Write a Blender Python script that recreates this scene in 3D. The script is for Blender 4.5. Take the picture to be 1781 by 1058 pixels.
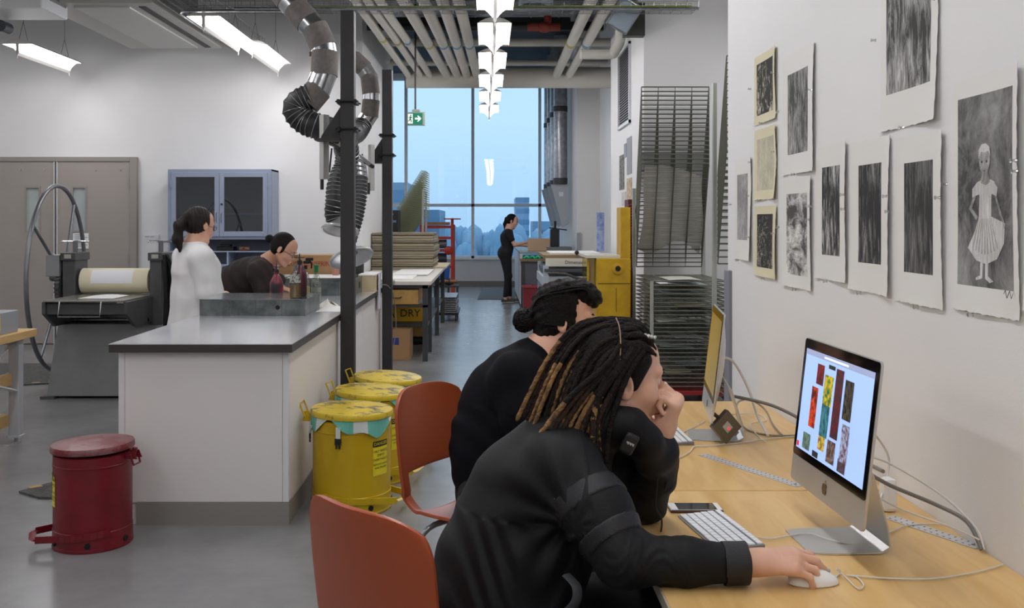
import bpy, bmesh, math, random
import numpy as np
from mathutils import Vector, Matrix, Euler, noise as mnoise
sc = bpy.context.scene
col = sc.collection
for _o in list(bpy.data.objects): bpy.data.objects.remove(_o)
PI = math.pi

# ------------------------------------------------------------------ camera, world, exposure
EYE = 1.517; FPX = 1700.0; CX, CY = 850.0, 385.0        # eye height, focal length in pixels, vanishing point
cam_d = bpy.data.cameras.new('camera'); cam = bpy.data.objects.new('camera', cam_d); col.objects.link(cam)
cam.location = (0, 0, EYE); cam.rotation_euler = (PI/2, 0, 0)
cam_d.sensor_fit = 'HORIZONTAL'; cam_d.sensor_width = 36.0; cam_d.lens = FPX/1781*36.0
cam_d.shift_x = (890.5-CX)/1781; cam_d.shift_y = -(529-CY)/1781
cam_d.clip_start = 0.05; cam_d.clip_end = 2000
sc.camera = cam
w = bpy.data.worlds.new('dusk_sky'); sc.world = w; w.use_nodes = True
nt = w.node_tree; nt.nodes.clear()
wo = nt.nodes.new('ShaderNodeOutputWorld'); bg = nt.nodes.new('ShaderNodeBackground')
tc = nt.nodes.new('ShaderNodeTexCoord'); sp = nt.nodes.new('ShaderNodeSeparateXYZ'); rp = nt.nodes.new('ShaderNodeValToRGB')
nt.links.new(tc.outputs['Generated'], sp.inputs[0]); nt.links.new(sp.outputs['Z'], rp.inputs[0])
rp.color_ramp.elements[0].position = 0.0; rp.color_ramp.elements[0].color = (0.34, 0.55, 0.78, 1)
rp.color_ramp.elements[1].position = 0.10; rp.color_ramp.elements[1].color = (0.47, 0.69, 0.90, 1)
nt.links.new(rp.outputs[0], bg.inputs['Color']); bg.inputs['Strength'].default_value = 1.05
nt.links.new(bg.outputs[0], wo.inputs[0])
sc.view_settings.view_transform = 'Standard'; sc.view_settings.look = 'None'
sc.view_settings.exposure = 0.38; sc.view_settings.gamma = 1.0; sc.view_settings.use_curve_mapping = False
sc.cycles.use_denoising = True
sc.cycles.max_bounces = 7; sc.cycles.diffuse_bounces = 4; sc.cycles.glossy_bounces = 3
sc.cycles.transparent_max_bounces = 12; sc.cycles.sample_clamp_indirect = 6.0
LAMP_POWER = 15.0            # emission of the fluorescent diffusers

# ------------------------------------------------------------------ materials
def N(nt, t, **kw):
    n = nt.nodes.new(t)
    for k, v in kw.items():
        if hasattr(n, k): setattr(n, k, v)
        else: n.inputs[k].default_value = v
    return n
def lin(c):
    return tuple(((x/255.0)/12.92 if x/255.0 <= 0.04045 else ((x/255.0+0.055)/1.055)**2.4) for x in c)
MATS = {}
def mat(name, rgb, rough=0.5, metal=0.0, var=0.0, vscale=8.0, bump=0.0, bscale=60.0, emit=0.0, alpha=1.0, rgb2=None, stretch=None, spec=0.5, detail=4.0, thr=None, trans=0.0):
    """procedural principled material; rgb in sRGB 0..255; var mixes a darker/second colour by noise"""
    if name in MATS: return MATS[name]
    m = bpy.data.materials.new(name); m.use_nodes = True; nt = m.node_tree
    b = nt.nodes['Principled BSDF']
    c = lin(rgb) + (1,)
    b.inputs['Base Color'].default_value = c; b.inputs['Roughness'].default_value = rough; b.inputs['Metallic'].default_value = metal
    b.inputs['Specular IOR Level'].default_value = spec
    if trans: b.inputs['Transmission Weight'].default_value = trans
    if emit: b.inputs['Emission Color'].default_value = c; b.inputs['Emission Strength'].default_value = emit
    if alpha < 1: b.inputs['Alpha'].default_value = alpha
    if var or bump:
        t = N(nt, 'ShaderNodeTexCoord'); mp = N(nt, 'ShaderNodeMapping'); nt.links.new(t.outputs['Object'], mp.inputs[0])
        if stretch: mp.inputs['Scale'].default_value = stretch
    if var:
        n = N(nt, 'ShaderNodeTexNoise'); n.inputs['Scale'].default_value = vscale; n.inputs['Detail'].default_value = detail; n.inputs['Roughness'].default_value = 0.6
        nt.links.new(mp.outputs[0], n.inputs['Vector'])
        r = N(nt, 'ShaderNodeValToRGB'); c2 = lin(rgb2)+(1,) if rgb2 else tuple(x*(1-var) for x in c[:3])+(1,)
        lo, hi = thr if thr else (0.35, 0.65)
        r.color_ramp.elements[0].position = lo; r.color_ramp.elements[1].position = hi
        r.color_ramp.elements[0].color = c2; r.color_ramp.elements[1].color = c
        nt.links.new(n.outputs['Fac'], r.inputs[0]); nt.links.new(r.outputs[0], b.inputs['Base Color'])
        if emit: nt.links.new(r.outputs[0], b.inputs['Emission Color'])
    if bump:
        n2 = N(nt, 'ShaderNodeTexNoise'); n2.inputs['Scale'].default_value = bscale; n2.inputs['Detail'].default_value = 3
        nt.links.new(mp.outputs[0], n2.inputs['Vector'])
        bp = N(nt, 'ShaderNodeBump'); bp.inputs['Strength'].default_value = bump; bp.inputs['Distance'].default_value = 0.01
        nt.links.new(n2.outputs['Fac'], bp.inputs['Height']); nt.links.new(bp.outputs[0], b.inputs['Normal'])
    MATS[name] = m
    return m
def glass_mat(name, tint=(235, 245, 250), refl=0.12, rough=0.0, fres=True):
    m = bpy.data.materials.new(name); m.use_nodes = True; nt = m.node_tree; nt.nodes.clear()
    o = N(nt, 'ShaderNodeOutputMaterial'); t = N(nt, 'ShaderNodeBsdfTransparent'); g = N(nt, 'ShaderNodeBsdfGlossy'); x = N(nt, 'ShaderNodeMixShader')
    t.inputs[0].default_value = lin(tint)+(1,); g.inputs['Roughness'].default_value = rough; x.inputs[0].default_value = refl
    nt.links.new(t.outputs[0], x.inputs[1]); nt.links.new(g.outputs[0], x.inputs[2]); nt.links.new(x.outputs[0], o.inputs[0])
    return m

# ------------------------------------------------------------------ mesh builder
class MB:
    def __init__(s): s.v = []; s.f = []; s.m = []; s.mi = 0; s.T = None
    def add(s, vs, fs):
        n = len(s.v)
        if s.T is not None: vs = [tuple(s.T @ Vector(p)) for p in vs]
        s.v += [tuple(p) for p in vs]; s.f += [tuple(n+i for i in f) for f in fs]; s.m += [s.mi]*len(fs)
        return s
    def box(s, x0, x1, y0, y1, z0, z1):
        x0, x1 = min(x0, x1), max(x0, x1); y0, y1 = min(y0, y1), max(y0, y1); z0, z1 = min(z0, z1), max(z0, z1)
        return s.add([(x0,y0,z0),(x1,y0,z0),(x1,y1,z0),(x0,y1,z0),(x0,y0,z1),(x1,y0,z1),(x1,y1,z1),(x0,y1,z1)],
                     [(0,3,2,1),(4,5,6,7),(0,1,5,4),(1,2,6,5),(2,3,7,6),(3,0,4,7)])
    def frame(s, x0, x1, z0, z1, y0, y1, t, tb=None):       # rectangular frame in the XZ plane
        tb = t if tb is None else tb
        s.box(x0, x0+t, y0, y1, z0, z1); s.box(x1-t, x1, y0, y1, z0, z1)
        s.box(x0+t, x1-t, y0, y1, z1-t, z1); s.box(x0+t, x1-t, y0, y1, z0, z0+tb); return s
    def tube(s, pts, r, n=10, closed=False, caps=True, flat=1.0):
        P = [Vector(p) for p in pts]; m = len(P)
        R = r if isinstance(r, (list, tuple)) else [r]*m
        vs = []; up = None
        for i in range(m):
            if closed: d = P[(i+1) % m]-P[i-1]
            else: d = P[min(i+1, m-1)]-P[max(i-1, 0)]
            if d.length < 1e-9: d = Vector((0, 0, 1))
            d.normalize()
            if up is None:
                up = Vector((0, 0, 1)) if abs(d.z) < 0.9 else Vector((1, 0, 0))
            u = d.cross(up)
            if u.length < 1e-6: u = d.orthogonal()
            u.normalize(); v = u.cross(d).normalized(); up = v
            for k in range(n):
                a = 2*PI*k/n
                vs.append(P[i]+u*(math.cos(a)*R[i])+v*(math.sin(a)*R[i]*flat))
        fs = []
        for i in range(m if closed else m-1):
            j = (i+1) % m
            for k in range(n):
                k2 = (k+1) % n
                fs.append((i*n+k, j*n+k, j*n+k2, i*n+k2))
        if caps and not closed:
            fs.append(tuple(range(n))); fs.append(tuple((m-1)*n+k for k in reversed(range(n))))
        return s.add(vs, fs)
    def cyl(s, a, b, r, r2=None, n=20): return s.tube([a, b], [r, r if r2 is None else r2], n)
    def lathe(s, prof, c=(0, 0, 0), axis=(0, 0, 1), n=32, caps=True):      # prof: (radius, height)
        ax = Vector(axis).normalized(); u = ax.orthogonal().normalized()
        if abs(ax.z) > 0.99: u = Vector((1, 0, 0))
        v = ax.cross(u); c = Vector(c); vs = []
        for (r, h) in prof:
            for k in range(n):
                a = 2*PI*k/n; vs.append(c+ax*h+u*(r*math.cos(a))+v*(r*math.sin(a)))
        fs = []
        for i in range(len(prof)-1):
            for k in range(n):
                k2 = (k+1) % n; fs.append((i*n+k, i*n+k2, (i+1)*n+k2, (i+1)*n+k))
        if caps:
            fs.append(tuple(reversed(range(n)))); fs.append(tuple((len(prof)-1)*n+k for k in range(n)))
        return s.add(vs, fs)
    def prism(s, poly, d, o=(0, 0, 0), a=(1, 0, 0), b=(0, 0, 1), e=(0, 1, 0)):  # polygon in plane (a,b) extruded d along e
        o, a, b, e = Vector(o), Vector(a), Vector(b), Vector(e); n = len(poly)
        vs = [o+a*p[0]+b*p[1] for p in poly]+[o+a*p[0]+b*p[1]+e*d for p in poly]
        fs = [tuple(range(n)), tuple(reversed(range(n, 2*n)))]+[((i+1) % n, i, n+i, n+(i+1) % n) for i in range(n)]
        return s.add(vs, fs)
    def quad(s, a, b, c, d): return s.add([a, b, c, d], [(0, 1, 2, 3)])
    def ball(s, c, r, n=16, m=10):
        r = (r, r, r) if not isinstance(r, (tuple, list)) else r
        vs = [(c[0], c[1], c[2]-r[2])]
        for i in range(1, m):
            t = -PI/2+PI*i/m
            for k in range(n):
                a = 2*PI*k/n; vs.append((c[0]+r[0]*math.cos(t)*math.cos(a), c[1]+r[1]*math.cos(t)*math.sin(a), c[2]+r[2]*math.sin(t)))
        vs.append((c[0], c[1], c[2]+r[2])); L = len(vs)-1
        fs = [(0, 1+(k+1) % n, 1+k) for k in range(n)]
        for i in range(m-2):
            for k in range(n): fs.append((1+i*n+k, 1+i*n+(k+1) % n, 1+(i+1)*n+(k+1) % n, 1+(i+1)*n+k))
        fs += [(L, 1+(m-2)*n+k, 1+(m-2)*n+(k+1) % n) for k in range(n)]
        return s.add(vs, fs)
    def grid(s, fn, nu, nv, thick=0.0):                                     # surface fn(u,v)->point, optional thickness along its normal
        P = [[Vector(fn(i/nu, j/nv)) for j in range(nv+1)] for i in range(nu+1)]
        def nrm(i, j):
            a = P[min(i+1, nu)][j]-P[max(i-1, 0)][j]; b = P[i][min(j+1, nv)]-P[i][max(j-1, 0)]
            c = a.cross(b); return c.normalized() if c.length > 1e-12 else Vector((0, 0, 1))
        W = nv+1; vs = [P[i][j] for i in range(nu+1) for j in range(W)]
        fs = [(i*W+j, (i+1)*W+j, (i+1)*W+j+1, i*W+j+1) for i in range(nu) for j in range(nv)]
        if thick:
            n0 = len(vs); vs += [P[i][j]-nrm(i, j)*thick for i in range(nu+1) for j in range(W)]
            fs += [tuple(n0+q for q in reversed(f)) for f in list(fs)]
            for i in range(nu):
                fs.append((i*W, n0+i*W, n0+(i+1)*W, (i+1)*W)); fs.append((i*W+nv, (i+1)*W+nv, n0+(i+1)*W+nv, n0+i*W+nv))
            for j in range(nv):
                fs.append((j, j+1, n0+j+1, n0+j)); q = nu*W; fs.append((q+j, n0+q+j, n0+q+j+1, q+j+1))
        return s.add(vs, fs)
ORG = {}
def link(o, parent=None):
    col.objects.link(o)
    if parent is not None: o.parent = parent
    return o
def obj(name, mb, mats, parent=None, smooth=False, bev=0.0, seg=2, label=None, sub=0, org=None, auto=None):
    me = bpy.data.meshes.new(name)
    if parent is not None: og = ORG.get(parent.name, Vector((0, 0, 0)))
    else: og = Vector(org) if org is not None else Vector((0, 0, 0))
    me.from_pydata([(p[0]-og.x, p[1]-og.y, p[2]-og.z) for p in mb.v], [], mb.f)
    for m in (mats if isinstance(mats, (list, tuple)) else [mats]): me.materials.append(m)
    me.polygons.foreach_set('material_index', mb.m)
    if smooth: me.polygons.foreach_set('use_smooth', [True]*len(me.polygons))
    me.update()
    if smooth and auto is not False:
        try: me.set_sharp_from_angle(angle=math.radians(auto or 40))
        except Exception: pass
    o = bpy.data.objects.new(name, me); link(o, parent); ORG[o.name] = og
    if parent is None and org is not None: o.location = org
    if label: o['label'] = label
    if bev:
        b = o.modifiers.new('bevel', 'BEVEL'); b.width = bev; b.segments = seg; b.limit_method = 'ANGLE'; b.angle_limit = math.radians(40)
    if sub:
        b = o.modifiers.new('sub', 'SUBSURF'); b.levels = sub; b.render_levels = sub
    return o
def tag(o, label, cat, group=None, kind=None):
    o['label'] = label; o['category'] = cat
    if group: o['group'] = group
    if kind: o['kind'] = kind
    return o
def thing(name, label, cat, loc=(0, 0, 0), rotz=0.0, group=None, world=True):
    """Empty at the thing's base; world=True: its parts are written in world coordinates"""
    o = bpy.data.objects.new(name, None); link(o); o.empty_display_size = 0.1
    o.location = loc; o.rotation_euler = (0, 0, rotz)
    ORG[o.name] = Vector(loc) if world else Vector((0, 0, 0))
    return tag(o, label, cat, group)
def struct(name, mb, m, **kw):
    o = obj(name, mb, m, **kw); o['kind'] = 'structure'; return o
def dup(root, loc=None, label=None, group=None, rotz=None):
    def cp(o, par):
        c = o.copy(); col.objects.link(c)
        if par is not None: c.parent = par; c.matrix_parent_inverse = o.matrix_parent_inverse.copy()
        for ch in list(o.children): cp(ch, c)
        return c
    r = cp(root, None)
    if loc is not None: r.location = loc
    if rotz is not None: r.rotation_euler = (0, 0, rotz)
    if label: r['label'] = label
    if group: r['group'] = group
    return r
def text(name, s, size, M, m, parent=None, ext=0.0004, align='CENTER', label=None, sx=1.0):
    cu = bpy.data.curves.new(name, 'FONT'); cu.body = s; cu.size = size; cu.extrude = ext; cu.align_x = align; cu.align_y = 'CENTER'
    cu.resolution_u = 2; cu.materials.append(m)
    tmp = bpy.data.objects.new('tmp', cu); col.objects.link(tmp)
    me = bpy.data.meshes.new_from_object(tmp); bpy.data.objects.remove(tmp); bpy.data.curves.remove(cu)
    og = ORG.get(parent.name, Vector((0, 0, 0))) if parent is not None else Vector((0, 0, 0))
    me.transform(Matrix.Translation(-og) @ M @ Matrix.Diagonal((sx, 1, 1, 1)))
    me.materials.clear(); me.materials.append(m)
    o = bpy.data.objects.new(name, me); link(o, parent); ORG[o.name] = og
    if label: o['label'] = label
    return o
def basis(o, x, y):
    """matrix with local X along x, local Y along y"""
    x = Vector(x).normalized(); y = Vector(y).normalized(); z = x.cross(y).normalized()
    return Matrix(((x.x, y.x, z.x, o[0]), (x.y, y.y, z.y, o[1]), (x.z, y.z, z.z, o[2]), (0, 0, 0, 1)))
def P(px, py, Z):
    """point at depth Z metres that projects to pixel (px, py)"""
    return Vector(((px-CX)/FPX*Z, Z, EYE-(py-CY)/FPX*Z))
def bez(pts, n=12):
    """Catmull-Rom through pts"""
    P_ = [Vector(p) for p in pts]; out = []
    for i in range(len(P_)-1):
        a = P_[max(i-1, 0)]; b = P_[i]; c = P_[i+1]; d = P_[min(i+2, len(P_)-1)]
        for k in range(n):
            t = k/n
            out.append(0.5*((2*b)+(c-a)*t+(2*a-5*b+4*c-d)*t*t+(3*b-a-3*c+d)*t**3))
    out.append(P_[-1]); return out
# ------------------------------------------------------------------ the setting
white_wall = mat('white_wall_paint', (229, 229, 229), 0.7, var=0.03, vscale=1.5, bump=0.05, bscale=200)
grey_door = mat('taupe_door_paint', (160, 153, 147), 0.5, var=0.04, vscale=2)
grey_trim = mat('taupe_trim', (150, 144, 138), 0.5)
base_grey = mat('grey_rubber_base', (140, 135, 130), 0.6)
white_mullion = mat('window_mullion', (232, 236, 240), 0.4)
ceil_mat = mat('ceiling_deck', (70, 72, 74), 0.8, var=0.3, vscale=2)
def floor_material():
    m = bpy.data.materials.new('polished_concrete'); m.use_nodes = True; nt = m.node_tree; b = nt.nodes['Principled BSDF']
    t = N(nt, 'ShaderNodeTexCoord'); n = N(nt, 'ShaderNodeTexNoise'); n.inputs['Scale'].default_value = 1.3; n.inputs['Detail'].default_value = 8; n.inputs['Roughness'].default_value = 0.65
    n2 = N(nt, 'ShaderNodeTexNoise'); n2.inputs['Scale'].default_value = 14; n2.inputs['Detail'].default_value = 6
    r = N(nt, 'ShaderNodeValToRGB'); r.color_ramp.elements[0].color = lin((112, 113, 114))+(1,); r.color_ramp.elements[1].color = lin((136, 137, 137))+(1,)
    r.color_ramp.elements[0].position = 0.3; r.color_ramp.elements[1].position = 0.72
    mx = N(nt, 'ShaderNodeMath', operation='MULTIPLY_ADD'); mx.inputs[1].default_value = 0.15
    nt.links.new(t.outputs['Object'], n.inputs['Vector']); nt.links.new(t.outputs['Object'], n2.inputs['Vector'])
    nt.links.new(n2.outputs['Fac'], mx.inputs[0])
    m2 = N(nt, 'ShaderNodeMath', operation='MULTIPLY'); m2.inputs[1].default_value = 0.85; nt.links.new(n.outputs['Fac'], m2.inputs[0]); nt.links.new(m2.outputs[0], mx.inputs[2])
    nt.links.new(mx.outputs[0], r.inputs[0]); nt.links.new(r.outputs[0], b.inputs['Base Color'])
    r2 = N(nt, 'ShaderNodeMapRange'); r2.inputs['To Min'].default_value = 0.22; r2.inputs['To Max'].default_value = 0.30
    nt.links.new(mx.outputs[0], r2.inputs['Value']); nt.links.new(r2.outputs[0], b.inputs['Roughness'])
    b.inputs['Specular IOR Level'].default_value = 0.6
    return m
struct('floor', MB().box(-9, 4, -4, 23.2, -0.1, 0), floor_material())
struct('ceiling', MB().box(-9, 4, -4, 23.2, 5.0, 5.15), ceil_mat)
struct('wall_back', MB().box(-9, -1.566, 12.1, 16.0, 0, 5.0), white_wall)
struct('wall_left', MB().box(-9.15, -9, -4, 12.1, 0, 5.0), white_wall)
struct('wall_behind', MB().box(-9, 4, -4.15, -4, 0, 5.0), white_wall)
struct('wall_right', MB().box(1.17, 1.30, -4, 4.78, 0, 5.0), white_wall)
mb = MB(); mb.box(1.30, 4.0, 4.5, 4.78, 0, 5)
mb.box(4.0, 4.15, 4.5, 10.2, 0, 5); mb.box(1.5, 4.0, 9.45, 10.2, 0, 5); mb.box(1.5, 2.2, 10.2, 12.0, 0, 5)
struct('wall_recess', mb, white_wall)
struct('wall_passage_right', MB().box(1.93, 2.2, 12.0, 17, 0, 5).box(1.53, 2.2, 17, 23.2, 0, 5), white_wall)
struct('wall_passage_left', MB().box(-6.2, -6, 16, 23.2, 0, 5), white_wall)
struct('wall_window', MB().box(-6, 1.53, 23.0, 23.2, 0, 0.64).box(-6, 1.53, 23.0, 23.2, 4.9, 5), white_wall)
struct('baseboard_window', MB().box(-6, 1.53, 22.975, 23.0, 0, 0.11), base_grey)
struct('baseboard_back', MB().box(-4.32, -1.57, 12.085, 12.1, 0, 0.11), base_grey)
struct('baseboard_right', MB().box(1.155, 1.17, -4, 4.78, 0, 0.11), base_grey)
struct('trim_1', MB().box(1.155, 1.315, 4.70, 4.80, 0, 1.28), mat('corner_guard_grey', (128, 130, 138), 0.4), bev=0.004)['label'] = 'grey corner guard on end of right wall'
# window
win = bpy.data.objects.new('window_1', None); link(win); win['kind'] = 'structure'; ORG['window_1'] = Vector((0, 0, 0))
mb = MB()
for x in (-5.2, -3.55, -1.95, -0.375, 1.205): mb.box(x-0.035, x+0.035, 23.02, 23.14, 0.64, 4.9)
mb.box(-6, 1.53, 23.02, 23.14, 1.86, 1.93); mb.box(-6, 1.53, 23.02, 23.14, 0.64, 0.70); mb.box(-6, 1.53, 23.02, 23.14, 4.84, 4.9)
mb.box(1.48, 1.53, 23.02, 23.14, 0.64, 4.9)
obj('window_frame', mb, white_mullion, win)
obj('window_sill', MB().box(-6, 1.53, 22.93, 23.03, 0.61, 0.645), white_mullion, win)
wg = glass_mat('window_glass', (249, 252, 254), 0.05)
for (a, b) in ((-6, -5.2), (-5.2, -3.55), (-3.55, -1.95), (-1.95, -0.375), (-0.375, 1.205), (1.205, 1.5)):
    for (c, d) in ((0.69, 1.87), (1.92, 4.85)):
        obj('pane', MB().box(a+0.03, b-0.03, 23.075, 23.08, c, d), wg, win)
# double door in the back wall
door = bpy.data.objects.new('door_1', None); link(door); door['kind'] = 'structure'; door['label'] = 'taupe metal double door with narrow lites'; ORG['door_1'] = Vector((0, 0, 0))
mb = MB(); mb.box(-6.36, -6.27, 12.03, 12.1, 0, 2.31).box(-4.42, -4.335, 12.03, 12.1, 0, 2.31).box(-6.27, -4.42, 12.03, 12.1, 2.255, 2.31)
obj('door_frame', mb, grey_trim, door, bev=0.004)
mb = MB().box(-5.352, -5.345, 12.02, 12.1, 0, 2.25).box(-5.318, -5.311, 12.02, 12.1, 0, 2.25)
obj('meeting_strip', mb, mat('white_astragal', (215, 216, 218), 0.4), door, label='white metal edge strips where the leaves meet')
obj('door_gap', MB().box(-5.345, -5.318, 12.06, 12.1, 0, 2.25), mat('black_gap', (22, 22, 24), 0.7), door)
lite = mat('wired_lite_glass', (172, 182, 180), 0.25, var=0.1, vscale=5)
for k, (x0, x1, lx0, lx1, hx) in enumerate(((-6.27, -5.352, -5.70, -5.54, -6.26), (-5.311, -4.42, -5.12, -4.97, -4.43))):
    mb = MB()
    z0, z1 = 1.40, 1.93
    mb.box(x0, lx0, 12.045, 12.09, 0.01, 2.255).box(lx1, x1, 12.045, 12.09, 0.01, 2.255).box(lx0, lx1, 12.045, 12.09, 0.01, z0).box(lx0, lx1, 12.045, 12.09, z1, 2.255)
    lf = obj('door_leaf', mb, grey_door, door)
    obj('lite_frame', MB().frame(lx0-0.02, lx1+0.02, z0-0.02, z1+0.02, 12.038, 12.046, 0.022), grey_trim, lf)
    obj('lite_glass', MB().box(lx0, lx1, 12.06, 12.07, z0, z1), lite, lf)
    for hz in (0.35, 1.05, 1.98):
        obj('hinge', MB().cyl((hx, 12.035, hz-0.06), (hx, 12.035, hz+0.06), 0.012, n=8), grey_trim, lf)
    mb = MB()
    for dx in (0.12, 0.42): mb.cyl((x1-dx, 12.046, 2.15), (x1-dx, 12.036, 2.15), 0.012, n=8)
    obj('screw', mb, mat('bright_screw', (190, 188, 185), 0.3, 0.8), lf)
nt_ = thing('notice', 'small white notice taped to the right door leaf beside press wheel', 'notice', (-5.02, 12.04, 1.28))
obj('paper', MB().box(-5.12, -4.93, 12.037, 12.043, 1.18, 1.37), mat('notice_paper', (232, 233, 235), 0.7), nt_)
ln = mat('notice_ink', (120, 122, 128), 0.7)
mb = MB()
for k in range(9): mb.box(-5.10, -5.10+0.16*(0.6+0.4*((k*7) % 5)/4), 12.035, 12.037, 1.35-k*0.018, 1.356-k*0.018)
obj('text_lines', mb, ln, nt_)
s_ = thing('room_sign', 'small white sign plate on wall between door and blue cabinet', 'sign', (-4.0, 12.09, 1.33))
obj('plate', MB().box(-4.24, -4.08, 12.085, 12.1, 1.285, 1.35), mat('sign_white', (224, 225, 226), 0.5), s_)
text('lettering', 'EXIT KEY', 0.028, basis((-4.19, 12.083, 1.325), (1, 0, 0), (0, 0, 1)), ln, s_)
sw = obj('light_switch', MB().box(-1.63+0.06, -1.562, 12.9, 12.98, 1.18, 1.30), mat('switch_white', (222, 222, 222), 0.5)); tag(sw, 'white switch plate on return wall above stack of boards', 'switch')
# beyond the window: ground, river, city; blue haze mixed into their colours
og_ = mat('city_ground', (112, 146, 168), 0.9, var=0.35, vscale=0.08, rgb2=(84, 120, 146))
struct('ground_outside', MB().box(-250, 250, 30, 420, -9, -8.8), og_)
def tower(x0, x1, y, z1, rgb, label, band=True):
    t = thing('office_building', label, 'building', ((x0+x1)/2, y, -8.8))
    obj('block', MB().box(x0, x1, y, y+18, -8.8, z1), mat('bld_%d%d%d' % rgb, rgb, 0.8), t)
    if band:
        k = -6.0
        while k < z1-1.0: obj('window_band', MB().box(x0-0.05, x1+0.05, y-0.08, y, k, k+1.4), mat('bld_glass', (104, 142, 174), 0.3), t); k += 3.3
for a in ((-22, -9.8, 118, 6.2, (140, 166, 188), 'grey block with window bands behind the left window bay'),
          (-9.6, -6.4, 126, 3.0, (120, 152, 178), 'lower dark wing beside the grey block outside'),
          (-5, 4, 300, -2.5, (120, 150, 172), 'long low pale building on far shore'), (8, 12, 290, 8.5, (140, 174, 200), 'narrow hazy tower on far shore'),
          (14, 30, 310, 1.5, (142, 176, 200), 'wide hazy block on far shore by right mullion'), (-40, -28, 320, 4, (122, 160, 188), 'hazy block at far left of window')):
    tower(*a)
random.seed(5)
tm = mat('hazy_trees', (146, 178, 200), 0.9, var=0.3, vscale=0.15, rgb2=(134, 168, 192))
mb = MB()
for k in range(420):
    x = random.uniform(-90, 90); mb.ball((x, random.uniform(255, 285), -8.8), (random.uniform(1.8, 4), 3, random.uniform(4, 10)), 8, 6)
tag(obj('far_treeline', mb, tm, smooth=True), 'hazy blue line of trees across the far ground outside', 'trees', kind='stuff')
mb = MB().box(-60, 60, 92, 93, -8.8, -5.3)
for k in range(60): mb.box(-60+2*k, -59.8+2*k, 91.6, 92, -8.8, -3.9)
tag(obj('elevated_rail', mb, mat('viaduct_grey', (88, 112, 134), 0.8)), 'grey elevated rail viaduct crossing outside the lower window', 'viaduct')
for k in range(24):
    x = -15+(k % 6)*5.2+random.uniform(-.3, .3); y = 56+(k//6)*9; c = random.choice([(150, 60, 72), (168, 186, 200), (58, 74, 96), (120, 140, 160)])
    b = thing('parked_car', 'small parked car in the yard outside', 'car', (x, y, -8.8), 0, 'parked cars outside the window', world=False)
    obj('body', MB().box(-2.1, 2.1, -0.9, 0.9, 0.3, 1.0), mat('car_%d' % c[0], c, 0.4), b, bev=0.15)
    obj('cabin', MB().prism([(-1.2, 1.0), (1.3, 1.0), (0.8, 1.55), (-0.7, 1.55)], 1.6, (0, -0.8, 0)), mat('car_glass', (40, 60, 84), 0.2), b)
# ------------------------------------------------------------------ luminaires
lamp_m = mat('lamp_diffuser', (252, 250, 252), 0.5, emit=LAMP_POWER)
lamp_house = mat('lamp_housing', (205, 203, 198), 0.4)
wire_m = mat('steel_wire', (120, 120, 120), 0.4, 0.7)
def lamp_parts(t, L, W, wire=1.3, H=0.13):
    """twin curved wings over a bright lens, long axis along local Y, hangs with its underside at z=0"""
    for s in (-1, 1):
        f = lambda u, v, s=s: (s*(0.018+(W/2-0.018)*u), -L/2+L*v, H*0.15+H*0.85*math.sin(u*PI/2.1)-H*0.25*u*u)
        mb = MB(); mb.grid(lambda u, v: f(u, v), 6, 2)
        obj('diffuser', mb, lamp_m, t, smooth=True)
        f2 = lambda u, v, s=s: (s*(0.0+(W/2+0.012)*u), -L/2-0.01+(L+0.02)*v, H*1.12-H*0.42*u*u)
        mb = MB(); mb.grid(lambda u, v: f2(u, v), 6, 2, thick=0.006*s)
        obj('reflector', mb, lamp_house, t, smooth=True)
    mb = MB(); mb.prism([(-0.016, 0.0), (0.0, -0.03), (0.016, 0.0), (0.016, H*1.1), (-0.016, H*1.1)], L+0.02, (0, -L/2-0.01, 0))
    obj('spine', mb, lamp_house, t)
    for y in (-L/2-0.012, L/2+0.002):
        poly = [(-W/2-0.012, H*0.70), (-W*0.3, H*1.0), (0, H*1.14), (W*0.3, H*1.0), (W/2+0.012, H*0.70), (W*0.42, H*0.86), (0.02, H*0.8), (0.0, -0.06), (-0.02, H*0.8), (-W*0.42, H*0.86)]
        obj('end_cap', MB().prism(poly, 0.01, (0, y, 0)), lamp_house, t)
    for y in (-L/2+0.12, L/2-0.12):
        mb = MB()
        for s in (-1, 1): mb.cyl((s*0.05, y, H*1.05), (0, y, H+0.22), 0.0025, n=5)
        mb.cyl((0, y, H+0.2), (0, y, wire), 0.0025, n=5)
        obj('hanger', mb, wire_m, t)
def lamp(name, label, loc, L, W, group, rotz=0.0, **k):
    t = thing(name, label, 'ceiling light', loc, rotz, group, world=False); lamp_parts(t, L, W, 5.0-loc[2], **k); return t
ZL = 3.29
first = lamp('pendant_light', 'bright winged pendant light in the row over the aisle, cut by the top edge', (0.055, 8.05, ZL), 1.12, 0.30, 'winged pendant lights over the aisle')
labs = ['largest fully visible winged pendant light in the row over the aisle', 'second fully visible winged pendant light in the aisle row', 'third fully visible winged pendant light in the aisle row',
        'fourth fully visible winged pendant light in the aisle row', 'farthest winged pendant light in the aisle row, nearest the window']
for k in range(5): dup(first, (0.055-0.012*k, 9.75+1.62*k, ZL), labs[k])
for y in (6.3, 4.5, 2.7, 0.9, -0.9, -2.7): dup(first, (0.055, y, ZL), 'winged pendant light of the aisle row above the viewer', 'pendant lights overhead out of frame')
sd = lamp('pendant_light', 'single hanging wing light at far left of the back wall', (-4.95, 10.9, 3.29), 1.25, 0.30, 'wing lights in the left room')
dup(sd, (-2.66, 9.75, 3.34), 'hanging wing light nearer the camera of the pair beside the duct')
dup(sd, (-2.52, 11.05, 3.31), 'hanging wing light farther away of the pair beside the duct')
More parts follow.
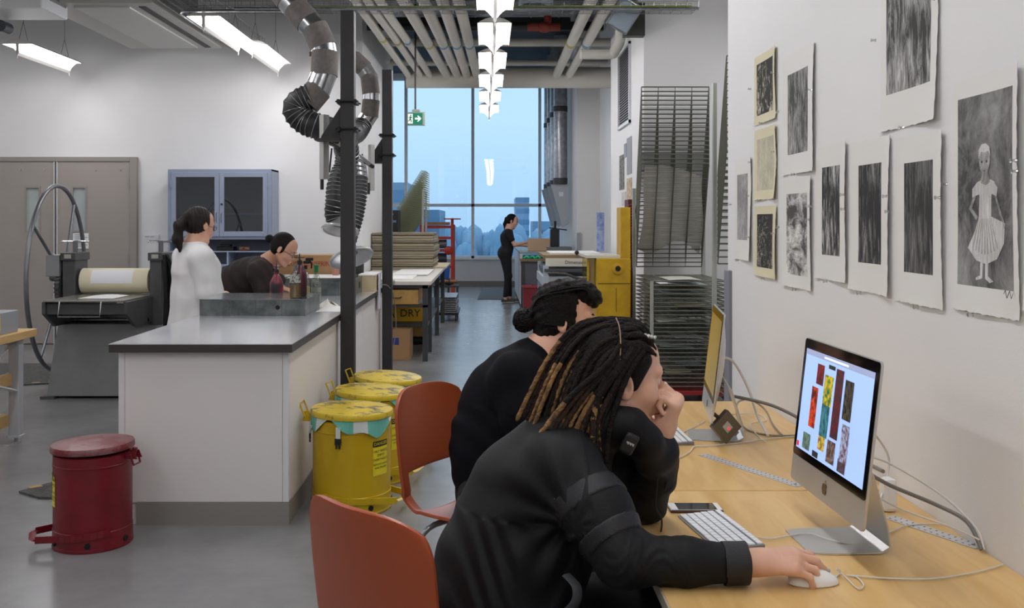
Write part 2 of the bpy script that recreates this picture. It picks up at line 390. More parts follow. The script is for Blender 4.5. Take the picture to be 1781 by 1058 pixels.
for (x, y) in ((-4.95, 6.6), (-4.95, 3.6), (-4.95, 0.6), (-2.6, 6.6), (-2.6, 4.4), (-2.6, 1.8), (-2.6, -0.8), (-7.4, 10.5), (-7.4, 6.6), (-7.4, 2.5)):
    dup(sd, (x, y, 3.32), 'hanging wing light of the left room above the viewer', 'left room lights overhead out of frame')
for k in range(3): dup(sd, (-4.0, 17+2.2*k, 3.32), 'wing light in the bay left of the passage', 'lights in the window bay out of frame')
for (x, y) in ((2.6, 6.2), (2.6, 7.8)): dup(sd, (x, y, 3.6), 'wing light inside the recess behind the wall', 'recess lights out of view')
for k in range(3): dup(sd, (1.05, 17.8+1.7*k, 3.5), 'wing light above the far workbench', 'bench lights out of view') if False else None

# ------------------------------------------------------------------ ceiling services
duct_w = mat('painted_pipe', (218, 215, 206), 0.6, var=0.05, vscale=4)
galv = mat('galvanised_steel', (176, 180, 184), 0.32, 0.85, var=0.35, vscale=14, bump=0.05)
dark_steel = mat('dark_steel', (62, 62, 60), 0.5, 0.4)
band_b = mat('pipe_band_blue', (120, 160, 190), 0.5); band_y = mat('pipe_band_yellow', (190, 180, 90), 0.5)
PZ = 3.72
def pipe(pts, r, lab, bands=(), grp='insulated pipes along the ceiling', m=None):
    t = thing('pipe', lab, 'pipe', tuple(pts[0]), group=grp)
    obj('pipe_run', MB().tube(pts, r, 16), m or duct_w, t, smooth=True)
    for (a, b, c) in bands:
        obj('pipe_band', MB().cyl(a, b, r+0.004, n=16), c, t, smooth=True)
for (nm, c, r, q) in (('leftmost', band_y, 0.048, [(-1.34, 7.2), (-1.33, 9.5), (-1.29, 11.4), (-1.21, 14.75)]), ('second', band_y, 0.048, [(-1.24, 7.2), (-1.20, 9.8), (-1.13, 11.6), (-1.03, 14.75)]), ('third', band_b, 0.048, [(-1.12, 7.2), (-1.08, 10.0), (-0.98, 12.2), (-0.89, 14.75)]),
                       ('fourth', band_y, 0.062, [(-0.96, 7.2), (-0.63, 14.75)]), ('fifth', band_b, 0.062, [(-0.74, 7.2), (-0.47, 14.75)]), ('sixth', band_b, 0.062, [(-0.53, 7.2), (-0.33, 14.75)]), ('seventh', band_b, 0.062, [(-0.36, 7.2), (-0.18, 14.75)])):
    bz = bez([(x, y, PZ) for x, y in q], 8); k = min(range(len(bz)-1), key=lambda i: abs(bz[i].y-11.9)); d = (bz[k+1]-bz[k]).normalized()*0.05
    pipe(bz, r, nm+' from left of the seven cream insulated ceiling pipes', [(bz[k]-d, bz[k]+d, c)])
pipe([(1.02, 7.2, PZ), (1.02, 14.75, PZ)], 0.062, 'left one of the two cream ceiling pipes right of the lights', [((1.02, 12.0, PZ), (1.02, 12.12, PZ), band_y)])
pipe([(1.21, 7.2, PZ), (1.21, 14.75, PZ)], 0.062, 'right one of the two cream ceiling pipes right of the lights', [((1.21, 12.0, PZ), (1.21, 12.12, PZ), band_b)])
pipe([(-1.25, 14.85, PZ-0.02), (-0.6, 14.85, PZ-0.02), (1.9, 14.85, PZ-0.02)], 0.16, 'thick cream header pipe crossing above the window', grp='cross pipes')
pipe([(-2.0, 15.6, 4.05), (1.9, 15.6, 4.05)], 0.05, 'thin cream pipe crossing behind the header', grp='cross pipes')
pipe([(-1.5, 14.0, 4.08), (1.9, 14.0, 4.08)], 0.06, 'cream cross pipe above the header', grp='cross pipes')
pipe([(-1.4, 11.5, 4.2), (1.45, 11.5, 4.2)], 0.035, 'grey sprinkler main crossing over the pipes', grp='cross pipes', m=dark_steel)
pipe([(-1.9, 10.2, 4.05), (1.45, 10.2, 4.05)], 0.05, 'cream pipe crossing above the first lights', grp='cross pipes')
pipe(bez([(1.40, 9.9, 3.72), (1.43, 10.3, 3.70), (1.41, 10.45, 3.6), (1.41, 10.5, 3.45), (1.36, 10.55, 3.36), (1.32, 10.6, 3.33), (1.0, 10.6, 3.33)], 6), 0.055, 'cream pipe elbow dropping beside the vent wall', grp='cross pipes')
red_m = mat('valve_red', (150, 62, 48), 0.5)
t = thing('sprinkler_valve', 'red sprinkler valve body among the ceiling ducts', 'valve', (0.72, 12.6, 4.0))
obj('valve_body', MB().ball((0.72, 12.6, 4.02), (0.1, 0.1, 0.07)).cyl((0.5, 12.6, 4.02), (0.92, 12.6, 4.02), 0.055), red_m, t, smooth=True)
obj('valve_bonnet', MB().cyl((0.76, 12.6, 4.02), (0.76, 12.6, 4.16), 0.05), red_m, t, smooth=True)
pipe([(-1.6, 12.6, 4.02), (0.5, 12.6, 4.02)], 0.045, 'black sprinkler pipe left of the red valve', grp='cross pipes', m=dark_steel)
def spiral(name, pts, r, lab, n=20, m=galv, grp='galvanised ducts'):
    t = thing(name, lab, 'duct', tuple(pts[0]), group=grp); L = [Vector(p) for p in pts]
    obj('duct_body', MB().tube(L, r, n), m, t, smooth=True)
    mb = MB(); 
    for a, b in zip(L[:-1], L[1:]):
        d = (b-a); q = int(d.length/0.35)
        for k in range(q):
            c = a+d*((k+0.5)/q); mb.cyl(c-d.normalized()*0.01, c+d.normalized()*0.01, r+0.006, n=n)
    obj('seam_rings', mb, galv, t, smooth=True)
spiral('air_duct', [(-1.8, 10.9, 4.55), (1.45, 10.9, 4.55)], 0.22, 'round galvanised duct crossing high above the aisle lights')
spiral('air_duct', [(0.45, 8.5, 4.2), (0.45, 10.4, 4.2)], 0.1, 'round galvanised duct running along the aisle ceiling')
spiral('air_duct', [(-1.5, 13.3, 4.5), (1.9, 13.3, 4.5)], 0.2, 'second round galvanised duct crossing beyond the first')
spiral('air_duct', [(0.95, 11.3, 3.98), (1.48, 11.3, 3.98)], 0.15, 'short ribbed silver duct by the vent wall')
bx = thing('junction_box', 'white rectangular ceiling box above the pipe run', 'ceiling box', (0.55, 10.9, 4.2))
obj('box_body', MB().box(0.36, 0.78, 11.7, 12.4, 4.18, 4.3), mat('box_white', (200, 210, 222), 0.4), bx, bev=0.01)
obj('box_ring', MB().lathe([(0.13, 0), (0.15, -0.03), (0.1, -0.05)], (0.56, 12.05, 4.18)), galv, bx, smooth=True)
for k in range(5):
    y = 10.0+k*1.55
    tag(obj('ceiling_beam', MB().box(-6, 1.9, y-0.06, y+0.06, 4.68, 4.98), dark_steel), ['nearest dark steel ceiling joist over the aisle', 'second dark ceiling joist over the aisle', 'third dark ceiling joist over the aisle', 'fourth dark ceiling joist over the aisle', 'farthest dark ceiling joist near the header pipe'][k], 'beam', 'dark ceiling joists')
# wire mesh cable tray across the room
def tray(name, lab, A, B, w_, h, step=0.05, rail=None, grp=None):
    A, B = Vector(A), Vector(B); d = (B-A); L = d.length; d.normalize(); s = d.cross(Vector((0, 0, 1))).normalized()
    t = thing(name, lab, 'cable tray', tuple(A), group=grp)
    mb = MB(); n = int(L/step)
    for k in range(n+1):
        p = A+d*(L*k/n)
        mb.tube([p-s*w_/2+Vector((0, 0, h)), p-s*w_/2, p+s*w_/2, p+s*w_/2+Vector((0, 0, h))], 0.0022, 4, caps=False)
    obj('cross_wires', mb, galv, t)
    mb = MB()
    for (u, z) in [(-w_/2, 0), (-w_/4, 0), (0, 0), (w_/4, 0), (w_/2, 0), (-w_/2, h/2), (w_/2, h/2), (-w_/2, h), (w_/2, h)]:
        mb.cyl(A+s*u+Vector((0, 0, z)), B+s*u+Vector((0, 0, z)), 0.003, n=5)
    obj('long_wires', mb, galv, t)
    return t
tr = tray('cable_tray', 'wire mesh cable tray crossing the whole room at the top edge', (-1.75, 9.0, 3.46), (1.9, 9.0, 3.46), 0.30, 0.10, 0.1)
mb = MB(); 
for (y, z, r) in ((8.93, 3.475, 0.008), (8.98, 3.475, 0.007), (9.05, 3.475, 0.01)): mb.cyl((-1.7, y, z), (1.85, y, z+0.01), r, n=6)
obj('cable_bundle', mb, mat('data_cable_green', (150, 165, 80), 0.5), tr, label='yellow-green data cables lying in the tray')
obj('support_rail', MB().cyl((-2.3, 8.84, 3.44), (1.9, 8.84, 3.44), 0.012, n=8), galv, tr)
tr2 = tray('cable_tray', 'wire mesh cable tray running away beside the twin wing lights', (-2.86, 8.4, 3.56), (-2.86, 11.6, 3.56), 0.40, 0.12, 0.12)
tr3 = tray('cable_tray', 'wire mesh cable tray branch crossing left of the post', (-3.0, 9.6, 3.60), (-1.4, 9.6, 3.60), 0.35, 0.12, 0.12)
tr_b = obj('conduit', MB().tube(bez([(-2.87, 10.8, 3.47), (-2.89, 9.5, 3.46), (-2.84, 9.05, 3.45), (-2.6, 8.93, 3.44), (-1.8, 8.93, 3.44)], 6), 0.012, 6), galv); tag(tr_b, 'thin bent conduit loop under the cable tray by twin lights', 'conduit')
# projector, cassette heater, spotlight, vent, exit sign
pw = mat('projector_white', (206, 208, 210), 0.4)
t = thing('projector', 'white boxy ceiling projector cut off at top left corner', 'projector', (-4.6, 9.0, 3.5))
obj('body', MB().box(-4.95, -3.98, 8.7, 9.25, 3.42, 3.72), pw, t, bev=0.015)
obj('side_grille', MB().box(-3.982, -3.974, 8.76, 9.2, 3.52, 3.58), mat('grille_grey', (120, 122, 125), 0.6), t)
obj('lens', MB().cyl((-4.55, 9.1, 3.34), (-4.55, 9.25, 3.34), 0.055), mat('lens_dark', (60, 66, 72), 0.15), t, smooth=True)
obj('mount', MB().cyl((-4.5, 9, 3.7), (-4.5, 9, 5.0), 0.03), pw, t)
t = thing('ceiling_cassette', 'long grey ceiling air unit hanging at upper left', 'air unit', (-3.8, 10.2, 3.5))
cg = mat('cassette_grey', (172, 171, 166), 0.5)
obj('casing', MB().box(-3.95, -3.33, 9.35, 11.2, 3.62, 4.3), mat('casing_dark', (120, 120, 122), 0.5), t)
obj('face_plate', MB().box(-4.2, -3.12, 9.05, 11.45, 3.54, 3.62), cg, t, bev=0.008)
obj('centre_panel', MB().box(-3.9, -3.38, 9.2, 11.35, 3.525, 3.54), mat('panel_grey', (188, 188, 184), 0.5), t)
for x in (-3.26,): obj('air_slot', MB().box(x-0.035, x+0.035, 9.2, 11.35, 3.534, 3.541), mat('slot_dark', (52, 52, 50), 0.6), t)
t = thing('spotlight', 'small square silver floodlight on high wall above the vent', 'floodlight', (1.3, 9.4, 3.6))
M = Matrix.Translation((1.27, 9.2, 3.46)) @ Euler((0.5, 0.45, 0.3)).to_matrix().to_4x4()
mb = MB(); mb.T = M; mb.box(-0.12, 0.12, -0.04, 0.04, -0.15, 0.15); obj('housing', mb, galv, t, bev=0.01)
mb = MB(); mb.T = M; mb.box(-0.10, 0.10, -0.05, -0.04, -0.13, 0.13); obj('lens_plate', mb, mat('flood_glass', (190, 205, 222), 0.1, 0.3), t)
obj('bracket', MB().box(1.3, 1.5, 9.38, 9.5, 3.3, 3.62), dark_steel, t)
t = thing('wall_vent', 'tall louvred grille high on the vent wall', 'vent', (1.495, 10.5, 2.6))
YV0, YV1, ZV0, ZV1 = 10.3, 11.2, 2.56, 3.42
mb = MB()
for (a, b, c, d) in ((YV0, YV1, ZV1-0.03, ZV1), (YV0, YV1, ZV0, ZV0+0.03), (YV0, YV0+0.03, ZV0, ZV1), (YV1-0.03, YV1, ZV0, ZV1)): mb.box(1.475, 1.5, a, b, c, d)
obj('vent_frame', mb, mat('vent_white', (214, 216, 220), 0.4), t)
mb = MB(); k = ZV0+0.04
while k < ZV1-0.03:
    mb.add([(1.485, YV0+.03, k), (1.499, YV0+.03, k+0.018), (1.499, YV1-.03, k+0.018), (1.485, YV1-.03, k), (1.485, YV0+.03, k-.003), (1.499, YV0+.03, k+0.015), (1.499, YV1-.03, k+0.015), (1.485, YV1-.03, k-.003)],
           [(0, 1, 2, 3), (7, 6, 5, 4), (0, 3, 7, 4)]); k += 0.028
obj('louvres', mb, mat('vent_slat', (150, 152, 156), 0.4), t)
obj('vent_back', MB().box(1.4985, 1.4998, YV0+.02, YV1-.02, ZV0+.02, ZV1-.02), mat('vent_dark', (70, 70, 74), 0.8), t)
t = thing('exit_sign', 'green and white running man exit sign hanging before the window', 'exit sign', (-0.9, 12.0, 2.75))
ZS = 12.0
a = P(708, 218, ZS); b = P(739, 195, ZS)
obj('sign_box', MB().box(a.x, b.x, ZS, ZS+0.06, a.z, b.z), mat('exit_box', (176, 186, 176), 0.5), t, bev=0.004)
obj('sign_face', MB().box(a.x+0.006, b.x-0.03, ZS-0.004, ZS, a.z+0.008, b.z-0.012), mat('exit_green', (22, 120, 92), 0.4, emit=0.35), t)
wm = mat('exit_white', (235, 245, 240), 0.4, emit=0.6)
x0 = a.x+0.012; zc = (a.z+b.z)/2; yy = ZS-0.0055
obj('pictogram_door', MB().box(x0, x0+0.058, yy, yy+0.001, zc-0.06, zc+0.058), wm, t)
rm = MB()
rm.cyl((x0+0.034, yy-0.002, zc+0.04), (x0+0.034, yy, zc+0.04), 0.009, n=10)
for (p, q, r_) in (((0.034, 0.028), (0.026, -0.006), 0.0075), ((0.026, -0.006), (0.040, -0.022), 0.006), ((0.040, -0.022), (0.036, -0.048), 0.005), ((0.026, -0.006), (0.014, -0.026), 0.006), ((0.014, -0.026), (0.002, -0.030), 0.005), ((0.034, 0.024), (0.018, 0.018), 0.0045), ((0.018, 0.018), (0.010, 0.004), 0.004), ((0.034, 0.022), (0.048, 0.008), 0.0045), ((0.048, 0.008), (0.054, 0.014), 0.004)):
    dx, dz = q[0]-p[0], q[1]-p[1]; l_ = math.hypot(dx, dz); nx, nz = -dz/l_*r_, dx/l_*r_
    rm.prism([(p[0]+nx, p[1]+nz), (q[0]+nx, q[1]+nz), (q[0]-nx, q[1]-nz), (p[0]-nx, p[1]-nz)], 0.0015, (x0, yy-0.0015, zc))
obj('running_figure', rm, mat('exit_green2', (14, 96, 72), 0.4), t)
xa = x0+0.085; mb = MB(); mb.prism([(0, 0.011), (0.045, 0.011), (0.027, 0.036), (0.043, 0.036), (0.078, 0), (0.043, -0.036), (0.027, -0.036), (0.045, -0.011), (0, -0.011)], 0.001, (xa, yy, zc))
obj('arrow', mb, wm, t)
obj('canopy', MB().box((a.x+b.x)/2-0.05, (a.x+b.x)/2+0.05, ZS+0.0, ZS+0.06, b.z, b.z+0.035), mat('exit_box', (0, 0, 0)), t, bev=0.01)
obj('hanging_rod', MB().cyl(((a.x+b.x)/2-0.01, ZS+0.03, b.z+0.03), ((a.x+b.x)/2-0.01, ZS+0.03, 5.0), 0.011, n=8), dark_steel, t)

# ------------------------------------------------------------------ sink island with posts
lam = mat('white_laminate', (226, 222, 219), 0.45)
lam_edge = mat('laminate_edge', (222, 222, 222), 0.4)
ss = mat('stainless_top', (226, 228, 232), 0.22, 0.75, var=0.12, vscale=3)
ss_edge = mat('stainless_edge', (88, 82, 80), 0.3, 0.6)
X0, X1, Y0, Y1 = -1.848, -1.0, 4.88, 10.1
t = thing('island_cabinet', 'long white laminate sink island cabinet with grey base', 'cabinet', ((X0+X1)/2, Y0, 0))
obj('carcass', MB().box(X0+.012, X1-.012, Y0+.012, Y1, 0.0, 0.866), lam, t)
obj('corner_trim', MB().box(X0, X0+0.03, Y0, Y0+0.03, 0.115, 0.866), lam_edge, t); obj('corner_trim', MB().box(X1-0.028, X1, Y0, Y0+0.028, 0.115, 0.866), lam_edge, t)
obj('front_panel', MB().box(X0+0.032, X1-0.03, Y0, Y0+0.012, 0.115, 0.866), lam, t)
obj('base', MB().box(X0+0.09, X1+0.004, Y0-0.006, Y1, 0, 0.112), base_grey, t)
for (a, b) in ((4.912, 6.35), (6.36, 7.75), (7.76, 9.0), (9.01, 10.06)):
    obj('side_panel', MB().box(X1-0.012, X1, a, b, 0.115, 0.866), lam, t)
t = thing('worktop', 'stainless steel worktop on the white island', 'worktop', ((X0+X1)/2, Y0, 0.866))
obj('top_sheet', MB().box(-1.882, -0.974, 4.84, 10.15, 0.905, 0.909), ss, t)
obj('edge_band', MB().box(-1.882, -0.974, 4.84, 10.15, 0.866, 0.905), ss_edge, t)
black_p = mat('black_post_paint', (44, 42, 43), 0.45, var=0.2, vscale=6)
posts = []
for (Yp, xl, lab) in ((6.4, -0.972, 'nearer black square steel post rising beside the island'), (8.9, -0.972, 'farther black square steel post rising beside the island')):
    t = thing('steel_post', lab, 'post', (xl+0.045, Yp+0.045, 0), group='black posts carrying the fume arms'); posts.append(t)
    obj('tube_column', MB().box(xl, xl+0.09, Yp, Yp+0.09, 0.012, 2.9), black_p, t, bev=0.004)
    obj('base_plate', MB().box(xl, xl+0.13, Yp-0.03, Yp+0.13, 0, 0.012), black_p, t)
    for zc in (2.30, 2.12):
        mb = MB()
        for (aa, bb) in (((xl-0.03, Yp-0.015, zc), (xl+0.12, Yp-0.015, zc)), ((xl-0.03, Yp+0.105, zc), (xl+0.12, Yp+0.105, zc))): mb.cyl(aa, bb, 0.006, n=8)
        mb.box(xl-0.02, xl, Yp-0.025, Yp+0.115, zc-0.014, zc+0.014); mb.box(xl+0.09, xl+0.108, Yp-0.025, Yp+0.115, zc-0.014, zc+0.014)
        obj('clamp', mb, mat('clamp_black', (30, 30, 32), 0.4, 0.4), t)
    mb = MB(); mb.prism([(0, 0.20), (0, -0.02), (-0.135, -0.02), (-0.13, 0.0)], 0.012, (xl, Yp+0.04, 2.08))
    obj('bracket_gusset', mb, black_p, t)
    mb = MB(); mb.box(xl-0.165, xl, Yp-0.02, Yp+0.10, 2.045, 2.06); obj('bracket_plate', mb, black_p, t)
# ------------------------------------------------------------------ fume arms
tape = mat('grey_duct_tape', (112, 106, 102), 0.7, var=0.25, vscale=30, bump=0.3, bscale=40)
shiny = mat('bright_duct', (188, 190, 192), 0.25, 0.9, var=0.3, vscale=25)
hose_b = mat('black_hose', (34, 34, 36), 0.5); alu = mat('aluminium_profile', (196, 196, 194), 0.3, 0.6)
dark_c = mat('clip_black', (30, 30, 32), 0.4)
def hose(pts, r, name, parent, rings=True, pitch=0.03):
    bz = bez(pts, 14); L = [0]
    for a, b in zip(bz[:-1], bz[1:]): L.append(L[-1]+(b-a).length)
    n = int(L[-1]/pitch)
    def at(s):
        for i in range(len(bz)-1):
            if L[i+1] >= s: t = (s-L[i])/max(1e-9, L[i+1]-L[i]); return bz[i].lerp(bz[i+1], t)
        return bz[-1]
    R = r if callable(r) else (lambda t: r)
    path = []; rr = []
    for k in range(2*n+1):
        t = k/(2*n); path.append(at(L[-1]*t)); rr.append(R(t)*(1.0 if k % 2 == 0 else 0.90))
    o = obj(name, MB().tube(path, rr, 20), hose_b, parent, smooth=True, auto=80)
    mb = MB()
    for k in range(n+1):
        p = at(L[-1]*k/n); q = at(min(L[-1], L[-1]*k/n+0.005)); q0 = at(max(0, L[-1]*k/n-0.005)); d = (q-q0).normalized()
        u = d.orthogonal().normalized(); v = d.cross(u); rad = R(k/n)+0.001
        mb.tube([p+u*rad*math.cos(a)+v*rad*math.sin(a) for a in [2*PI*j/18 for j in range(18)]], 0.0022, 4, closed=True)
    obj('wire_helix', mb, mat('hose_wire', (170, 172, 174), 0.3, 0.6), o, smooth=True)
    return o
def fume_arm(lab, zs, rigid, hosepts, hr, hood_c, hood_n, hood_r, prof):
    t = thing('fume_arm', lab, 'fume extractor', tuple(rigid[0][0]), group='fume extraction arms')
    for (a, b, r, m, nm) in rigid:
        obj(nm, MB().tube([a, a.lerp(b, 0.5), b], r, 20), m, t, smooth=True)
    for i, hp in enumerate(hosepts): hose(hp, hr[i], 'flex_hose', t)
    hn = Vector(hood_n).normalized(); R = hood_r
    hd = obj('hood', MB().lathe([(0.055, -0.13), (0.06, -0.09), (0.08, -0.06), (R*0.7, -0.03), (R*0.96, -0.01), (R, 0.0), (R*0.99, 0.012), (R*0.93, 0.012), (R*0.85, 0.0), (R*0.6, -0.015), (0.06, -0.03), (0.05, -0.07)], hood_c, hn, 36, caps=False), mat('hood_metal', (190, 191, 192), 0.28, 0.75, var=0.12, vscale=9), t, smooth=True)
    obj('hood_rim', MB().lathe([(R*0.985, -0.004), (R*1.01, 0.004), (R*0.985, 0.014), (R*0.96, 0.008)], hood_c, hn, 36, caps=False), alu, hd, smooth=True)
    for (a, b, w_) in prof:
        obj('arm_profile', MB().tube([a, b], w_/2*1.3, 4), alu, t)
    return t
Z1 = 6.66
p = lambda x, y, Z=Z1: P(x, y, Z)
rg = []
seq = [((478, -30), (498, -4), 'tape'), ((498, -4), (516, 16), 'shiny'), ((516, 16), (532, 34), 'tape'), ((532, 34), (549, 52), 'shiny'), ((549, 52), (562, 80), 'tape'), ((562, 80), (565, 96), 'shiny'), ((565, 96), (564, 128), 'tape'), ((564, 128), (552, 158), 'shiny'), ((552, 158), (537, 176), 'tape')]
for i, (a, b, k) in enumerate(seq):
    A = P(a[0], a[1], Z1+0.12-0.012*i); B = P(b[0], b[1], Z1+0.12-0.012*(i+1)); d = (B-A).normalized()
    rg.append((A-d*0.02, B+d*0.02, 0.092 if k == 'tape' else 0.088, tape if k == 'tape' else shiny, 'taped_joint' if k == 'tape' else 'duct_section'))
a1 = fume_arm('nearer fume arm with taped duct and black hose looping left of the near post', Z1, rg,
    [[p(540, 168), p(520, 178), p(514, 192), p(528, 210), p(558, 222), p(590, 236, 6.85), p(604, 262, 7.0), p(600, 290, 7.05), p(590, 320, 7.0), p(584, 350, 6.95), p(580, 372, 6.95), p(584, 388, 6.95)]],
    [lambda t: 0.092 if t < 0.45 else (0.085 if t < 0.8 else 0.085-0.12*(t-0.8))], p(592, 400, 6.95), (-0.1, -0.35, -1), 0.135,
    [(p(564, 200, 6.5), p(564, 312, 6.5), 0.05), (p(583, 244, 6.62), p(612, 262, 6.7), 0.035)])
mb = MB(); mb.cyl(p(560, 312, 6.5), p(560, 330, 6.5), 0.012).cyl(p(570, 240, 6.55), p(588, 246, 6.6), 0.02).cyl(p(577, 258, 6.6), p(573, 300, 6.6), 0.006)
obj('joint_fitting', mb, dark_c, a1, smooth=True)
mb = MB(); mb.cyl(P(541, 94, 6.72), P(549, 92, 6.72), 0.015).cyl(P(541, 90, 6.72), P(541, 98, 6.72), 0.012)
obj('damper_knob', mb, dark_steel, a1)
Z2 = 9.03
rg = []
seq = [((606, 98), (617, 104), 'shiny'), ((617, 104), (632, 118), 'tape'), ((632, 118), (642, 134), 'shiny'), ((642, 134), (645, 160), 'tape'), ((645, 160), (645, 178), 'shiny'), ((645, 178), (643, 200), 'tape'), ((643, 200), (630, 219), 'shiny')]
for i, (a, b, k) in enumerate(seq):
    A = P(a[0], a[1], Z2+0.06); B = P(b[0], b[1], Z2+0.06); d = (B-A).normalized()
    rg.append((A-d*0.02, B+d*0.02, 0.082 if k == 'tape' else 0.078, tape if k == 'tape' else shiny, 'taped_joint' if k == 'tape' else 'duct_section'))
p = lambda x, y, Z=8.6: P(x, y, Z)
a2 = fume_arm('farther fume arm with round hood hanging low between the two posts', Z2, rg,
    [[p(631, 216, 9.0), p(621, 232, 8.9), p(606, 238, 8.6), p(598, 256, 8.3), p(606, 276, 8.0), p(618, 296, 7.85), p(621, 330, 7.8), p(618, 368, 7.75), p(611, 402, 7.7), p(606, 424, 7.7)]],
    [lambda t: 0.086 if t < 0.75 else 0.086-0.1*(t-0.75)], P(611, 448, 7.68), (0.35, -0.45, -1), 0.178,
    [(p(646, 252, 8.85), p(646, 332, 8.85), 0.045), (p(612, 262, 8.0), p(642, 284, 8.5), 0.035)])
obj('hose_collar', MB().cyl(p(617, 292, 7.87), p(620, 314, 7.82), 0.094, n=24), shiny, a2, smooth=True)
mb = MB(); mb.cyl(p(630, 268, 8.4), p(634, 300, 8.5), 0.006).cyl(p(641, 318, 8.8), p(641, 338, 8.8), 0.014).cyl(p(636, 282, 8.6), p(648, 290, 8.8), 0.018)
obj('joint_fitting', mb, dark_c, a2, smooth=True)

# ------------------------------------------------------------------ things on the island
patina = mat('patinated_zinc', (120, 126, 124), 0.35, 0.55, var=0.45, vscale=9, rgb2=(72, 78, 78), detail=8)
def zinc_box(lab, x0, x1, y0, y1, h, hole):
    t = thing('metal_box', lab, 'metal box', ((x0+x1)/2, y0, 0.909)); z = 0.909
    obj('box_shell', MB().box(x0, x1, y0, y1, z, z+h-0.004), patina, t, bev=0.003)
    obj('top_plate', MB().box(x0-0.003, x1+0.003, y0-0.003, y1+0.003, z+h-0.004, z+h), mat('zinc_top', (150, 158, 160), 0.14, 0.8), t)
    mb = MB()
    for k in range(1, 4):
        x = x0+(x1-x0)*k/4+0.02; mb.box(x-0.0012, x+0.0012, y0-0.0015, y0, z, z+h-0.01)
    obj('seam', mb, mat('seam_dark', (58, 60, 60), 0.6), t)
    if hole: obj('drain_hole', MB().cyl((x0+(x1-x0)*hole, y0-0.002, z+h*0.5), (x0+(x1-x0)*hole, y0+0.004, z+h*0.5), 0.0145, n=20), mat('hole_black', (12, 12, 12), 0.8), t)
    return t
zinc_box('low zinc box with round hole on front of the worktop', -1.858, -1.18, 6.28, 6.83, 0.107, 0.74)
zb = zinc_box('second zinc box farther back on the worktop behind the bottles', -1.70, -1.10, 8.0, 8.95, 0.14, None)
obj('clasp', MB().box(-1.1, -1.096, 8.3, 8.36, 0.95, 1.0), dark_c, zb)
def bottle(lab, x, y, z, h, w_, body, liq, fill, cap, kind, grp='squeeze and spray bottles'):
    t = thing('bottle', lab, 'bottle', (x, y, z), group=grp, world=False)
    r = w_/2
    pr = [(r*0.92, 0), (r, 0.008), (r, h*0.55), (r*0.93, h*0.62), (r*0.5, h*0.78), (r*0.3, h*0.82), (r*0.3, h*0.88)]
    obj('bottle_body', MB().lathe(pr, n=20), body, t, smooth=True)
    if liq is not None:
        zl = h*fill; rl = r*0.93
        obj('liquid', MB().lathe([(rl, 0.006), (rl, zl*0.5), (rl*(1 if fill < .56 else .95), zl)], n=20), liq, t, smooth=True)
    c = MB()
    if kind == 'squeeze':
        c.lathe([(r*0.36, h*0.86), (r*0.36, h*0.93), (r*0.12, h*0.96), (0.003, h*1.12)], n=12)
        c.box(-r*0.7, r*0.7, -0.003, 0.003, h*1.0, h*1.02)
    elif kind == 'spray':
        c.lathe([(r*0.4, h*0.86), (r*0.4, h*0.95)], n=12)
        obj('spray_head', MB().box(-0.015, 0.03, -0.012, 0.012, h*0.99, h*1.06).box(0.0, 0.055, -0.01, 0.01, h*1.06, h*1.13), mat('spray_blue', (42, 62, 120), 0.4), t, bev=0.004)
        obj('trigger', MB().tube([(0.03, 0, h*1.06), (0.045, 0, h*0.98), (0.042, 0, h*0.88)], 0.006, 8), mat('spray_blue', (0, 0, 0)), t, smooth=True)
    else:
        c.lathe([(r*0.42, h*0.85), (r*0.38, h*0.95), (r*0.5, h*1.03), (r*0.5, h*1.05)], n=14)
    obj('cap', c, cap, t, smooth=True)
    return t
clearp = glass_mat('clear_bottle_plastic', (222, 226, 220), 0.18, 0.15)
dkp = mat('dark_bottle', (48, 34, 40), 0.3, var=0.7, vscale=9, rgb2=(84, 20, 36), thr=(0.42, 0.6))
redp = mat('red_bottle', (128, 26, 48), 0.3, var=0.8, vscale=10, rgb2=(52, 44, 50), thr=(0.42, 0.55))
bottle('dark red squeeze bottle at left behind the front zinc box', *P(481, 531, 7.05)[:2], 0.909, 0.275, 0.098, redp, None, 0, dkp, 'squeeze')
B = bottle('clear grubby bottle with yellow liquid standing on the front zinc box', P(513.5, 520, 6.36).x, 6.36, 1.0165, 0.215, 0.070, glass_mat('stained_plastic', (190, 184, 166), 0.15, 0.2), mat('yellow_liquid', (176, 140, 52), 0.3), 0.42, clearp, 'flip')
obj('grime', MB().lathe([(0.0356, 0.10), (0.0356, 0.155)], n=20, caps=False), mat('grime', (160, 160, 150), 0.6, var=0.7, vscale=60, rgb2=(60, 62, 66), thr=(0.42, 0.5)), B)
bottle('tall dark bottle right behind the clear yellow one on the zinc box', P(521, 518, 6.52).x, 6.52, 1.0165, 0.255, 0.10, dkp, None, 0, dark_c, 'squeeze')
bottle('white spray bottle with blue trigger head', P(531.5, 531, 7.05).x, 7.05, 0.909, 0.305, 0.066, clearp, mat('pale_yellow_liquid', (206, 196, 120), 0.3), 0.45, mat('spray_blue', (0, 0, 0)), 'spray')
B = bottle('clear bottle with green cap and handwriting', P(550, 529, 7.15).x, 7.15, 0.909, 0.275, 0.080, clearp, mat('water_liquid', (196, 204, 200), 0.2), 0.5, mat('green_cap', (24, 128, 72), 0.4), 'flip')
ink = mat('marker_ink', (40, 44, 48), 0.7)
for (s_, dz) in (('WATER', 0.135), ('DIST H2O', 0.085)):
    o = text('handwriting', s_, 0.026 if dz > 0.1 else 0.02, basis((0, -0.041, dz), (1, 0, 0), (0, 0, 1)), ink, B)
cb = mat('cardboard', (176, 138, 98), 0.8, var=0.06, vscale=10)
t = thing('cardboard_box', 'cardboard newsprint box with red handwriting behind the bottles', 'cardboard box', (-1.6, 8.6, 1.049))
a = P(484, 480, 8.62); b = P(587, 444, 8.62)
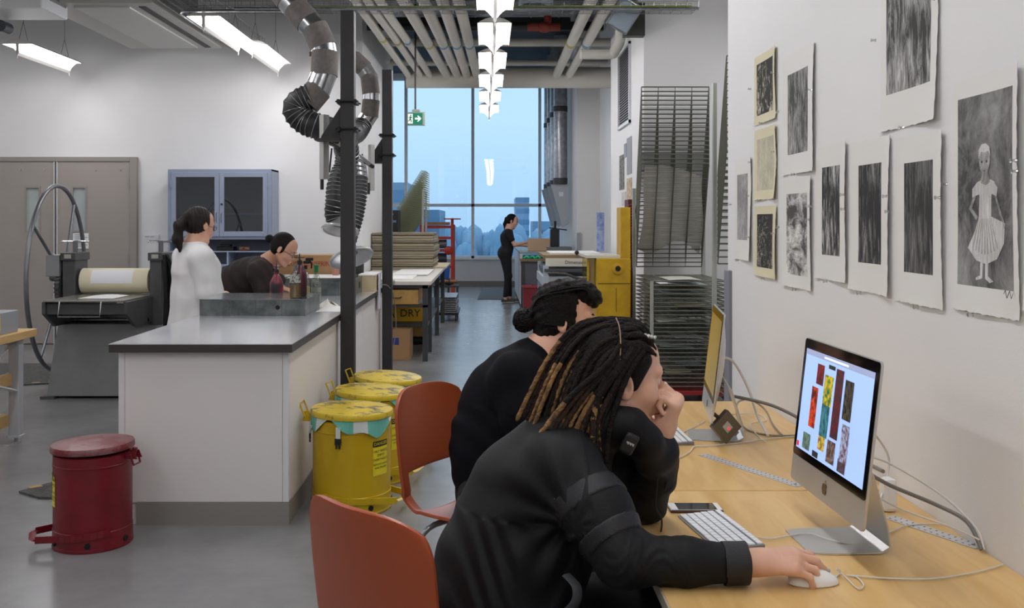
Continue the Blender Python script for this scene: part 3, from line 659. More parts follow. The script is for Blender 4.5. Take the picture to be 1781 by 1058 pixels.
obj('carton', MB().box(a.x, b.x, 8.62, 8.92, 1.049, b.z), cb, t, bev=0.003)
text('handwriting', 'REUSE NEWSPRINT', 0.062, basis(((a.x+b.x)/2+0.01, 8.618, 1.14), (1, 0, 0), (0.0, 0, 1)), mat('red_marker', (168, 62, 52), 0.7), t, sx=0.82)
pap = mat('white_paper', (226, 226, 224), 0.7)
tag(obj('paper_sheet', MB().box(-1.66, -1.16, 8.05, 8.55, 1.0495, 1.0525), pap), 'white paper sheets lying on the far zinc box', 'paper')
t = thing('cup', 'pinkish cup standing near the far zinc box by the near post', 'cup', (P(584, 480, 8.4).x, 8.4, 1.0526), world=False)
obj('cup_body', MB().lathe([(0.028, 0), (0.034, 0.1), (0.031, 0.1), (0.026, 0.005)], n=16), mat('pink_cup', (178, 128, 112), 0.5), t, smooth=True)
t = thing('black_tub', 'black round tub between the posts on far zinc box', 'tub', (P(620, 484, 8.75).x, 8.75, 1.049), world=False)
obj('tub_body', MB().lathe([(0.06, 0), (0.066, 0.01), (0.068, 0.12), (0.06, 0.12), (0.058, 0.01)], n=20), mat('tub_black', (40, 42, 42), 0.6), t, smooth=True)
t = thing('wooden_box', 'pale plywood box at the worktop edge between the posts', 'wooden box', (-1.05, 8.5, 0.909))
ply = mat('plywood', (196, 178, 142), 0.6, var=0.08, vscale=6, stretch=(1, 1, 8))
obj('crate', MB().box(-1.125, -0.985, 8.48, 8.95, 0.909, 1.045), ply, t, bev=0.002)
obj('crate_lid', MB().box(-1.13, -0.98, 8.475, 8.955, 1.045, 1.056), pap, t)
t = thing('rag', 'crumpled white rag beside the front zinc box', 'rag', (P(568, 530, 6.9).x, 6.95, 0.909), world=False)
random.seed(3); mb = MB()
mb.grid(lambda u, v: (0.07*math.cos(2*PI*u)*(1-v)*(1+0.3*math.sin(6*PI*u)), 0.07*math.sin(2*PI*u)*(1-v)*(1+0.25*math.cos(8*PI*u)), 0.001+0.062*v*(0.75+0.25*math.sin(5*PI*u+3*v))), 26, 8)
obj('cloth', mb, mat('rag_white', (214, 212, 204), 0.9, bump=0.5), t, smooth=True)
tag(obj('paper_note', MB().box(-1.16, -1.0, 6.55, 6.95, 0.9095, 0.911), pap), 'white sheet lying on worktop right of the front zinc box', 'paper')
tp = obj('hanging_paper', MB().box(-0.972, -0.969, 8.6, 8.76, 0.74, 1.06), mat('lilac_paper', (206, 206, 222), 0.7)); tag(tp, 'pale lilac strip hanging over the worktop edge between posts', 'paper strip')
cbm = mat('thin_cable', (140, 138, 130), 0.5)
tag(obj('cable', MB().tube(bez([(-0.96, 8.7, 0.95), (-0.91, 8.85, 0.93), (-0.87, 9.02, 0.8), (-0.865, 9.1, 0.5), (-0.9, 9.1, 0.3)], 8), 0.004, 6), cbm), 'thin grey cable looping down beside the farther post', 'cable')

# ------------------------------------------------------------------ oily waste cans
def arc_pts(r, a0, a1, z, n=16): return [(r*math.cos(a0+(a1-a0)*k/n), r*math.sin(a0+(a1-a0)*k/n), z) for k in range(n+1)]
def can(lab, loc, R, H, m, lidm, labelang, handleang, grp, pedal_ang, liner=False, strap=False, tilt=0.0, lab_h=(0.38, 0.72), rotz=0.0):
    t = thing('waste_can', lab, 'waste can', loc, rotz, grp, world=False)
    bd = obj('can_body', MB().lathe([(R*1.0, 0.0), (R*1.015, 0.008), (R*1.0, 0.016), (R, 0.02), (R, H*0.18), (R*0.985, H*0.185), (R*0.985, H*0.80), (R*1.0, H*0.805), (R*1.0, H*0.815), (R*0.985, H*0.82), (R*0.985, H-0.045), (R*0.94, H-0.04), (R*0.93, H*0.5)], n=48, caps=False), m, t, smooth=True)
    for k in range(6):
        a = pedal_ang+0.35+k*(2*PI/6)
        c = Vector((math.cos(a), math.sin(a), 0)); q = c*R*0.995+Vector((0, 0, H*0.075))
        obj('vent_hole', MB().cyl(q, q+c*0.006, 0.0135, n=16), mat('hole_black', (0, 0, 0)), bd)
    e = 0.03
    M = Matrix.Translation((0, 0, H-0.03)) @ Matrix.Rotation(tilt, 4, Vector((-math.sin(handleang), math.cos(handleang), 0)))
    mb = MB(); mb.T = M; mb.lathe([(R*1.0, 0.0), (R*1.045, 0.0), (R*1.055, 0.006), (R*1.045, e-0.006), (R*1.03, e-0.001), (R*0.6, e+0.006), (0.001, e+0.008)], n=48, caps=False)
    ld = obj('lid', mb, lidm, t, smooth=True)
    # hinge bracket with wire handle
    c = Vector((math.cos(handleang), math.sin(handleang), 0)); s = Vector((-c.y, c.x, 0))
    mb = MB(); mb.tube([c*R*1.0+Vector((0, 0, H-0.055)), c*(R*1.16)+Vector((0, 0, H-0.05)), c*(R*1.2)+Vector((0, 0, H-0.02))], 0.012, 6)
    for q in (-1, 1): mb.prism([(0, 0), (0.06, 0), (0.045, 0.035), (0.0, 0.03)], 0.004, tuple(c*R*0.98+s*0.022*q+Vector((0, 0, H-0.07))), tuple(c), (0, 0, 1), tuple(s))
    obj('hinge_bracket', mb, m, t)
    up = 1 if not strap is None else -1
    hb = c*R*1.16; zz = H-0.045
    if labelang is not None and up > 0:
        pts = [hb-s*0.045+Vector((0, 0, zz)), hb-s*0.045+c*0.03+Vector((0, 0, zz+0.075)), hb+s*0.045+c*0.03+Vector((0, 0, zz+0.075)), hb+s*0.045+Vector((0, 0, zz))]
    else: pts = [hb-s*0.035+Vector((0, 0, zz)), hb-s*0.03+c*0.015+Vector((0, 0, zz-0.05)), hb+s*0.03+c*0.015+Vector((0, 0, zz-0.05)), hb+s*0.035+Vector((0, 0, zz))]
    obj('handle', MB().tube(pts, 0.005, 6), m, t, smooth=True)
    # treadle: band round the lower body and a step loop
    pc = Vector((math.cos(pedal_ang), math.sin(pedal_ang), 0)); ps = Vector((-pc.y, pc.x, 0)); zb = H*0.155
    mb = MB()
    for q in (-1, 1):
        side = []
        for k in range(13):
            a = pedal_ang+q*(PI*0.62)*(1-k/12); side.append(Vector((R*1.02*math.cos(a), R*1.02*math.sin(a), zb-0.02+0.035*(1-k/12))) if abs(a-pedal_ang) > 0.5 else None)
        side = [x for x in side if x is not None]
        side.append(pc*(R+0.07)+ps*q*0.075+Vector((0, 0, zb-0.01)))
        for a, b in zip(side[:-1], side[1:]):
            n_ = Vector((0, 0, 0.016)); o_ = (b-a).cross(Vector((0, 0, 1))).normalized()*0.004
            mb.add([a-n_-o_, b-n_-o_, b+n_-o_, a+n_-o_, a-n_+o_, b-n_+o_, b+n_+o_, a+n_+o_], [(0, 1, 2, 3), (7, 6, 5, 4), (0, 4, 5, 1), (3, 2, 6, 7), (1, 5, 6, 2), (0, 3, 7, 4)])
    e1 = pc*(R+0.07)+Vector((0, 0, zb-0.01))
    mb.tube([e1-ps*0.078, e1+pc*0.012-ps*0.05, e1+pc*0.012+ps*0.05, e1+ps*0.078], 0.016, 4, flat=0.35)
    obj('treadle', mb, m, t)
    if labelang is not None:
        w_ = 0.26; z0, z1 = H*lab_h[0], H*lab_h[1]; Rl = R*0.992
        mb = MB(); mb.grid(lambda u, v: (Rl*math.cos(labelang+w_*(2*u-1)), Rl*math.sin(labelang+w_*(2*u-1)), z0+(z1-z0)*v), 8, 1)
        lb = obj('warning_label', mb, mat('label_yellow', (232, 214, 34), 0.4), t)
        mb = MB(); Rl2 = Rl+0.0008
        mb.grid(lambda u, v: (Rl2*math.cos(labelang+w_*(2*u-1)), Rl2*math.sin(labelang+w_*(2*u-1)), z1-(z1-z0)*0.17*(1-v)), 8, 1)
        obj('label_header', mb, mat('label_black', (24, 24, 24), 0.5), lb)
        inkm = mat('label_black', (0, 0, 0))
        up_ = Vector((0, 0, 1))
        for (s_, zz_, sz) in (('DANGER', 0.915, 0.024), ('OILY WASTE', 0.70, 0.018), ('EMPTY', 0.58, 0.018), ('EVERY NIGHT', 0.46, 0.017), ('REMOVE HANDS', 0.32, 0.014), ('AND FINGERS', 0.22, 0.014)):
            tan = Vector((-math.sin(labelang), math.cos(labelang), 0)); c0 = Vector((math.cos(labelang), math.sin(labelang), 0))*(Rl+0.0015)
            o = text('label_text', s_, sz, basis(tuple(c0+Vector((0, 0, z0+(z1-z0)*zz_))), tan, up_), mat('label_yellow', (0, 0, 0)) if zz_ > .9 else inkm, lb, ext=0.0001)
            for v in o.data.vertices:                     # wrap the lettering round the drum
                q = v.co; k = q.dot(tan); zq = q.z; aa = labelang+k/Rl; rr = Rl+0.0016+max(0, (q.dot(c0.normalized())-Rl-0.0015))
                v.co = Vector((rr*math.cos(aa), rr*math.sin(aa), zq))
    if liner:
        st = MB(); rnd = random.Random(loc[0]*100)
        ph = rnd.uniform(0, 6)
        mb = MB()
        def fl(u, v):
            a = 2*PI*u; rr = R*(1.02+0.03*math.sin(9*a+ph)*v+0.012*v); z = H-0.028-(0.055+0.035*math.sin(3*a+ph)+0.02*math.sin(7*a))*v
            return (rr*math.cos(a), rr*math.sin(a), z)
        mb.grid(fl, 72, 5)
        W = 5
        for i in range(72):
            for j in range(W): mb.m[i*W+j] = 1 if (i//4) % 3 == 2 else 0
        obj('liner_bag', mb, [mat('liner_teal', (112, 190, 172), 0.7, bump=0.3), mat('liner_white', (214, 222, 216), 0.7)], t, smooth=True)
    if strap:
        wl = mat('liner_white', (0, 0, 0)); 
        for a in (-PI*0.56, -PI*0.93):
            c = Vector((math.cos(a), math.sin(a), 0)); q = c*R*1.045
            obj('strap', MB().box(-0.012, 0.012, -0.002, 0.002, H-0.13, H-0.06), wl, t).matrix_local = Matrix.Translation(q) @ Matrix.Rotation(a+PI/2, 4, 'Z')
            o = obj('buckle', MB().box(-0.016, 0.016, -0.005, 0.005, H-0.150, H-0.118).box(-0.012, -0.004, -0.004, 0.004, H-0.17, H-0.15).box(0.004, 0.012, -0.004, 0.004, H-0.17, H-0.15), dark_c, t)
            o.matrix_local = Matrix.Translation(q*1.01) @ Matrix.Rotation(a+PI/2, 4, 'Z')
        a0 = -PI*0.93; pts = []
        for k in range(9): 
            a = a0+0.42*k/8; pts.append((R*1.06*math.cos(a-0.2), R*1.06*math.sin(a-0.2), H-0.075-0.05*math.sin(PI*k/8)))
        obj('strap_loop', MB().tube(pts, 0.007, 6, flat=0.4), wl, t, smooth=True)
    return t
yel = mat('yellow_can_paint', (200, 168, 12), 0.35, var=0.10, vscale=3, rgb2=(196, 160, 16))
yel_lid = mat('yellow_lid_worn', (214, 186, 44), 0.35, var=0.8, vscale=14, rgb2=(96, 84, 60), thr=(0.37, 0.47), detail=8)
red = mat('red_can_paint', (120, 20, 32), 0.35, var=0.5, vscale=7, rgb2=(104, 16, 28), detail=8)
red_lid = mat('red_lid_worn', (128, 84, 86), 0.35, var=0.7, vscale=9, rgb2=(112, 26, 36), thr=(0.44, 0.52), detail=8)
pd = -0.25
can('yellow waste can nearest the camera with strap buckles on its liner', (-0.728, 5.2, 0), 0.208, 0.525, yel, yel_lid, -0.62, PI*0.98, 'yellow waste cans in a row', pd, True, True, -0.03)
can('middle yellow waste can of the row along the white island', (-0.69, 5.78, 0), 0.208, 0.525, yel, yel_lid, -0.62, PI*0.93, 'yellow waste cans in a row', pd, True, False, -0.05)
can('farthest yellow waste can beside the near black post, lid propped open', (-0.65, 6.29, 0), 0.208, 0.525, yel, yel_lid, -0.62, PI*0.93, 'yellow waste cans in a row', pd, True, False, -0.06)
can('red oily waste can standing left of the white island', (-1.87, 4.62, 0), 0.178, 0.475, red, red_lid, -2.62, -0.15, None, -2.72, False, None, -0.02, (0.42, 0.72))

# ------------------------------------------------------------------ floor mats
rub = mat('honeycomb_rubber', (92, 92, 90), 0.9, var=0.5, vscale=40, bump=0.6, bscale=90)
def mat_poly(name, lab, poly, m=rub, edge=None):
    t = thing(name, lab, 'floor mat', (poly[0][0], poly[0][1], 0))
    obj('mat_sheet', MB().prism(poly, -0.012, (0, 0, 0.0005), (1, 0, 0), (0, 1, 0), (0, 0, -1)), m, t)
    if edge:
        mb = MB(); (a, b) = edge; d = Vector(b)-Vector(a); n = int(d.length/0.14); u = d.normalized()
        for k in range(n):
            q = Vector(a)+u*(k+0.2)*0.14; s = Vector((-u.y, u.x))
            mb.prism([tuple(q), tuple(q+u*0.07), tuple(q+u*0.07+s*0.04), tuple(q+s*0.04)], 0.001, (0, 0, 0.0126), (1, 0, 0), (0, 1, 0), (0, 0, 1))
        obj('safety_marks', mb, mat('mat_orange', (176, 140, 92), 0.8), t)
    return t
mat_poly('rubber_mat', 'grey honeycomb rubber mat on floor beyond the red can', [(-2.62, 5.45), (-2.45, 5.33), (-1.95, 5.33), (-1.95, 6.2), (-2.4, 5.86)], edge=((-2.60, 5.48), (-2.02, 6.04)))
mat_poly('rubber_mat', 'honeycomb rubber mat on floor under the press wheel', [(-5.5, 8.55), (-3.95, 9.15), (-3.85, 10.35), (-5.5, 10.35)], edge=((-5.45, 8.62), (-3.98, 9.19)))
mat_poly('rubber_mat', 'smooth grey mat at the far window by the standing person', [(-0.22, 18.9), (0.5, 18.9), (0.62, 22.0), (-0.15, 22.0)], mat('far_mat_grey', (110, 112, 112), 0.8))
# ------------------------------------------------------------------ etching press at left
iron = mat('press_iron', (84, 85, 86), 0.45, 0.2, var=0.25, vscale=6)
iron_l = mat('press_steel', (128, 130, 134), 0.35, 0.6, var=0.2, vscale=10)
t = thing('etching_press', 'etching press with large spoked flywheel before the double door', 'printing press', (-3.3, 8.8, 0), group=None)
felt = mat('cream_blanket', (222, 214, 186), 0.9)
rl = obj('roller', MB().lathe([(0.02, -0.305), (0.112, -0.305), (0.112, 0.30), (0.02, 0.30)], (-3.32, 8.75, 0.985), (1, 0, 0), 40), felt, t, smooth=True)
mb = MB(); mb.grid(lambda u, v: (-3.52+0.37*u, 8.75-0.1135*math.cos(-0.15+1.2*v), 0.985+0.1135*math.sin(-0.15+1.2*v)), 1, 10)
obj('paper_wrap', mb, mat('roller_paper', (232, 233, 238), 0.7), rl, smooth=True)
obj('bed_plate', MB().box(-3.64, -2.98, 7.98, 9.65, 0.855, 0.870), mat('bed_grey', (150, 150, 142), 0.25, 0.5), t, bev=0.003)
ps = obj('print_sheet', MB().grid(lambda u, v: (-3.42+0.3*u, 8.12+0.36*v, 0.874+0.01*math.sin(PI*u)*v), 6, 4), mat('white_paper', (0, 0, 0)), None, smooth=True); tag(ps, 'white print sheet lying on the press bed before the roller', 'paper')
mb = MB()
mb.prism([(0, 0.0), (0, -0.10), (0.2, -0.22), (1.3, -0.22), (1.65, -0.10), (1.65, 0)], 0.03, (-3.66, 8.0, 0.855), (0, 1, 0), (0, 0, 1), (1, 0, 0))
mb.prism([(0, 0.0), (0, -0.10), (0.2, -0.22), (1.3, -0.22), (1.65, -0.10), (1.65, 0)], 0.03, (-2.99, 8.0, 0.855), (0, 1, 0), (0, 0, 1), (1, 0, 0))
mb.box(-3.63, -2.99, 8.02, 8.05, 0.75, 0.84)
obj('bed_frame', mb, iron, t, bev=0.004)
obj('lower_roller', MB().cyl((-3.63, 8.25, 0.77), (-2.99, 8.25, 0.77), 0.05), mat('roller_black', (28, 28, 30), 0.3), t, smooth=True)
obj('front_loop', MB().tube([(-3.5, 7.97, 0.86), (-3.5, 7.94, 0.74), (-3.16, 7.94, 0.74), (-3.16, 7.97, 0.86)], 0.006, 6), mat('chrome', (210, 210, 212), 0.15, 0.9), t)
for (x0, x1, lb) in ((-3.76, -3.65, 0), (-2.99, -2.885, 1)):
    mb = MB(); mb.box(x0, x1, 8.62, 8.90, 0.60, 1.20); mb.box(x0-0.012, x1+0.012, 8.6, 8.92, 1.17, 1.24)
    ck = obj('cheek', mb, iron, t, bev=0.006)
    xc = (x0+x1)/2
    obj('pressure_screw', MB().cyl((xc, 8.76, 1.24), (xc, 8.76, 1.34), 0.022, n=14), iron_l, ck, smooth=True)
    obj('tommy_bar', MB().cyl((xc-0.115, 8.76, 1.335), (xc+0.115, 8.76, 1.335), 0.009, n=10).ball((xc-0.115, 8.76, 1.335), 0.012).ball((xc+0.115, 8.76, 1.335), 0.012), mat('chrome', (0, 0, 0)), ck, smooth=True)
    obj('name_plate', MB().box(xc-0.03, xc+0.03, 8.597, 8.6, 1.19, 1.225), mat('plate_grey', (168, 168, 160), 0.4), ck)
mb = MB(); mb.prism([(-0.06, 0.0), (0.80, 0.0), (0.70, 0.62), (0.04, 0.62)], 0.75, (-3.72, 8.35, 0.02))
obj('pedestal', mb, mat('pedestal_grey', (146, 147, 148), 0.45, 0.2, var=0.15, vscale=5), t, bev=0.006)
mb = MB().box(-3.82, -3.72, 8.33, 8.42, 0, 0.03).box(-2.95, -2.85, 8.33, 8.42, 0, 0.03).box(-3.82, -3.72, 9.0, 9.1, 0, 0.03).box(-2.95, -2.85, 9.0, 9.1, 0, 0.03)
for i in range(4):
    obj('foot', MB().box([-3.82, -2.95][i % 2], [-3.70, -2.85][i % 2], [8.32, 9.0][i//2], [8.42, 9.1][i//2], 0, 0.022), iron, t)
obj('tie_bar', MB().cyl((-3.66, 8.5, 0.66), (-2.96, 8.5, 0.66), 0.018), mat('chrome', (0, 0, 0)), t, smooth=True)
obj('gear_cover', MB().box(-3.90, -3.78, 8.60, 8.85, 1.03, 1.22), mat('cover_grey', (140, 142, 145), 0.4, 0.3), t, bev=0.006)
mb = MB(); mb.lathe([(0.04, -0.02), (0.17, -0.02), (0.17, 0.02), (0.04, 0.02)], (-3.80, 8.76, 0.93), (1, 0, 0), 30)
for k in range(30):
    a = 2*PI*k/30; c = Vector((-3.80, 8.76+0.175*math.cos(a), 0.93+0.175*math.sin(a))); mb.box(c.x-0.02, c.x+0.02, c.y-0.007, c.y+0.007, c.z-0.007, c.z+0.007)
obj('gear', mb, iron, t)
WC = Vector((-3.93, 8.92, 1.005)); WR = 0.835; wd = Vector((-0.12, 1, 0)).normalized(); wz = Vector((0, 0, 1))
wh = obj('flywheel', MB().tube([WC+wd*WR*math.cos(2*PI*k/64)+wz*WR*math.sin(2*PI*k/64) for k in range(64)], 0.020, 10, closed=True), iron_l, t, smooth=True)
wx = wd.cross(wz)
for k in range(4):
    a = 0.95+k*PI/2; e = WC+wd*WR*math.cos(a)+wz*WR*math.sin(a)
    obj('spoke', MB().tube([WC+wx*0.05, e], 0.014, 8), iron_l, wh, smooth=True)
obj('axle', MB().cyl(WC-wx*0.05, (-3.75, 8.8, 0.98), 0.035), iron, t, smooth=True)
# black apron hanging on the right cheek
t = thing('apron', 'black cloth apron hanging from the press right cheek', 'apron', (-2.86, 8.7, 0.6))
mb = MB(); mb.grid(lambda u, v: (-2.872+0.22*u*(1-v)**0.7+0.012*math.sin(14*u), 8.62+0.10*math.sin(3*u)+0.02*math.sin(17*u+4*v), 0.5+0.72*v), 22, 14, thick=0.006)
obj('cloth', mb, mat('apron_black', (26, 25, 27), 0.85, bump=0.2), t, smooth=True)

# ------------------------------------------------------------------ work table with grey machine, far left
birch_e = mat('table_wood', (204, 168, 112), 0.5, var=0.12, vscale=5, stretch=(8, 1, 8))
alu_p = mat('grey_leg_paint', (176, 178, 182), 0.4)
t = thing('work_table', 'wooden table with grey metal legs at far left edge', 'table', (-3.8, 6.1, 0))
obj('table_top', MB().box(-4.6, -3.155, 5.2, 6.83, 0.715, 0.768), birch_e, t, bev=0.004)
for (x, y) in ((-3.24, 6.70), (-3.24, 5.3), (-4.5, 6.70), (-4.5, 5.3)):
    lg = obj('leg', MB().box(x-0.035, x+0.035, y-0.035, y+0.035, 0.04, 0.715), alu_p, t, bev=0.003)
    obj('levelling_foot', MB().cyl((x, y, 0), (x, y, 0.04), 0.012).cyl((x, y, 0), (x, y, 0.008), 0.03), alu_p, lg)
    obj('leg_plate', MB().box(x-0.045, x+0.045, y-0.045, y+0.045, 0.04, 0.052), alu_p, lg)
obj('cross_brace', MB().tube([(-3.24, 6.66, 0.70), (-3.24, 5.34, 0.10)], 0.012, 4), alu_p, t)
obj('cross_brace', MB().tube([(-3.22, 6.66, 0.36), (-3.22, 5.34, 0.72)], 0.012, 4), alu_p, t)
obj('stretcher', MB().box(-3.29, -3.25, 5.3, 6.7, 0.40, 0.48), birch_e, t)
obj('lower_shelf', MB().box(-4.5, -3.27, 5.3, 6.68, 0.12, 0.20), birch_e, t)
t = thing('bench_machine', 'grey bench machine with yellow sticker on the far left table', 'machine', (-3.6, 6.2, 0.768))
gm = mat('machine_grey', (158, 162, 166), 0.4, 0.2)
obj('machine_base', MB().box(-4.3, -3.20, 5.5, 6.65, 0.768, 0.915), gm, t, bev=0.005)
obj('paper_bed', MB().box(-4.2, -3.28, 5.6, 6.5, 0.915, 0.945), mat('white_paper', (0, 0, 0)), t)
obj('upright', MB().box(-3.66, -3.36, 5.55, 6.5, 0.945, 1.22), gm, t, bev=0.01)
k_ = obj('lever', MB().cyl((-3.6, 6.45, 1.33), (-3.28, 6.45, 1.33), 0.008), mat('chrome', (0, 0, 0)), t, smooth=True)
obj('knob', MB().ball((-3.29, 6.45, 1.33), 0.022), dark_c, k_, smooth=True)
obj('lever_post', MB().cyl((-3.6, 6.45, 1.2), (-3.6, 6.45, 1.34), 0.012), gm, t)
obj('sticker', MB().box(-3.2, -3.197, 6.22, 6.40, 0.80, 0.895), mat('sticker_yellow', (226, 204, 40), 0.4), t)
mb = MB(); mb.tube([(-3.1955, 6.31+0.03*math.cos(2*PI*k/16), 0.847+0.03*math.sin(2*PI*k/16)) for k in range(16)], 0.003, 4, closed=True); mb.cyl((-3.1955, 6.29, 0.83), (-3.1955, 6.33, 0.868), 0.003, n=4)
obj('hazard_symbol', mb, mat('label_black', (0, 0, 0)), t)

# ------------------------------------------------------------------ blue cabinet on the back wall
blu = mat('blue_cabinet_paint', (146, 157, 178), 0.4); blu_d = mat('blue_cabinet_inside', (142, 148, 164), 0.6)
t = thing('display_cabinet', 'blue metal wall cabinet with two glazed doors', 'cabinet', (-3.2, 11.7, 0.0))
xl, xr, yf, yb = -3.84, -2.60, 11.70, 12.09
mb = MB(); mb.box(xl, xl+0.02, yf, yb, 0.98, 2.14).box(xr-0.02, xr, yf, yb, 0.98, 2.14).box(xl, xr, yf, yb, 2.12, 2.14).box(xl, xr, yf, yb, 0.98, 1.0)
obj('case', mb, blu, t)
obj('back_panel', MB().box(xl+.02, xr-.02, yb-0.02, yb, 1.0, 2.12), blu_d, t)
obj('face_frame', MB().frame(xl, xr, 1.30, 2.14, yf-0.004, yf+0.01, 0.045), blu, t)
for z in (1.31, 1.60, 1.145): obj('shelf', MB().box(xl+.02, xr-.02, yf+0.015, yb-.02, z, z+0.015), blu, t)
obj('divider', MB().box(-3.14, -3.12, yf+0.015, yb-.02, 1.0, 1.145), blu, t)
cg_ = glass_mat('cabinet_glass', (205, 210, 220), 0.22)
for (a, b, hx) in ((xl+0.045, -3.222, -3.25), (-3.218, xr-0.045, -3.19)):
    d = obj('door', MB().frame(a, b, 1.335, 2.10, yf-0.022, yf-0.004, 0.055, 0.06), blu, t, bev=0.003)
    obj('pane', MB().box(a+0.055, b-0.055, yf-0.013, yf-0.010, 1.395, 2.045), cg_, d)
    obj('handle', MB().tube([(hx, yf-0.022, 1.50), (hx, yf-0.045, 1.52), (hx, yf-0.045, 1.60), (hx, yf-0.022, 1.62)], 0.006, 6), mat('chrome', (0, 0, 0)), d)
    hx2 = a if hx < -3.22 else b
    for z in (1.45, 1.96): obj('hinge', MB().cyl((hx2, yf-0.024, z-0.04), (hx2, yf-0.024, z+0.04), 0.008, n=8), blu, d)
obj('lock', MB().cyl((-3.19, yf-0.03, 1.72), (-3.19, yf-0.022, 1.72), 0.012), dark_c, t)
t = thing('base_cabinet', 'blue metal drawer cabinet below the glazed cabinet', 'cabinet', (-3.2, 11.5, 0))
obj('carcass', MB().box(-3.92, -2.55, 11.42, 12.09, 0.0, 0.93), blu, t)
obj('counter_top', MB().box(-3.95, -2.52, 11.39, 12.09, 0.93, 0.975), blu, t, bev=0.004)
for r_ in range(3):
    for (a, b) in ((-3.90, -3.25), (-3.22, -2.57)):
        d = obj('drawer', MB().box(a, b, 11.405, 11.42, 0.62-0.28*r_, 0.89-0.28*r_), blu, t, bev=0.003)
        obj('pull', MB().tube([((a+b)/2-0.04, 11.405, 0.77-0.28*r_), ((a+b)/2-0.04, 11.385, 0.765-0.28*r_), ((a+b)/2+0.04, 11.385, 0.765-0.28*r_), ((a+b)/2+0.04, 11.405, 0.77-0.28*r_)], 0.005, 5), mat('chrome', (0, 0, 0)), d)
wd_ = mat('brown_board', (96, 74, 58), 0.6); wd2 = mat('cream_tin', (196, 190, 168), 0.5)
tag(obj('wooden_board', MB().box(-3.66, -2.83, 11.8, 11.95, 1.617, 1.665), wd_), 'long brown board on the cabinet middle shelf', 'board')
for (x, z, r_, h, m, lb) in ((-3.62, 1.328, 0.035, 0.05, wd2, 'small cream jar at left on lower glazed shelf'), (-2.93, 1.328, 0.05, 0.075, wd2, 'cream roll of tape at right on lower glazed shelf'), (-2.72, 1.617, 0.03, 0.04, mat('lime_label', (120, 200, 60), 0.5), 'tiny lime green packet on middle shelf'),
                           (-3.62, 1.162, 0.035, 0.1, wd2, 'pale jar on the open cabinet shelf behind the ponytail'), (-3.5, 1.328, 0.04, 0.2, dark_c, 'dark bottle on lower glazed shelf')):
    t = thing('jar', lb, 'jar', (x, 11.85, z), world=False); obj('jar_body', MB().lathe([(r_, 0), (r_, h*0.85), (r_*0.8, h*0.9)], n=14), m, t, smooth=True); obj('lid', MB().lathe([(r_*0.85, h*0.88), (r_*0.85, h)], n=14), m, t)
tag(obj('tool_case', MB().box(-3.28, -3.08, 11.78, 11.95, 1.161, 1.21).box(-3.24, -3.12, 11.78, 11.9, 1.21, 1.235), dark_c, bev=0.006), 'black tool case on the open cabinet shelf', 'tool case')
t = thing('brayer', 'roller with red handle on the open cabinet shelf', 'ink roller', (-3.0, 11.8, 1.16))
obj('roller_drum', MB().cyl((-3.02, 11.85, 1.185), (-2.90, 11.85, 1.185), 0.024), mat('brayer_tan', (168, 140, 108), 0.5), t, smooth=True); obj('handle', MB().cyl((-2.96, 11.80, 1.185), (-2.94, 11.74, 1.175), 0.012), mat('brayer_red', (170, 40, 50), 0.4), t, smooth=True)
# cabinet bottom shelf stuff
tag(obj('paper_pile', MB().box(-3.78, -3.6, 11.75, 11.95, 1.001, 1.03), mat('white_paper', (0, 0, 0))), 'small white paper pile on the lowest cabinet shelf', 'paper')
# ------------------------------------------------------------------ drying racks
rack_g = mat('rack_wire_grey', (104, 106, 96), 0.45, 0.3); rack_lt = mat('rack_upright', (176, 180, 172), 0.4, 0.3)
rack_red = mat('rack_red', (150, 42, 42), 0.5); rack_green = mat('rack_green', (160, 166, 134), 0.55, 0.1)
def shelf_mesh(W, D, nx, ny, r=0.003, er=0.006):
    """wire shelf in local coords: hinge edge at y=0, front edge at y=-D, width W along x from 0"""
    mb = MB()
    for y in (0, -D): mb.cyl((0, y, 0), (W, y, 0), er, n=6)
    for x in (0, W): mb.cyl((x, 0, 0), (x, -D, 0), er*0.8, n=6)
    for i in range(1, nx): mb.cyl((W*i/nx, 0, 0), (W*i/nx, -D, 0), r, n=5)
    for j in range(1, ny): mb.cyl((0, -D*j/ny, 0), (W, -D*j/ny, 0), r*0.6, n=4)
    for x in (0, W): mb.prism([(0, 0), (0.0, -0.02), (-0.03, 0)], 0.003, (x, -D+0.03, 0), (0, 1, 0), (0, 0, 1), (1, 0, 0))
    return mb
def rack(lab, loc, W, D, zs_flat, zs_up, ang, um, sm, H, rotz=0.0, nx=4, ny=9, base=None, dr=None):
    t = thing('drying_rack', lab, 'drying rack', loc, rotz, 'print drying racks', world=False)
    proto = None
    for z in zs_flat:
        if proto is None: proto = obj('wire_shelf', shelf_mesh(W, D, nx, ny), sm, t); o = proto
        else: o = proto.copy(); link(o, t)
        o.location = (0, 0, z)
    for k, z in enumerate(zs_up):
        if proto is None: proto = obj('wire_shelf', shelf_mesh(W, D, nx, ny), sm, t); o = proto
        else: o = proto.copy(); link(o, t)
        o.location = (0, 0, z); o.rotation_euler = (-(ang(k) if callable(ang) else ang), 0, 0)
    for x in (-0.02, W+0.02):
        obj('upright', MB().box(x-0.014, x+0.014, 0.0, 0.04, 0.12, H), um, t)
        obj('upright', MB().box(x-0.012, x+0.012, -D, -D+0.03, 0.12, max(zs_flat) if zs_flat else 0.5), um, t)
    obj('base_frame', MB().box(-0.04, W+0.04, -D-0.02, 0.05, 0.09, 0.125), base or um, t, bev=0.004)
    for (x, y) in ((0.02, -D+0.03), (W-0.02, -D+0.03), (0.02, 0.0), (W-0.02, 0.0)):
        obj('caster', MB().cyl((x-0.012, y, 0.045), (x+0.012, y, 0.045), 0.045, n=16), mat('caster_black', (36, 36, 36), 0.5), t, smooth=True)
    return t
A1 = math.radians(72)
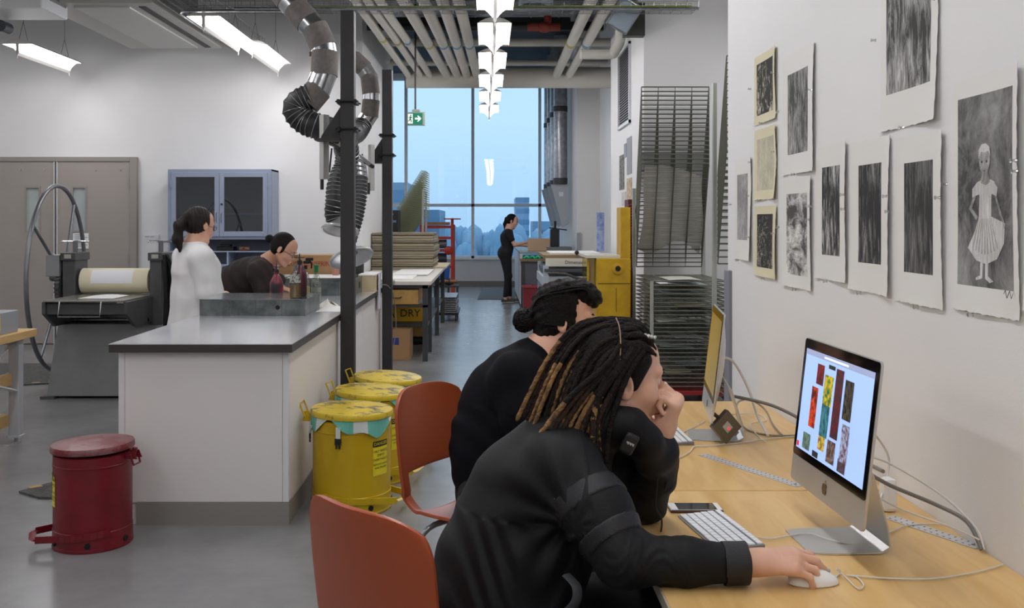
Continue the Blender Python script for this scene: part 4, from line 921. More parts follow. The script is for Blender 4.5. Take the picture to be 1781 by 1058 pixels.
rk = rack('tall grey wire drying rack with raised shelves behind the far computer', (1.36, 9.0, 0), 0.60, 0.98, [0.16+0.0345*k for k in range(26)], [1.10+0.040*k for k in range(18)], A1, rack_lt, rack_g, 1.82, base=rack_red, nx=4, ny=14)
for k in range(26): pass
rk2 = rack('second drying rack with pale slotted upright close behind the wall end', (1.71, 7.3, 0), 0.62, 0.9, [0.16+0.05*k for k in range(16)], [1.2+0.05*k for k in range(14)], A1, rack_lt, rack_g, 2.55, base=rack_red)
obj('slotted_rail', MB().box(-0.028, -0.02, -0.9, -0.86, 0.1, 2.62), rack_lt, rk2)
t = thing('red_rack', 'dark red rack upright with spring teeth beside the yellow machine', 'drying rack', (1.33, 9.15, 0))
obj('upright', MB().box(1.30, 1.34, 9.1, 9.35, 0.05, 1.72), mat('rack_maroon', (92, 40, 38), 0.6), t)
mb = MB()
for k in range(60): mb.cyl((1.30, 9.09, 0.1+0.0265*k), (1.34, 9.08, 0.112+0.0265*k), 0.005, n=5)
obj('spring_teeth', mb, rack_red, t)
obj('side_arm', MB().tube([(1.32, 9.09, 1.35), (1.36, 9.0, 1.62), (1.38, 8.98, 1.78)], 0.012, 6), mat('rack_maroon', (0, 0, 0)), t)
# translucent sheet draped over the raised shelves
t = thing('drying_print', 'large pale crumpled sheet hung on the raised rack shelves', 'paper sheet', (1.6, 8.85, 1.3))
def shf(u, v):
    x = 1.37+0.57*u+0.05*v*(1-u)+0.02*math.sin(5*v); z = 1.24+0.76*v+0.05*math.sin(2.4*u+0.5)-0.10*u*v-0.06*(1-v)*math.sin(7*u)
    return (x, 9.0-(z-1.262)*0.325+0.004*math.sin(9*u+4*v), z)
obj('sheet', MB().grid(shf, 20, 24, thick=0.0015), mat('drying_sheet', (190, 188, 180), 0.7, bump=0.2, bscale=12), t, smooth=True)
random.seed(11)
cols = [(206, 206, 196), (224, 224, 220), (176, 190, 190), (150, 160, 168), (214, 206, 170), (120, 128, 120)]
for k, i in enumerate([25, 24, 24, 22, 19, 18, 15, 11, 9, 5, 3]):
    x0 = 1.40+random.uniform(0, .2); w_ = random.uniform(.2, .33); z = 0.16+0.0345*i+0.008
    tag(obj('print', MB().grid(lambda u, v: (x0+w_*u, 8.05+random.uniform(0, .01)+0.5*v, z+0.006*math.sin(3*u+k)), 6, 2), mat('print_c%d' % (k % 6), cols[k % 6], 0.7, var=0.2, vscale=9), smooth=True), 'small print lying on a shelf of the tall grey drying rack', 'print', 'prints drying on the flat rack shelves')
# green rack in front of the window
g = thing('drying_rack', 'green slatted drying rack with shelves fanned up against the window', 'drying rack', (-1.4, 14.9, 0), 0, 'print drying racks', world=False)
gsh = MB(); L_ = 0.69; dirx, dirz = 0.375/L_, 0.58/L_
for j in range(20): gsh.tube([(dirx*L_*j/19, 0, dirz*L_*j/19), (dirx*L_*j/19, 0.8, dirz*L_*j/19)], 0.004, 4)
for y in (0.0, 0.2, 0.4, 0.6, 0.8): gsh.tube([(0, y, 0), (dirx*L_, y, dirz*L_), (dirx*L_+0.07, y, dirz*L_-0.01), (dirx*L_+0.07, y, dirz*L_-0.03)], 0.0042, 4)
gp = obj('slatted_shelf', gsh, rack_green, g); gp.location = (0, 0, 1.02)
for k in range(1, 21): o = gp.copy(); link(o, g); o.location = (0, 0, 1.02+0.0345*k)
obj('upright', MB().box(0.38, 0.41, 0.0, 0.03, 0.1, 2.0), rack_lt, g); obj('upright', MB().box(0.38, 0.41, 0.77, 0.8, 0.1, 2.0), rack_lt, g)
obj('base_frame', MB().box(-0.05, 0.45, -0.02, 0.82, 0.0, 0.1), rack_g, g)

# ------------------------------------------------------------------ bench on the left of the passage
leg_m = mat('bench_leg', (72, 74, 76), 0.45, 0.4); top_w = mat('bench_top_white', (206, 202, 194), 0.6, var=0.1, vscale=5)
t = thing('work_bench', 'long bench with plywood drawer and dark square legs, boards stacked on it', 'bench', (-1.1, 10.6, 0))
obj('bench_top', MB().box(-1.54, -0.62, 10.5, 14.75, 0.83, 0.87), top_w, t, bev=0.003)
for (x, y) in ((-0.69, 10.6), (-0.69, 11.35), (-0.69, 13.0), (-0.69, 14.6), (-1.48, 10.6), (-1.48, 13.0)):
    obj('leg', MB().box(x-0.025, x+0.03, y-0.03, y+0.03, 0, 0.83), leg_m, t)
obj('apron_rail', MB().box(-1.5, -0.66, 10.57, 10.62, 0.79, 0.83), leg_m, t)
obj('side_rail', MB().box(-0.70, -0.66, 10.6, 14.7, 0.79, 0.83), leg_m, t)
obj('lower_rail', MB().box(-1.5, -0.66, 10.57, 10.62, 0.585, 0.61), leg_m, t)
obj('lower_shelf', MB().box(-1.5, -0.68, 10.9, 14.8, 0.34, 0.37), leg_m, t)
dm = mat('plywood_drawer', (190, 150, 84), 0.5, var=0.25, vscale=14)
d = obj('drawer', MB().box(-1.36, -0.76, 10.55, 11.2, 0.62, 0.775), dm, t, bev=0.003)
obj('drawer_pull', MB().tube([(-1.07, 10.55, 0.70), (-1.05, 10.53, 0.69), (-0.96, 10.53, 0.69), (-0.94, 10.55, 0.70)], 0.007, 6), mat('brass_dark', (88, 66, 42), 0.4, 0.5), d)
rndb = random.Random(4); z = 0.872
for k in range(14):
    h = 0.026 if k % 3 else 0.036; dx = rndb.uniform(-.02, .02)
    tag(obj('board', MB().box(-1.555, -0.725+dx*0.8, 13.0+dx, 14.2+dx, z, z+h), mat('board_%d' % (k % 3), [(150, 140, 118), (136, 128, 108), (160, 148, 124)][k % 3], 0.7, var=0.12, vscale=6, stretch=(1, 1, 10)), bev=0.002), 'grey-brown wooden board in the tall stack on the bench' if k < 13 else 'topmost grey-brown board of the tall stack on the bench', 'board', 'boards stacked on the bench')
    z += h + (0.010 if k % 3 == 0 else 0.003)
for k, (x0, x1, y0, y1, z0, h, lb) in enumerate(((-1.45, -0.85, 10.9, 12.1, 0.87, 0.006, 'white sheets spread on the bench front'), (-1.15, -0.72, 11.6, 12.9, 0.877, 0.01, 'second pile of white sheets before the board stack'), (-0.80, -0.58, 13.4, 14.8, 0.871, 0.02, 'pale loose boards at the bench edge beside the stack'))):
    tag(obj('sheet_pile', MB().box(x0, x1, y0, y1, z0, z0+h), mat('white_paper', (0, 0, 0)) if k < 2 else mat('pale_board', (204, 188, 156), 0.6)), lb, 'paper')
yb_ = mat('yellow_carton', (206, 164, 30), 0.6)
t = thing('yellow_carton', 'yellow carton with black DRY MEDIA lettering under the bench', 'carton', (-1.1, 11.2, 0.37))
obj('carton', MB().box(-1.46, -0.76, 11.2, 11.6, 0.371, 0.54), yb_, t)
text('lettering', 'MEDIA', 0.12, basis((-1.25, 11.197, 0.45), (1, 0, 0), (0, 0, 1)), ink, t); text('lettering', 'DRY', 0.12, basis((-0.90, 11.197, 0.46), (1, 0, 0), (0, 0, 1)), ink, t)
t = thing('moving_box', 'cardboard box with blue label on floor under the bench', 'cardboard box', (-1.2, 10.75, 0))
obj('carton', MB().box(-1.44, -0.86, 10.66, 11.1, 0, 0.335), cb, t, bev=0.004)
obj('label', MB().box(-1.24, -0.98, 10.657, 10.66, 0.17, 0.245), mat('label_blue', (52, 66, 142), 0.5), t)
obj('flap', MB().prism([(0, 0), (0.25, 0), (0.23, 0.1), (0.02, 0.1)], 0.004, (-1.3, 10.7, 0.335), (1, 0, 0), (0, 0.3, 0.95)), mat('flap_white', (186, 188, 196), 0.7), t)
t = thing('small_crate', 'plywood crate on floor behind the cardboard box', 'crate', (-0.95, 12.2, 0))
obj('crate_body', MB().box(-1.2, -0.74, 12.0, 12.4, 0.10, 0.30), dm, t); obj('wheels', MB().cyl((-1.1, 12.05, 0.05), (-0.8, 12.05, 0.05), 0.05), dark_c, t, smooth=True)
t = thing('pallet_dolly', 'low black dolly carrying a stack of metal plates', 'dolly', (-0.6, 14.9, 0))
obj('dolly_frame', MB().box(-0.76, -0.46, 14.8, 15.8, 0.09, 0.13), dark_c, t)
for (x, y) in ((-0.72, 14.86), (-0.50, 14.86), (-0.72, 15.7), (-0.50, 15.7)): obj('caster', MB().cyl((x-.012, y, 0.045), (x+.012, y, 0.045), 0.045), dark_c, t, smooth=True)
for k in range(9):
    tag(obj('metal_plate', MB().box(-0.75+0.004*k, -0.50+0.004*(k % 3), 14.82, 15.75, 0.131+0.028*k, 0.131+0.028*k+0.012), mat('plate_metal', (168, 172, 176), 0.35, 0.6)), 'metal plate in the stack on the low black dolly', 'metal plate', 'plates stacked on the dolly')
t = thing('equipment_case', 'black case with blue lid strip behind the stack of boards', 'case', (-1.4, 14.3, 0.87))
obj('case_body', MB().box(-1.52, -1.33, 14.35, 14.75, 0.871, 1.68), mat('case_black', (30, 31, 34), 0.5), t, bev=0.01)
obj('blue_strip', MB().box(-1.49, -1.36, 14.345, 14.35, 1.50, 1.53), mat('strip_blue', (96, 140, 190), 0.4), t)
obj('knob', MB().cyl((-1.42, 14.35, 1.62), (-1.42, 14.33, 1.62), 0.02), mat('chrome', (0, 0, 0)), t)
# red screen press near the window
rp_ = mat('press_red', (196, 62, 40), 0.4)
t = thing('red_press', 'bright red press frame standing before the window on the left', 'printing press', (-0.95, 19.6, 0), world=True)
for (x, y) in ((-0.73, 19.6), (-1.35, 19.6), (-0.73, 20.3), (-1.35, 20.3)): obj('post', MB().box(x-0.03, x+0.03, y-0.03, y+0.03, 0, 1.45), rp_, t)
for z in (1.40, 1.18, 0.93, 0.60): obj('rail', MB().box(-1.38, -0.70, 19.56, 19.62, z-0.025, z+0.03), rp_, t)
obj('tray_board', MB().box(-1.36, -0.80, 19.5, 20.3, 1.44, 1.50), mat('tray_tan', (164, 124, 92), 0.6), t)
obj('drum', MB().cyl((-1.3, 19.75, 1.06), (-0.85, 19.75, 1.06), 0.09), mat('drum_grey', (120, 122, 128), 0.35, 0.4), t, smooth=True)
obj('drum', MB().cyl((-1.3, 19.75, 0.76), (-0.85, 19.75, 0.76), 0.12), mat('drum_dark', (64, 62, 64), 0.4), t, smooth=True)
obj('hub', MB().lathe([(0.05, -.03), (0.09, 0), (0.05, 0.03)], (-0.80, 19.54, 0.93), (0, 1, 0), 16), rp_, t, smooth=True)
obj('top_knob', MB().cyl((-0.73, 19.6, 1.45), (-0.73, 19.6, 1.58), 0.03).cyl((-0.73, 19.6, 1.55), (-0.73, 19.6, 1.575), 0.13).box(-0.9, -0.56, 19.58, 19.62, 1.55, 1.575), rp_, t, smooth=True)
t = thing('blue_bin', 'small blue bin at the foot of the red press', 'bin', (-0.82, 17.4, 0.5))
obj('bin_body', MB().prism([(-0.11, 0), (0.11, 0), (0.13, 0.26), (-0.13, 0.26)], 0.25, (-0.82, 17.3, 0.5)), mat('bin_blue', (30, 82, 168), 0.4), t)
obj('stand', MB().box(-0.95, -0.69, 17.3, 17.6, 0.47, 0.5).box(-0.94, -0.91, 17.3, 17.33, 0, .47).box(-0.73, -0.70, 17.3, 17.33, 0, .47).box(-0.94, -0.91, 17.57, 17.6, 0, .47).box(-0.73, -0.70, 17.57, 17.6, 0, .47), leg_m, t)
random.seed(9)
for k in range(4): tag(obj('rag_bundle', MB().ball((-0.85+0.08*k, 17.0, 0.44+0.03*(k % 2)), (0.08, 0.06, 0.035), 10, 6), mat('rag_dark_%d' % (k % 2), [(40, 36, 36), (150, 110, 80)][k % 2], 0.9), smooth=True), 'dark rag in the heap beside the blue bin', 'rag', 'rags beside the blue bin')
tag(obj('low_stool', MB().box(-0.96, -0.52, 16.9, 17.12, 0.37, 0.405).box(-0.95, -0.92, 16.9, 16.93, 0, .37).box(-0.56, -0.53, 16.9, 16.93, 0, .37).box(-0.95, -0.92, 17.08, 17.11, 0, .37).box(-0.56, -0.53, 17.08, 17.11, 0, .37), leg_m), 'low dark stool under the rags before the red press', 'stool')

# ------------------------------------------------------------------ far right benches, hoods, presses
gc = mat('bench_grey', (112, 116, 122), 0.5); brown = mat('bench_brown', (134, 112, 84), 0.6)
t = thing('far_bench', 'grey workbench the standing person works at before the window', 'bench', (1.0, 17.2, 0))
obj('bench_body', MB().box(0.62, 1.50, 17.3, 21.0, 0.02, 0.80), gc, t)
obj('front_shelf', MB().box(0.55, 1.02, 16.9, 17.3, 0.82, 0.86), brown, t)
obj('front_cabinet', MB().box(0.62, 1.0, 16.95, 17.3, 0.12, 0.82), mat('cab_grey', (92, 96, 104), 0.5), t)
obj('side_panel', MB().box(0.56, 0.60, 17.3, 21.0, 0.05, 0.94), mat('panel_white', (214, 216, 220), 0.5), t)
obj('bench_top', MB().box(0.55, 1.50, 17.3, 21.05, 0.94, 0.97), mat('bench_top_grey', (140, 146, 150), 0.4), t)
obj('leg', MB().box(0.56, 0.62, 16.92, 16.98, 0, 0.82), leg_m, t); obj('leg', MB().box(0.96, 1.02, 16.92, 16.98, 0, 0.82), leg_m, t)
mb = MB(); 
for k in range(3): mb.tube(bez([(0.60+0.10*k, 17.0, 0.866), (0.66+0.1*k, 17.05, 0.90), (0.72+0.09*k, 16.98, 0.872)], 5), 0.022, 8)
tag(obj('rubber_gloves', mb, mat('glove_green', (44, 176, 128), 0.5), smooth=True), 'green rubber gloves on the far bench front shelf', 'gloves')
t = thing('tan_board', 'tan wooden board stood on the far bench before the person hands', 'board', (0.9, 17.9, 0.97))
obj('board', MB().box(0.72, 1.16, 18.0, 18.06, 0.971, 1.20), mat('board_tan', (206, 172, 140), 0.6), t, bev=0.004)
t = thing('arbor_press', 'black upright press on the far bench', 'press', (1.15, 17.0, 0.87))
obj('press_base', MB().box(1.05, 1.48, 17.35, 17.8, 0.971, 1.06), mat('base_cast', (118, 122, 124), 0.4, 0.3), t, bev=0.01)
obj('press_column', MB().box(1.10, 1.26, 17.4, 17.6, 1.06, 1.38), mat('press_black', (30, 32, 34), 0.4), t, bev=0.015)
obj('ram', MB().cyl((1.19, 17.5, 1.38), (1.19, 17.5, 1.52), 0.022), mat('press_black', (0, 0, 0)), t, smooth=True)
obj('cross_handle', MB().cyl((1.08, 17.5, 1.40), (1.40, 17.5, 1.36), 0.01), mat('press_black', (0, 0, 0)), t, smooth=True)
for k, lb in enumerate(('nearest silver extract duct dropping to a slanted hood', 'second silver extract duct at the far wall', 'third silver extract duct at the far wall', 'farthest silver extract duct beside the window')):
    y = 18.15+1.05*k
    t = thing('extract_duct', lb, 'extract duct', (1.33, y, 2.2), group='silver extract ducts at the far right wall')
    obj('duct_body', MB().cyl((1.33, y, 2.2), (1.33, y, 4.95), 0.125, n=24), galv, t, smooth=True)
    for z in (2.6, 3.0, 3.4): obj('seam', MB().cyl((1.33, y, z-0.006), (1.33, y, z+0.006), 0.128, n=24), galv, t, smooth=True)
    obj('clamp_band', MB().cyl((1.33, y, 2.2), (1.33, y, 2.32), 0.133, n=24), mat('clamp_dark', (60, 62, 64), 0.5), t, smooth=True)
    obj('clamp_band', MB().cyl((1.33, y, 3.55), (1.33, y, 3.65), 0.133, n=24), mat('clamp_dark', (0, 0, 0)), t, smooth=True)
    obj('slot_hood', MB().prism([(-0.18, 0.0), (0.15, 0.02), (0.165, -0.72), (0.03, -0.80)], 0.10, (1.33, y-0.05, 2.2)), mat('hood_panel', (176, 182, 190), 0.35, 0.4), t, bev=0.004)
    obj('hood_label', MB().box(1.30, 1.38, y-0.054, y-0.05, 1.98, 2.06), mat('sign_white', (0, 0, 0)), t)
t = thing('wall_panel', 'small grey box mounted low on the far right column', 'electrical box', (1.70, 16.99, 1.2))
obj('box', MB().box(1.53, 1.60, 16.95, 17.0, 0.98, 1.32), mat('elec_grey', (160, 162, 164), 0.5), t)
# light table machine with lettering
t = thing('exposure_unit', 'cream and grey table machine with black knob beyond the yellow machine', 'machine', (0.95, 11.0, 0))
cm = mat('unit_cream', (214, 210, 196), 0.5)
obj('top_board', MB().box(0.62, 1.20, 11.0, 12.3, 1.10, 1.135), brown, t)
obj('front_panel', MB().box(0.64, 1.18, 10.96, 11.04, 1.01, 1.10), cm, t)
text('lettering', 'Dimension', 0.055, basis((0.975, 10.957, 1.055), (1, 0, 0), (0, 0, 1)), ink, t)
obj('top_sheet', MB().box(0.72, 1.30, 11.3, 12.2, 1.135, 1.15), mat('white_paper', (0, 0, 0)), t)
obj('knob', MB().cyl((0.99, 10.99, 1.135), (0.99, 10.99, 1.16), 0.008).ball((0.99, 10.99, 1.165), 0.025), dark_c, t, smooth=True)
obj('dark_tray', MB().box(0.62, 1.16, 10.9, 12.2, 0.955, 0.985), mat('tray_dark', (74, 78, 84), 0.4), t)
obj('tray_arm', MB().tube(bez([(0.66, 10.88, 0.94), (0.85, 10.86, 0.93), (1.0, 10.86, 0.88), (1.18, 10.86, 0.86)], 5), 0.022, 8, flat=0.7), mat('arm_dark', (66, 62, 58), 0.5), t, smooth=True)
obj('lower_frame', MB().box(0.60, 1.2, 10.9, 12.2, 0.80, 0.90), mat('frame_pale', (176, 184, 194), 0.4), t)
for (x, y) in ((0.64, 10.95), (1.16, 10.95), (0.64, 12.15), (1.16, 12.15)): obj('leg', MB().box(x-.03, x+.03, y-.03, y+.03, 0, 1.02), mat('frame_pale', (0, 0, 0)), t)
# small red bin
t = thing('red_bin', 'red lidded metal bin standing at the far bench front', 'bin', (0.74, 16.5, 0))
obj('bin_body', MB().box(0.58, 0.90, 16.35, 16.7, 0.0, 0.40), mat('bin_red', (138, 34, 44), 0.45, var=0.2, vscale=10), t, bev=0.008)
obj('lid', MB().box(0.565, 0.915, 16.33, 16.72, 0.40, 0.425), mat('bin_lid_red', (150, 50, 58), 0.4), t); obj('knob', MB().cyl((0.74, 16.5, 0.425), (0.74, 16.5, 0.46), 0.014), mat('bin_red', (0, 0, 0)), t)
# yellow guillotine
yg = mat('guillotine_yellow', (206, 166, 14), 0.45, var=0.35, vscale=5, rgb2=(178, 138, 20), detail=8)
t = thing('yellow_machine', 'tall chipped yellow machine with round dark boss beside the drying rack', 'machine', (1.1, 8.6, 0))
obj('body', MB().box(0.95, 1.25, 8.6, 9.3, 0.0, 1.19), yg, t, bev=0.006)
obj('tower', MB().box(1.165, 1.25, 8.62, 8.9, 1.19, 1.64), yg, t, bev=0.004)
b_ = obj('boss', MB().lathe([(0.05, 0), (0.05, 0.012), (0.03, 0.016)], (1.135, 8.6, 1.10), (0, -1, 0), 24), yg, t, smooth=True)
obj('shaft_hole', MB().cyl((1.135, 8.588, 1.10), (1.135, 8.58, 1.10), 0.024), mat('hole_black', (0, 0, 0)), b_)
obj('panel_seam', MB().box(0.96, 1.245, 8.597, 8.6, 0.965, 0.972).box(1.12, 1.124, 8.597, 8.6, 0.72, 0.93), mat('seam_brown', (96, 72, 14), 0.6), t)
obj('table_plate', MB().box(0.86, 1.24, 8.64, 9.3, 1.191, 1.215), mat('plate_pale', (204, 204, 196), 0.4), t)
obj('guard', MB().box(0.885, 0.893, 8.7, 9.25, 0.80, 1.19).box(0.885, 0.95, 8.7, 8.704, 0.80, 1.19), glass_mat('guard_plastic', (238, 232, 190), 0.12), t)
obj('guard_rail', MB().box(0.875, 0.89, 8.69, 8.71, 0.75, 1.19), yg, t)
obj('poster_rack', MB().box(1.03, 1.10, 9.31, 9.34, 1.23, 1.60), mat('blue_paper', (176, 190, 222), 0.6, var=0.4, vscale=18, rgb2=(110, 130, 200)), t)
# small prints on the vent wall
pg = mat('print_grey', (150, 150, 146), 0.8, var=0.7, vscale=20, rgb2=(60, 60, 60)); 
for (x0, x1, y0, y1, lb, m) in ((1078, 1086, 270, 330, 'curled dark print taped on the vent wall, left one', pg), (1091, 1099, 239, 303, 'narrow grey print on the vent wall under the grille', mat('grey_strip', (150, 152, 158), 0.7)), (1086, 1090, 250, 274, 'tiny print left of the grey strip on vent wall', mat('grey_strip', (0, 0, 0))),
                              (1091, 1099, 310, 358, 'cream figure print low on the vent wall', mat('cream_print', (212, 200, 176), 0.8, var=0.5, vscale=16, rgb2=(160, 120, 90))), (1082, 1089, 334, 358, 'small pale print low on the vent wall', mat('pale_print', (208, 208, 204), 0.8, var=0.2, vscale=20))):
    Za = 1.5*FPX/(x0-CX); Zb = 1.5*FPX/(x1-CX); zm = (Za+Zb)/2
    tag(obj('wall_print', MB().box(1.494, 1.4995, Zb, Za, EYE-(y1-CY)/FPX*zm, EYE-(y0-CY)/FPX*zm), m), lb, 'print', 'small prints on the vent wall')
# ------------------------------------------------------------------ desks
DZ = 0.74
def birch_material():
    m = bpy.data.materials.new('birch_desktop'); m.use_nodes = True; nt = m.node_tree; b = nt.nodes['Principled BSDF']
    t = N(nt, 'ShaderNodeTexCoord'); mp = N(nt, 'ShaderNodeMapping'); mp.inputs['Scale'].default_value = (7, 1.1, 1); nt.links.new(t.outputs['Object'], mp.inputs[0])
    n = N(nt, 'ShaderNodeTexNoise'); n.inputs['Scale'].default_value = 2.2; n.inputs['Detail'].default_value = 6; n.inputs['Distortion'].default_value = 0.8; nt.links.new(mp.outputs[0], n.inputs['Vector'])
    r = N(nt, 'ShaderNodeValToRGB'); r.color_ramp.elements[0].color = lin((206, 164, 98))+(1,); r.color_ramp.elements[1].color = lin((226, 190, 128))+(1,); r.color_ramp.elements[0].position = .3; r.color_ramp.elements[1].position = .7
    nt.links.new(n.outputs['Fac'], r.inputs[0]); nt.links.new(r.outputs[0], b.inputs['Base Color']); b.inputs['Roughness'].default_value = 0.28; b.inputs['Specular IOR Level'].default_value = 0.4
    return m
birch = birch_material(); desk_leg = mat('desk_grey', (150, 146, 138), 0.5)
def desk(lab, y0, y1):
    t = thing('desk', lab, 'desk', (0.77, y0, 0), group='birch desks along the wall')
    obj('desk_top', MB().box(0.365, 1.168, y0, y1, DZ-0.028, DZ), birch, t, bev=0.002)
    obj('edge_strip', MB().box(0.361, 0.365, y0, y1, DZ-0.028, DZ-0.001), mat('desk_edge', (176, 168, 150), 0.4), t)
    for y in (y0+0.02, y1-0.05): obj('side_panel', MB().box(0.42, 1.14, y, y+0.03, 0, DZ-0.028), desk_leg, t)
    obj('modesty_panel', MB().box(1.08, 1.10, y0+0.05, y1-0.05, 0.3, DZ-0.028), desk_leg, t)
    return t
desk('near birch desk carrying the lit computer', 1.30, 2.816)
desk('far birch desk carrying the edge-on computer', 2.822, 4.22)
# ------------------------------------------------------------------ computers
alum = mat('computer_aluminium', (196, 196, 194), 0.32, 0.55); bez_m = mat('black_glass_bezel', (14, 13, 14), 0.08)
def computer(lab, TL, yaw, W, H, scr, flat=False, tilt=0.115):
    """TL: far top corner; width runs toward the camera"""
    ux = Vector((math.sin(yaw), -math.cos(yaw), 0)).normalized()           # along width, far -> near
    nrm = Vector((-math.cos(yaw), -math.sin(yaw), 0))                       # faces the sitter
    dn = (Vector((0, 0, -1))*math.cos(tilt)+nrm*math.sin(tilt)).normalized()
    fn = ux.cross(dn).normalized()
    if fn.dot(nrm) < 0: fn = -fn
    TL = Vector(TL); Q = lambda u, v, d=0.0: TL+ux*u+dn*v+fn*d
    foot = Q(W/2, H, -0.06)
    t = thing('computer', lab, 'computer', (foot.x, foot.y, DZ), group='silver all-in-one computers')
    mb = MB(); rc = 0.012; seg = 5
    def rr(u0, u1, v0, v1, r):
        pts = []
        for (cu, cv, a0) in ((u1-r, v0+r, -PI/2), (u1-r, v1-r, 0), (u0+r, v1-r, PI/2), (u0+r, v0+r, PI)):
            for k in range(seg+1): a = a0+PI/2*k/seg; pts.append((cu+r*math.cos(a), cv+r*math.sin(a)))
        return pts
    def slab(mb, u0, u1, v0, v1, r, d0, d1):
        p = rr(u0, u1, v0, v1, r); n = len(p)
        mb.add([Q(a, b, d0) for a, b in p]+[Q(a, b, d1) for a, b in p], [tuple(range(n)), tuple(reversed(range(n, 2*n)))]+[((i+1) % n, i, n+i, n+(i+1) % n) for i in range(n)])
    mb = MB(); slab(mb, 0, W, 0, H, rc, 0, -0.006)
    # bulged back
    mb.grid(lambda u, v: Q(W*(0.02+0.96*u), H*(0.02+0.96*v), -0.006-0.034*max(0, math.sin(PI*u)*math.sin(PI*v))**0.7), 14, 12)
    obj('housing', mb, alum, t, smooth=True, auto=30)
    HB = H*0.82
    mb = MB(); slab(mb, 0.002, W-0.002, 0.002, HB, rc-0.003, 0.0015, 0.0)
    bzl = obj('glass_bezel', mb, bez_m, t)
    mu, mv = W*0.045, H*0.055
    mb = MB(); a, b, c, d = Q(mu, mv*1.3, 0.002), Q(W-mu, mv*1.3, 0.002), Q(W-mu, HB-mv, 0.002), Q(mu, HB-mv, 0.002); mb.quad(a, b, c, d)
    so = obj('screen', mb, scr, bzl)
    # fruit mark on the chin
    cu, cv = W/2, (HB+H)/2; s = H*0.052
    ap = [(0.0, -0.55), (0.35, -0.72), (0.68, -0.60), (0.86, -0.38), (0.62, -0.12), (0.60, 0.20), (0.90, 0.45), (0.62, 0.88), (0.30, 0.98), (0.0, 0.88), (-0.30, 0.98), (-0.66, 0.72), (-0.90, 0.15), (-0.86, -0.35), (-0.62, -0.62), (-0.32, -0.70)]
    mb = MB(); n = len(ap); mb.add([Q(cu+x*s*0.8, cv+y*s*0.8, 0.0012) for x, y in ap]+[Q(cu+x*s*.8, cv+y*s*.8, 0) for x, y in ap], [tuple(range(n)), tuple(reversed(range(n, 2*n)))])
    lf = [(0.02, -0.80), (0.10, -1.15), (0.42, -1.38), (0.36, -1.05)]; mb.add([Q(cu+x*s*.8, cv+y*s*.8, 0.0012) for x, y in lf], [(0, 1, 2, 3)])
    obj('logo', mb, mat('logo_dark', (92, 74, 40), 0.3), t)
    # stand: bent plate
    fw = -nrm; Wst = 0.19; cc = Q(W/2, H*0.62, -0.03)
    prof = [(-0.03, cc.z), (0.0, cc.z-0.05), (0.035, DZ+0.06), (0.04, DZ+0.018), (0.02, DZ+0.006), (-0.145, DZ+0.004)]
    base = Vector((cc.x, cc.y, 0))+fw*0.035
    def sf(u, v):
        x = u*(len(prof)-1); i = min(int(x), len(prof)-2); f = x-i; a_, z_ = prof[i][0]*(1-f)+prof[i+1][0]*f, prof[i][1]*(1-f)+prof[i+1][1]*f
        return base+fw*a_+ux*(Wst*(1-0.12*max(0, (u-0.92)/0.08)**2)*(v-0.5))+Vector((0, 0, z_))
    obj('stand', MB().grid(sf, 20, 2, thick=0.004), alum, t, smooth=True)
    return t, Q, (W, H, HB, mu, mv), bzl
def emis(name, rgb, s, rgb2=None, sc_=20, thr=(0.4, 0.6)):
    return mat(name, rgb, 0.3, emit=s, var=0.5 if rgb2 else 0, rgb2=rgb2, vscale=sc_, thr=thr)
scr1 = emis('screen_blue', (150, 178, 232), 0.75)
comp, Q, (W_, H_, HB_, mu_, mv_), bz_ = computer('near silver computer with lit light-blue screen on near desk', (0.845, 2.60, 1.209), 0.03, 0.465, 0.375, scr1)
tiles = [(0.27, 0.05, 0.11, 0.21, (120, 30, 32), (30, 24, 26)), (0.44, 0.02, 0.10, 0.04, (40, 60, 40), (20, 20, 20)), (0.22, 0.30, 0.10, 0.42, (196, 62, 24), (70, 22, 18)), (0.40, 0.13, 0.13, 0.30, (190, 170, 30), (40, 90, 50)), (0.40, 0.43, 0.12, 0.32, (60, 120, 128), (30, 70, 80)),
         (0.56, 0.03, 0.11, 0.68, (90, 30, 34), (40, 38, 42)), (0.70, 0.10, 0.12, 0.38, (70, 66, 54), (24, 22, 22)), (0.72, 0.52, 0.11, 0.36, (150, 160, 186), (90, 60, 70)), (0.16, 0.80, 0.12, 0.17, (100, 124, 108), (60, 76, 70)), (0.40, 0.75, 0.10, 0.14, (190, 168, 60), (120, 80, 50)), (0.54, 0.74, 0.12, 0.22, (120, 104, 96), (60, 40, 40)), (0.71, 0.86, 0.11, 0.12, (84, 66, 74), (40, 36, 44)), (0.33, 0.93, 0.09, 0.06, (24, 24, 32), (40, 40, 50))]
su0, sv0, sw, sh = mu_, mv_*1.3, W_-2*mu_, HB_-2.3*mv_
for i, (u, v, a, b, c1, c2) in enumerate(tiles):
    mb = MB(); x0, x1, y0, y1 = su0+sw*(u-.06), su0+sw*(u-.06+a), sv0+sh*(0.06+v*0.94), sv0+sh*min(1, 0.06+(v+b)*0.94)
    mb.quad(Q(x0, y0, .0026), Q(x1, y0, .0026), Q(x1, y1, .0026), Q(x0, y1, .0026)); obj('image_tile', mb, emis('tile_%d' % i, c1, 0.6, c2, 45+5*i), bz_)
mb = MB(); mb.quad(Q(su0, sv0, .0024), Q(su0+sw, sv0, .0024), Q(su0+sw, sv0+sh*.055, .0024), Q(su0, sv0+sh*.055, .0024)); obj('menu_bar', mb, emis('menu_grey', (140, 150, 180), 0.7), bz_)
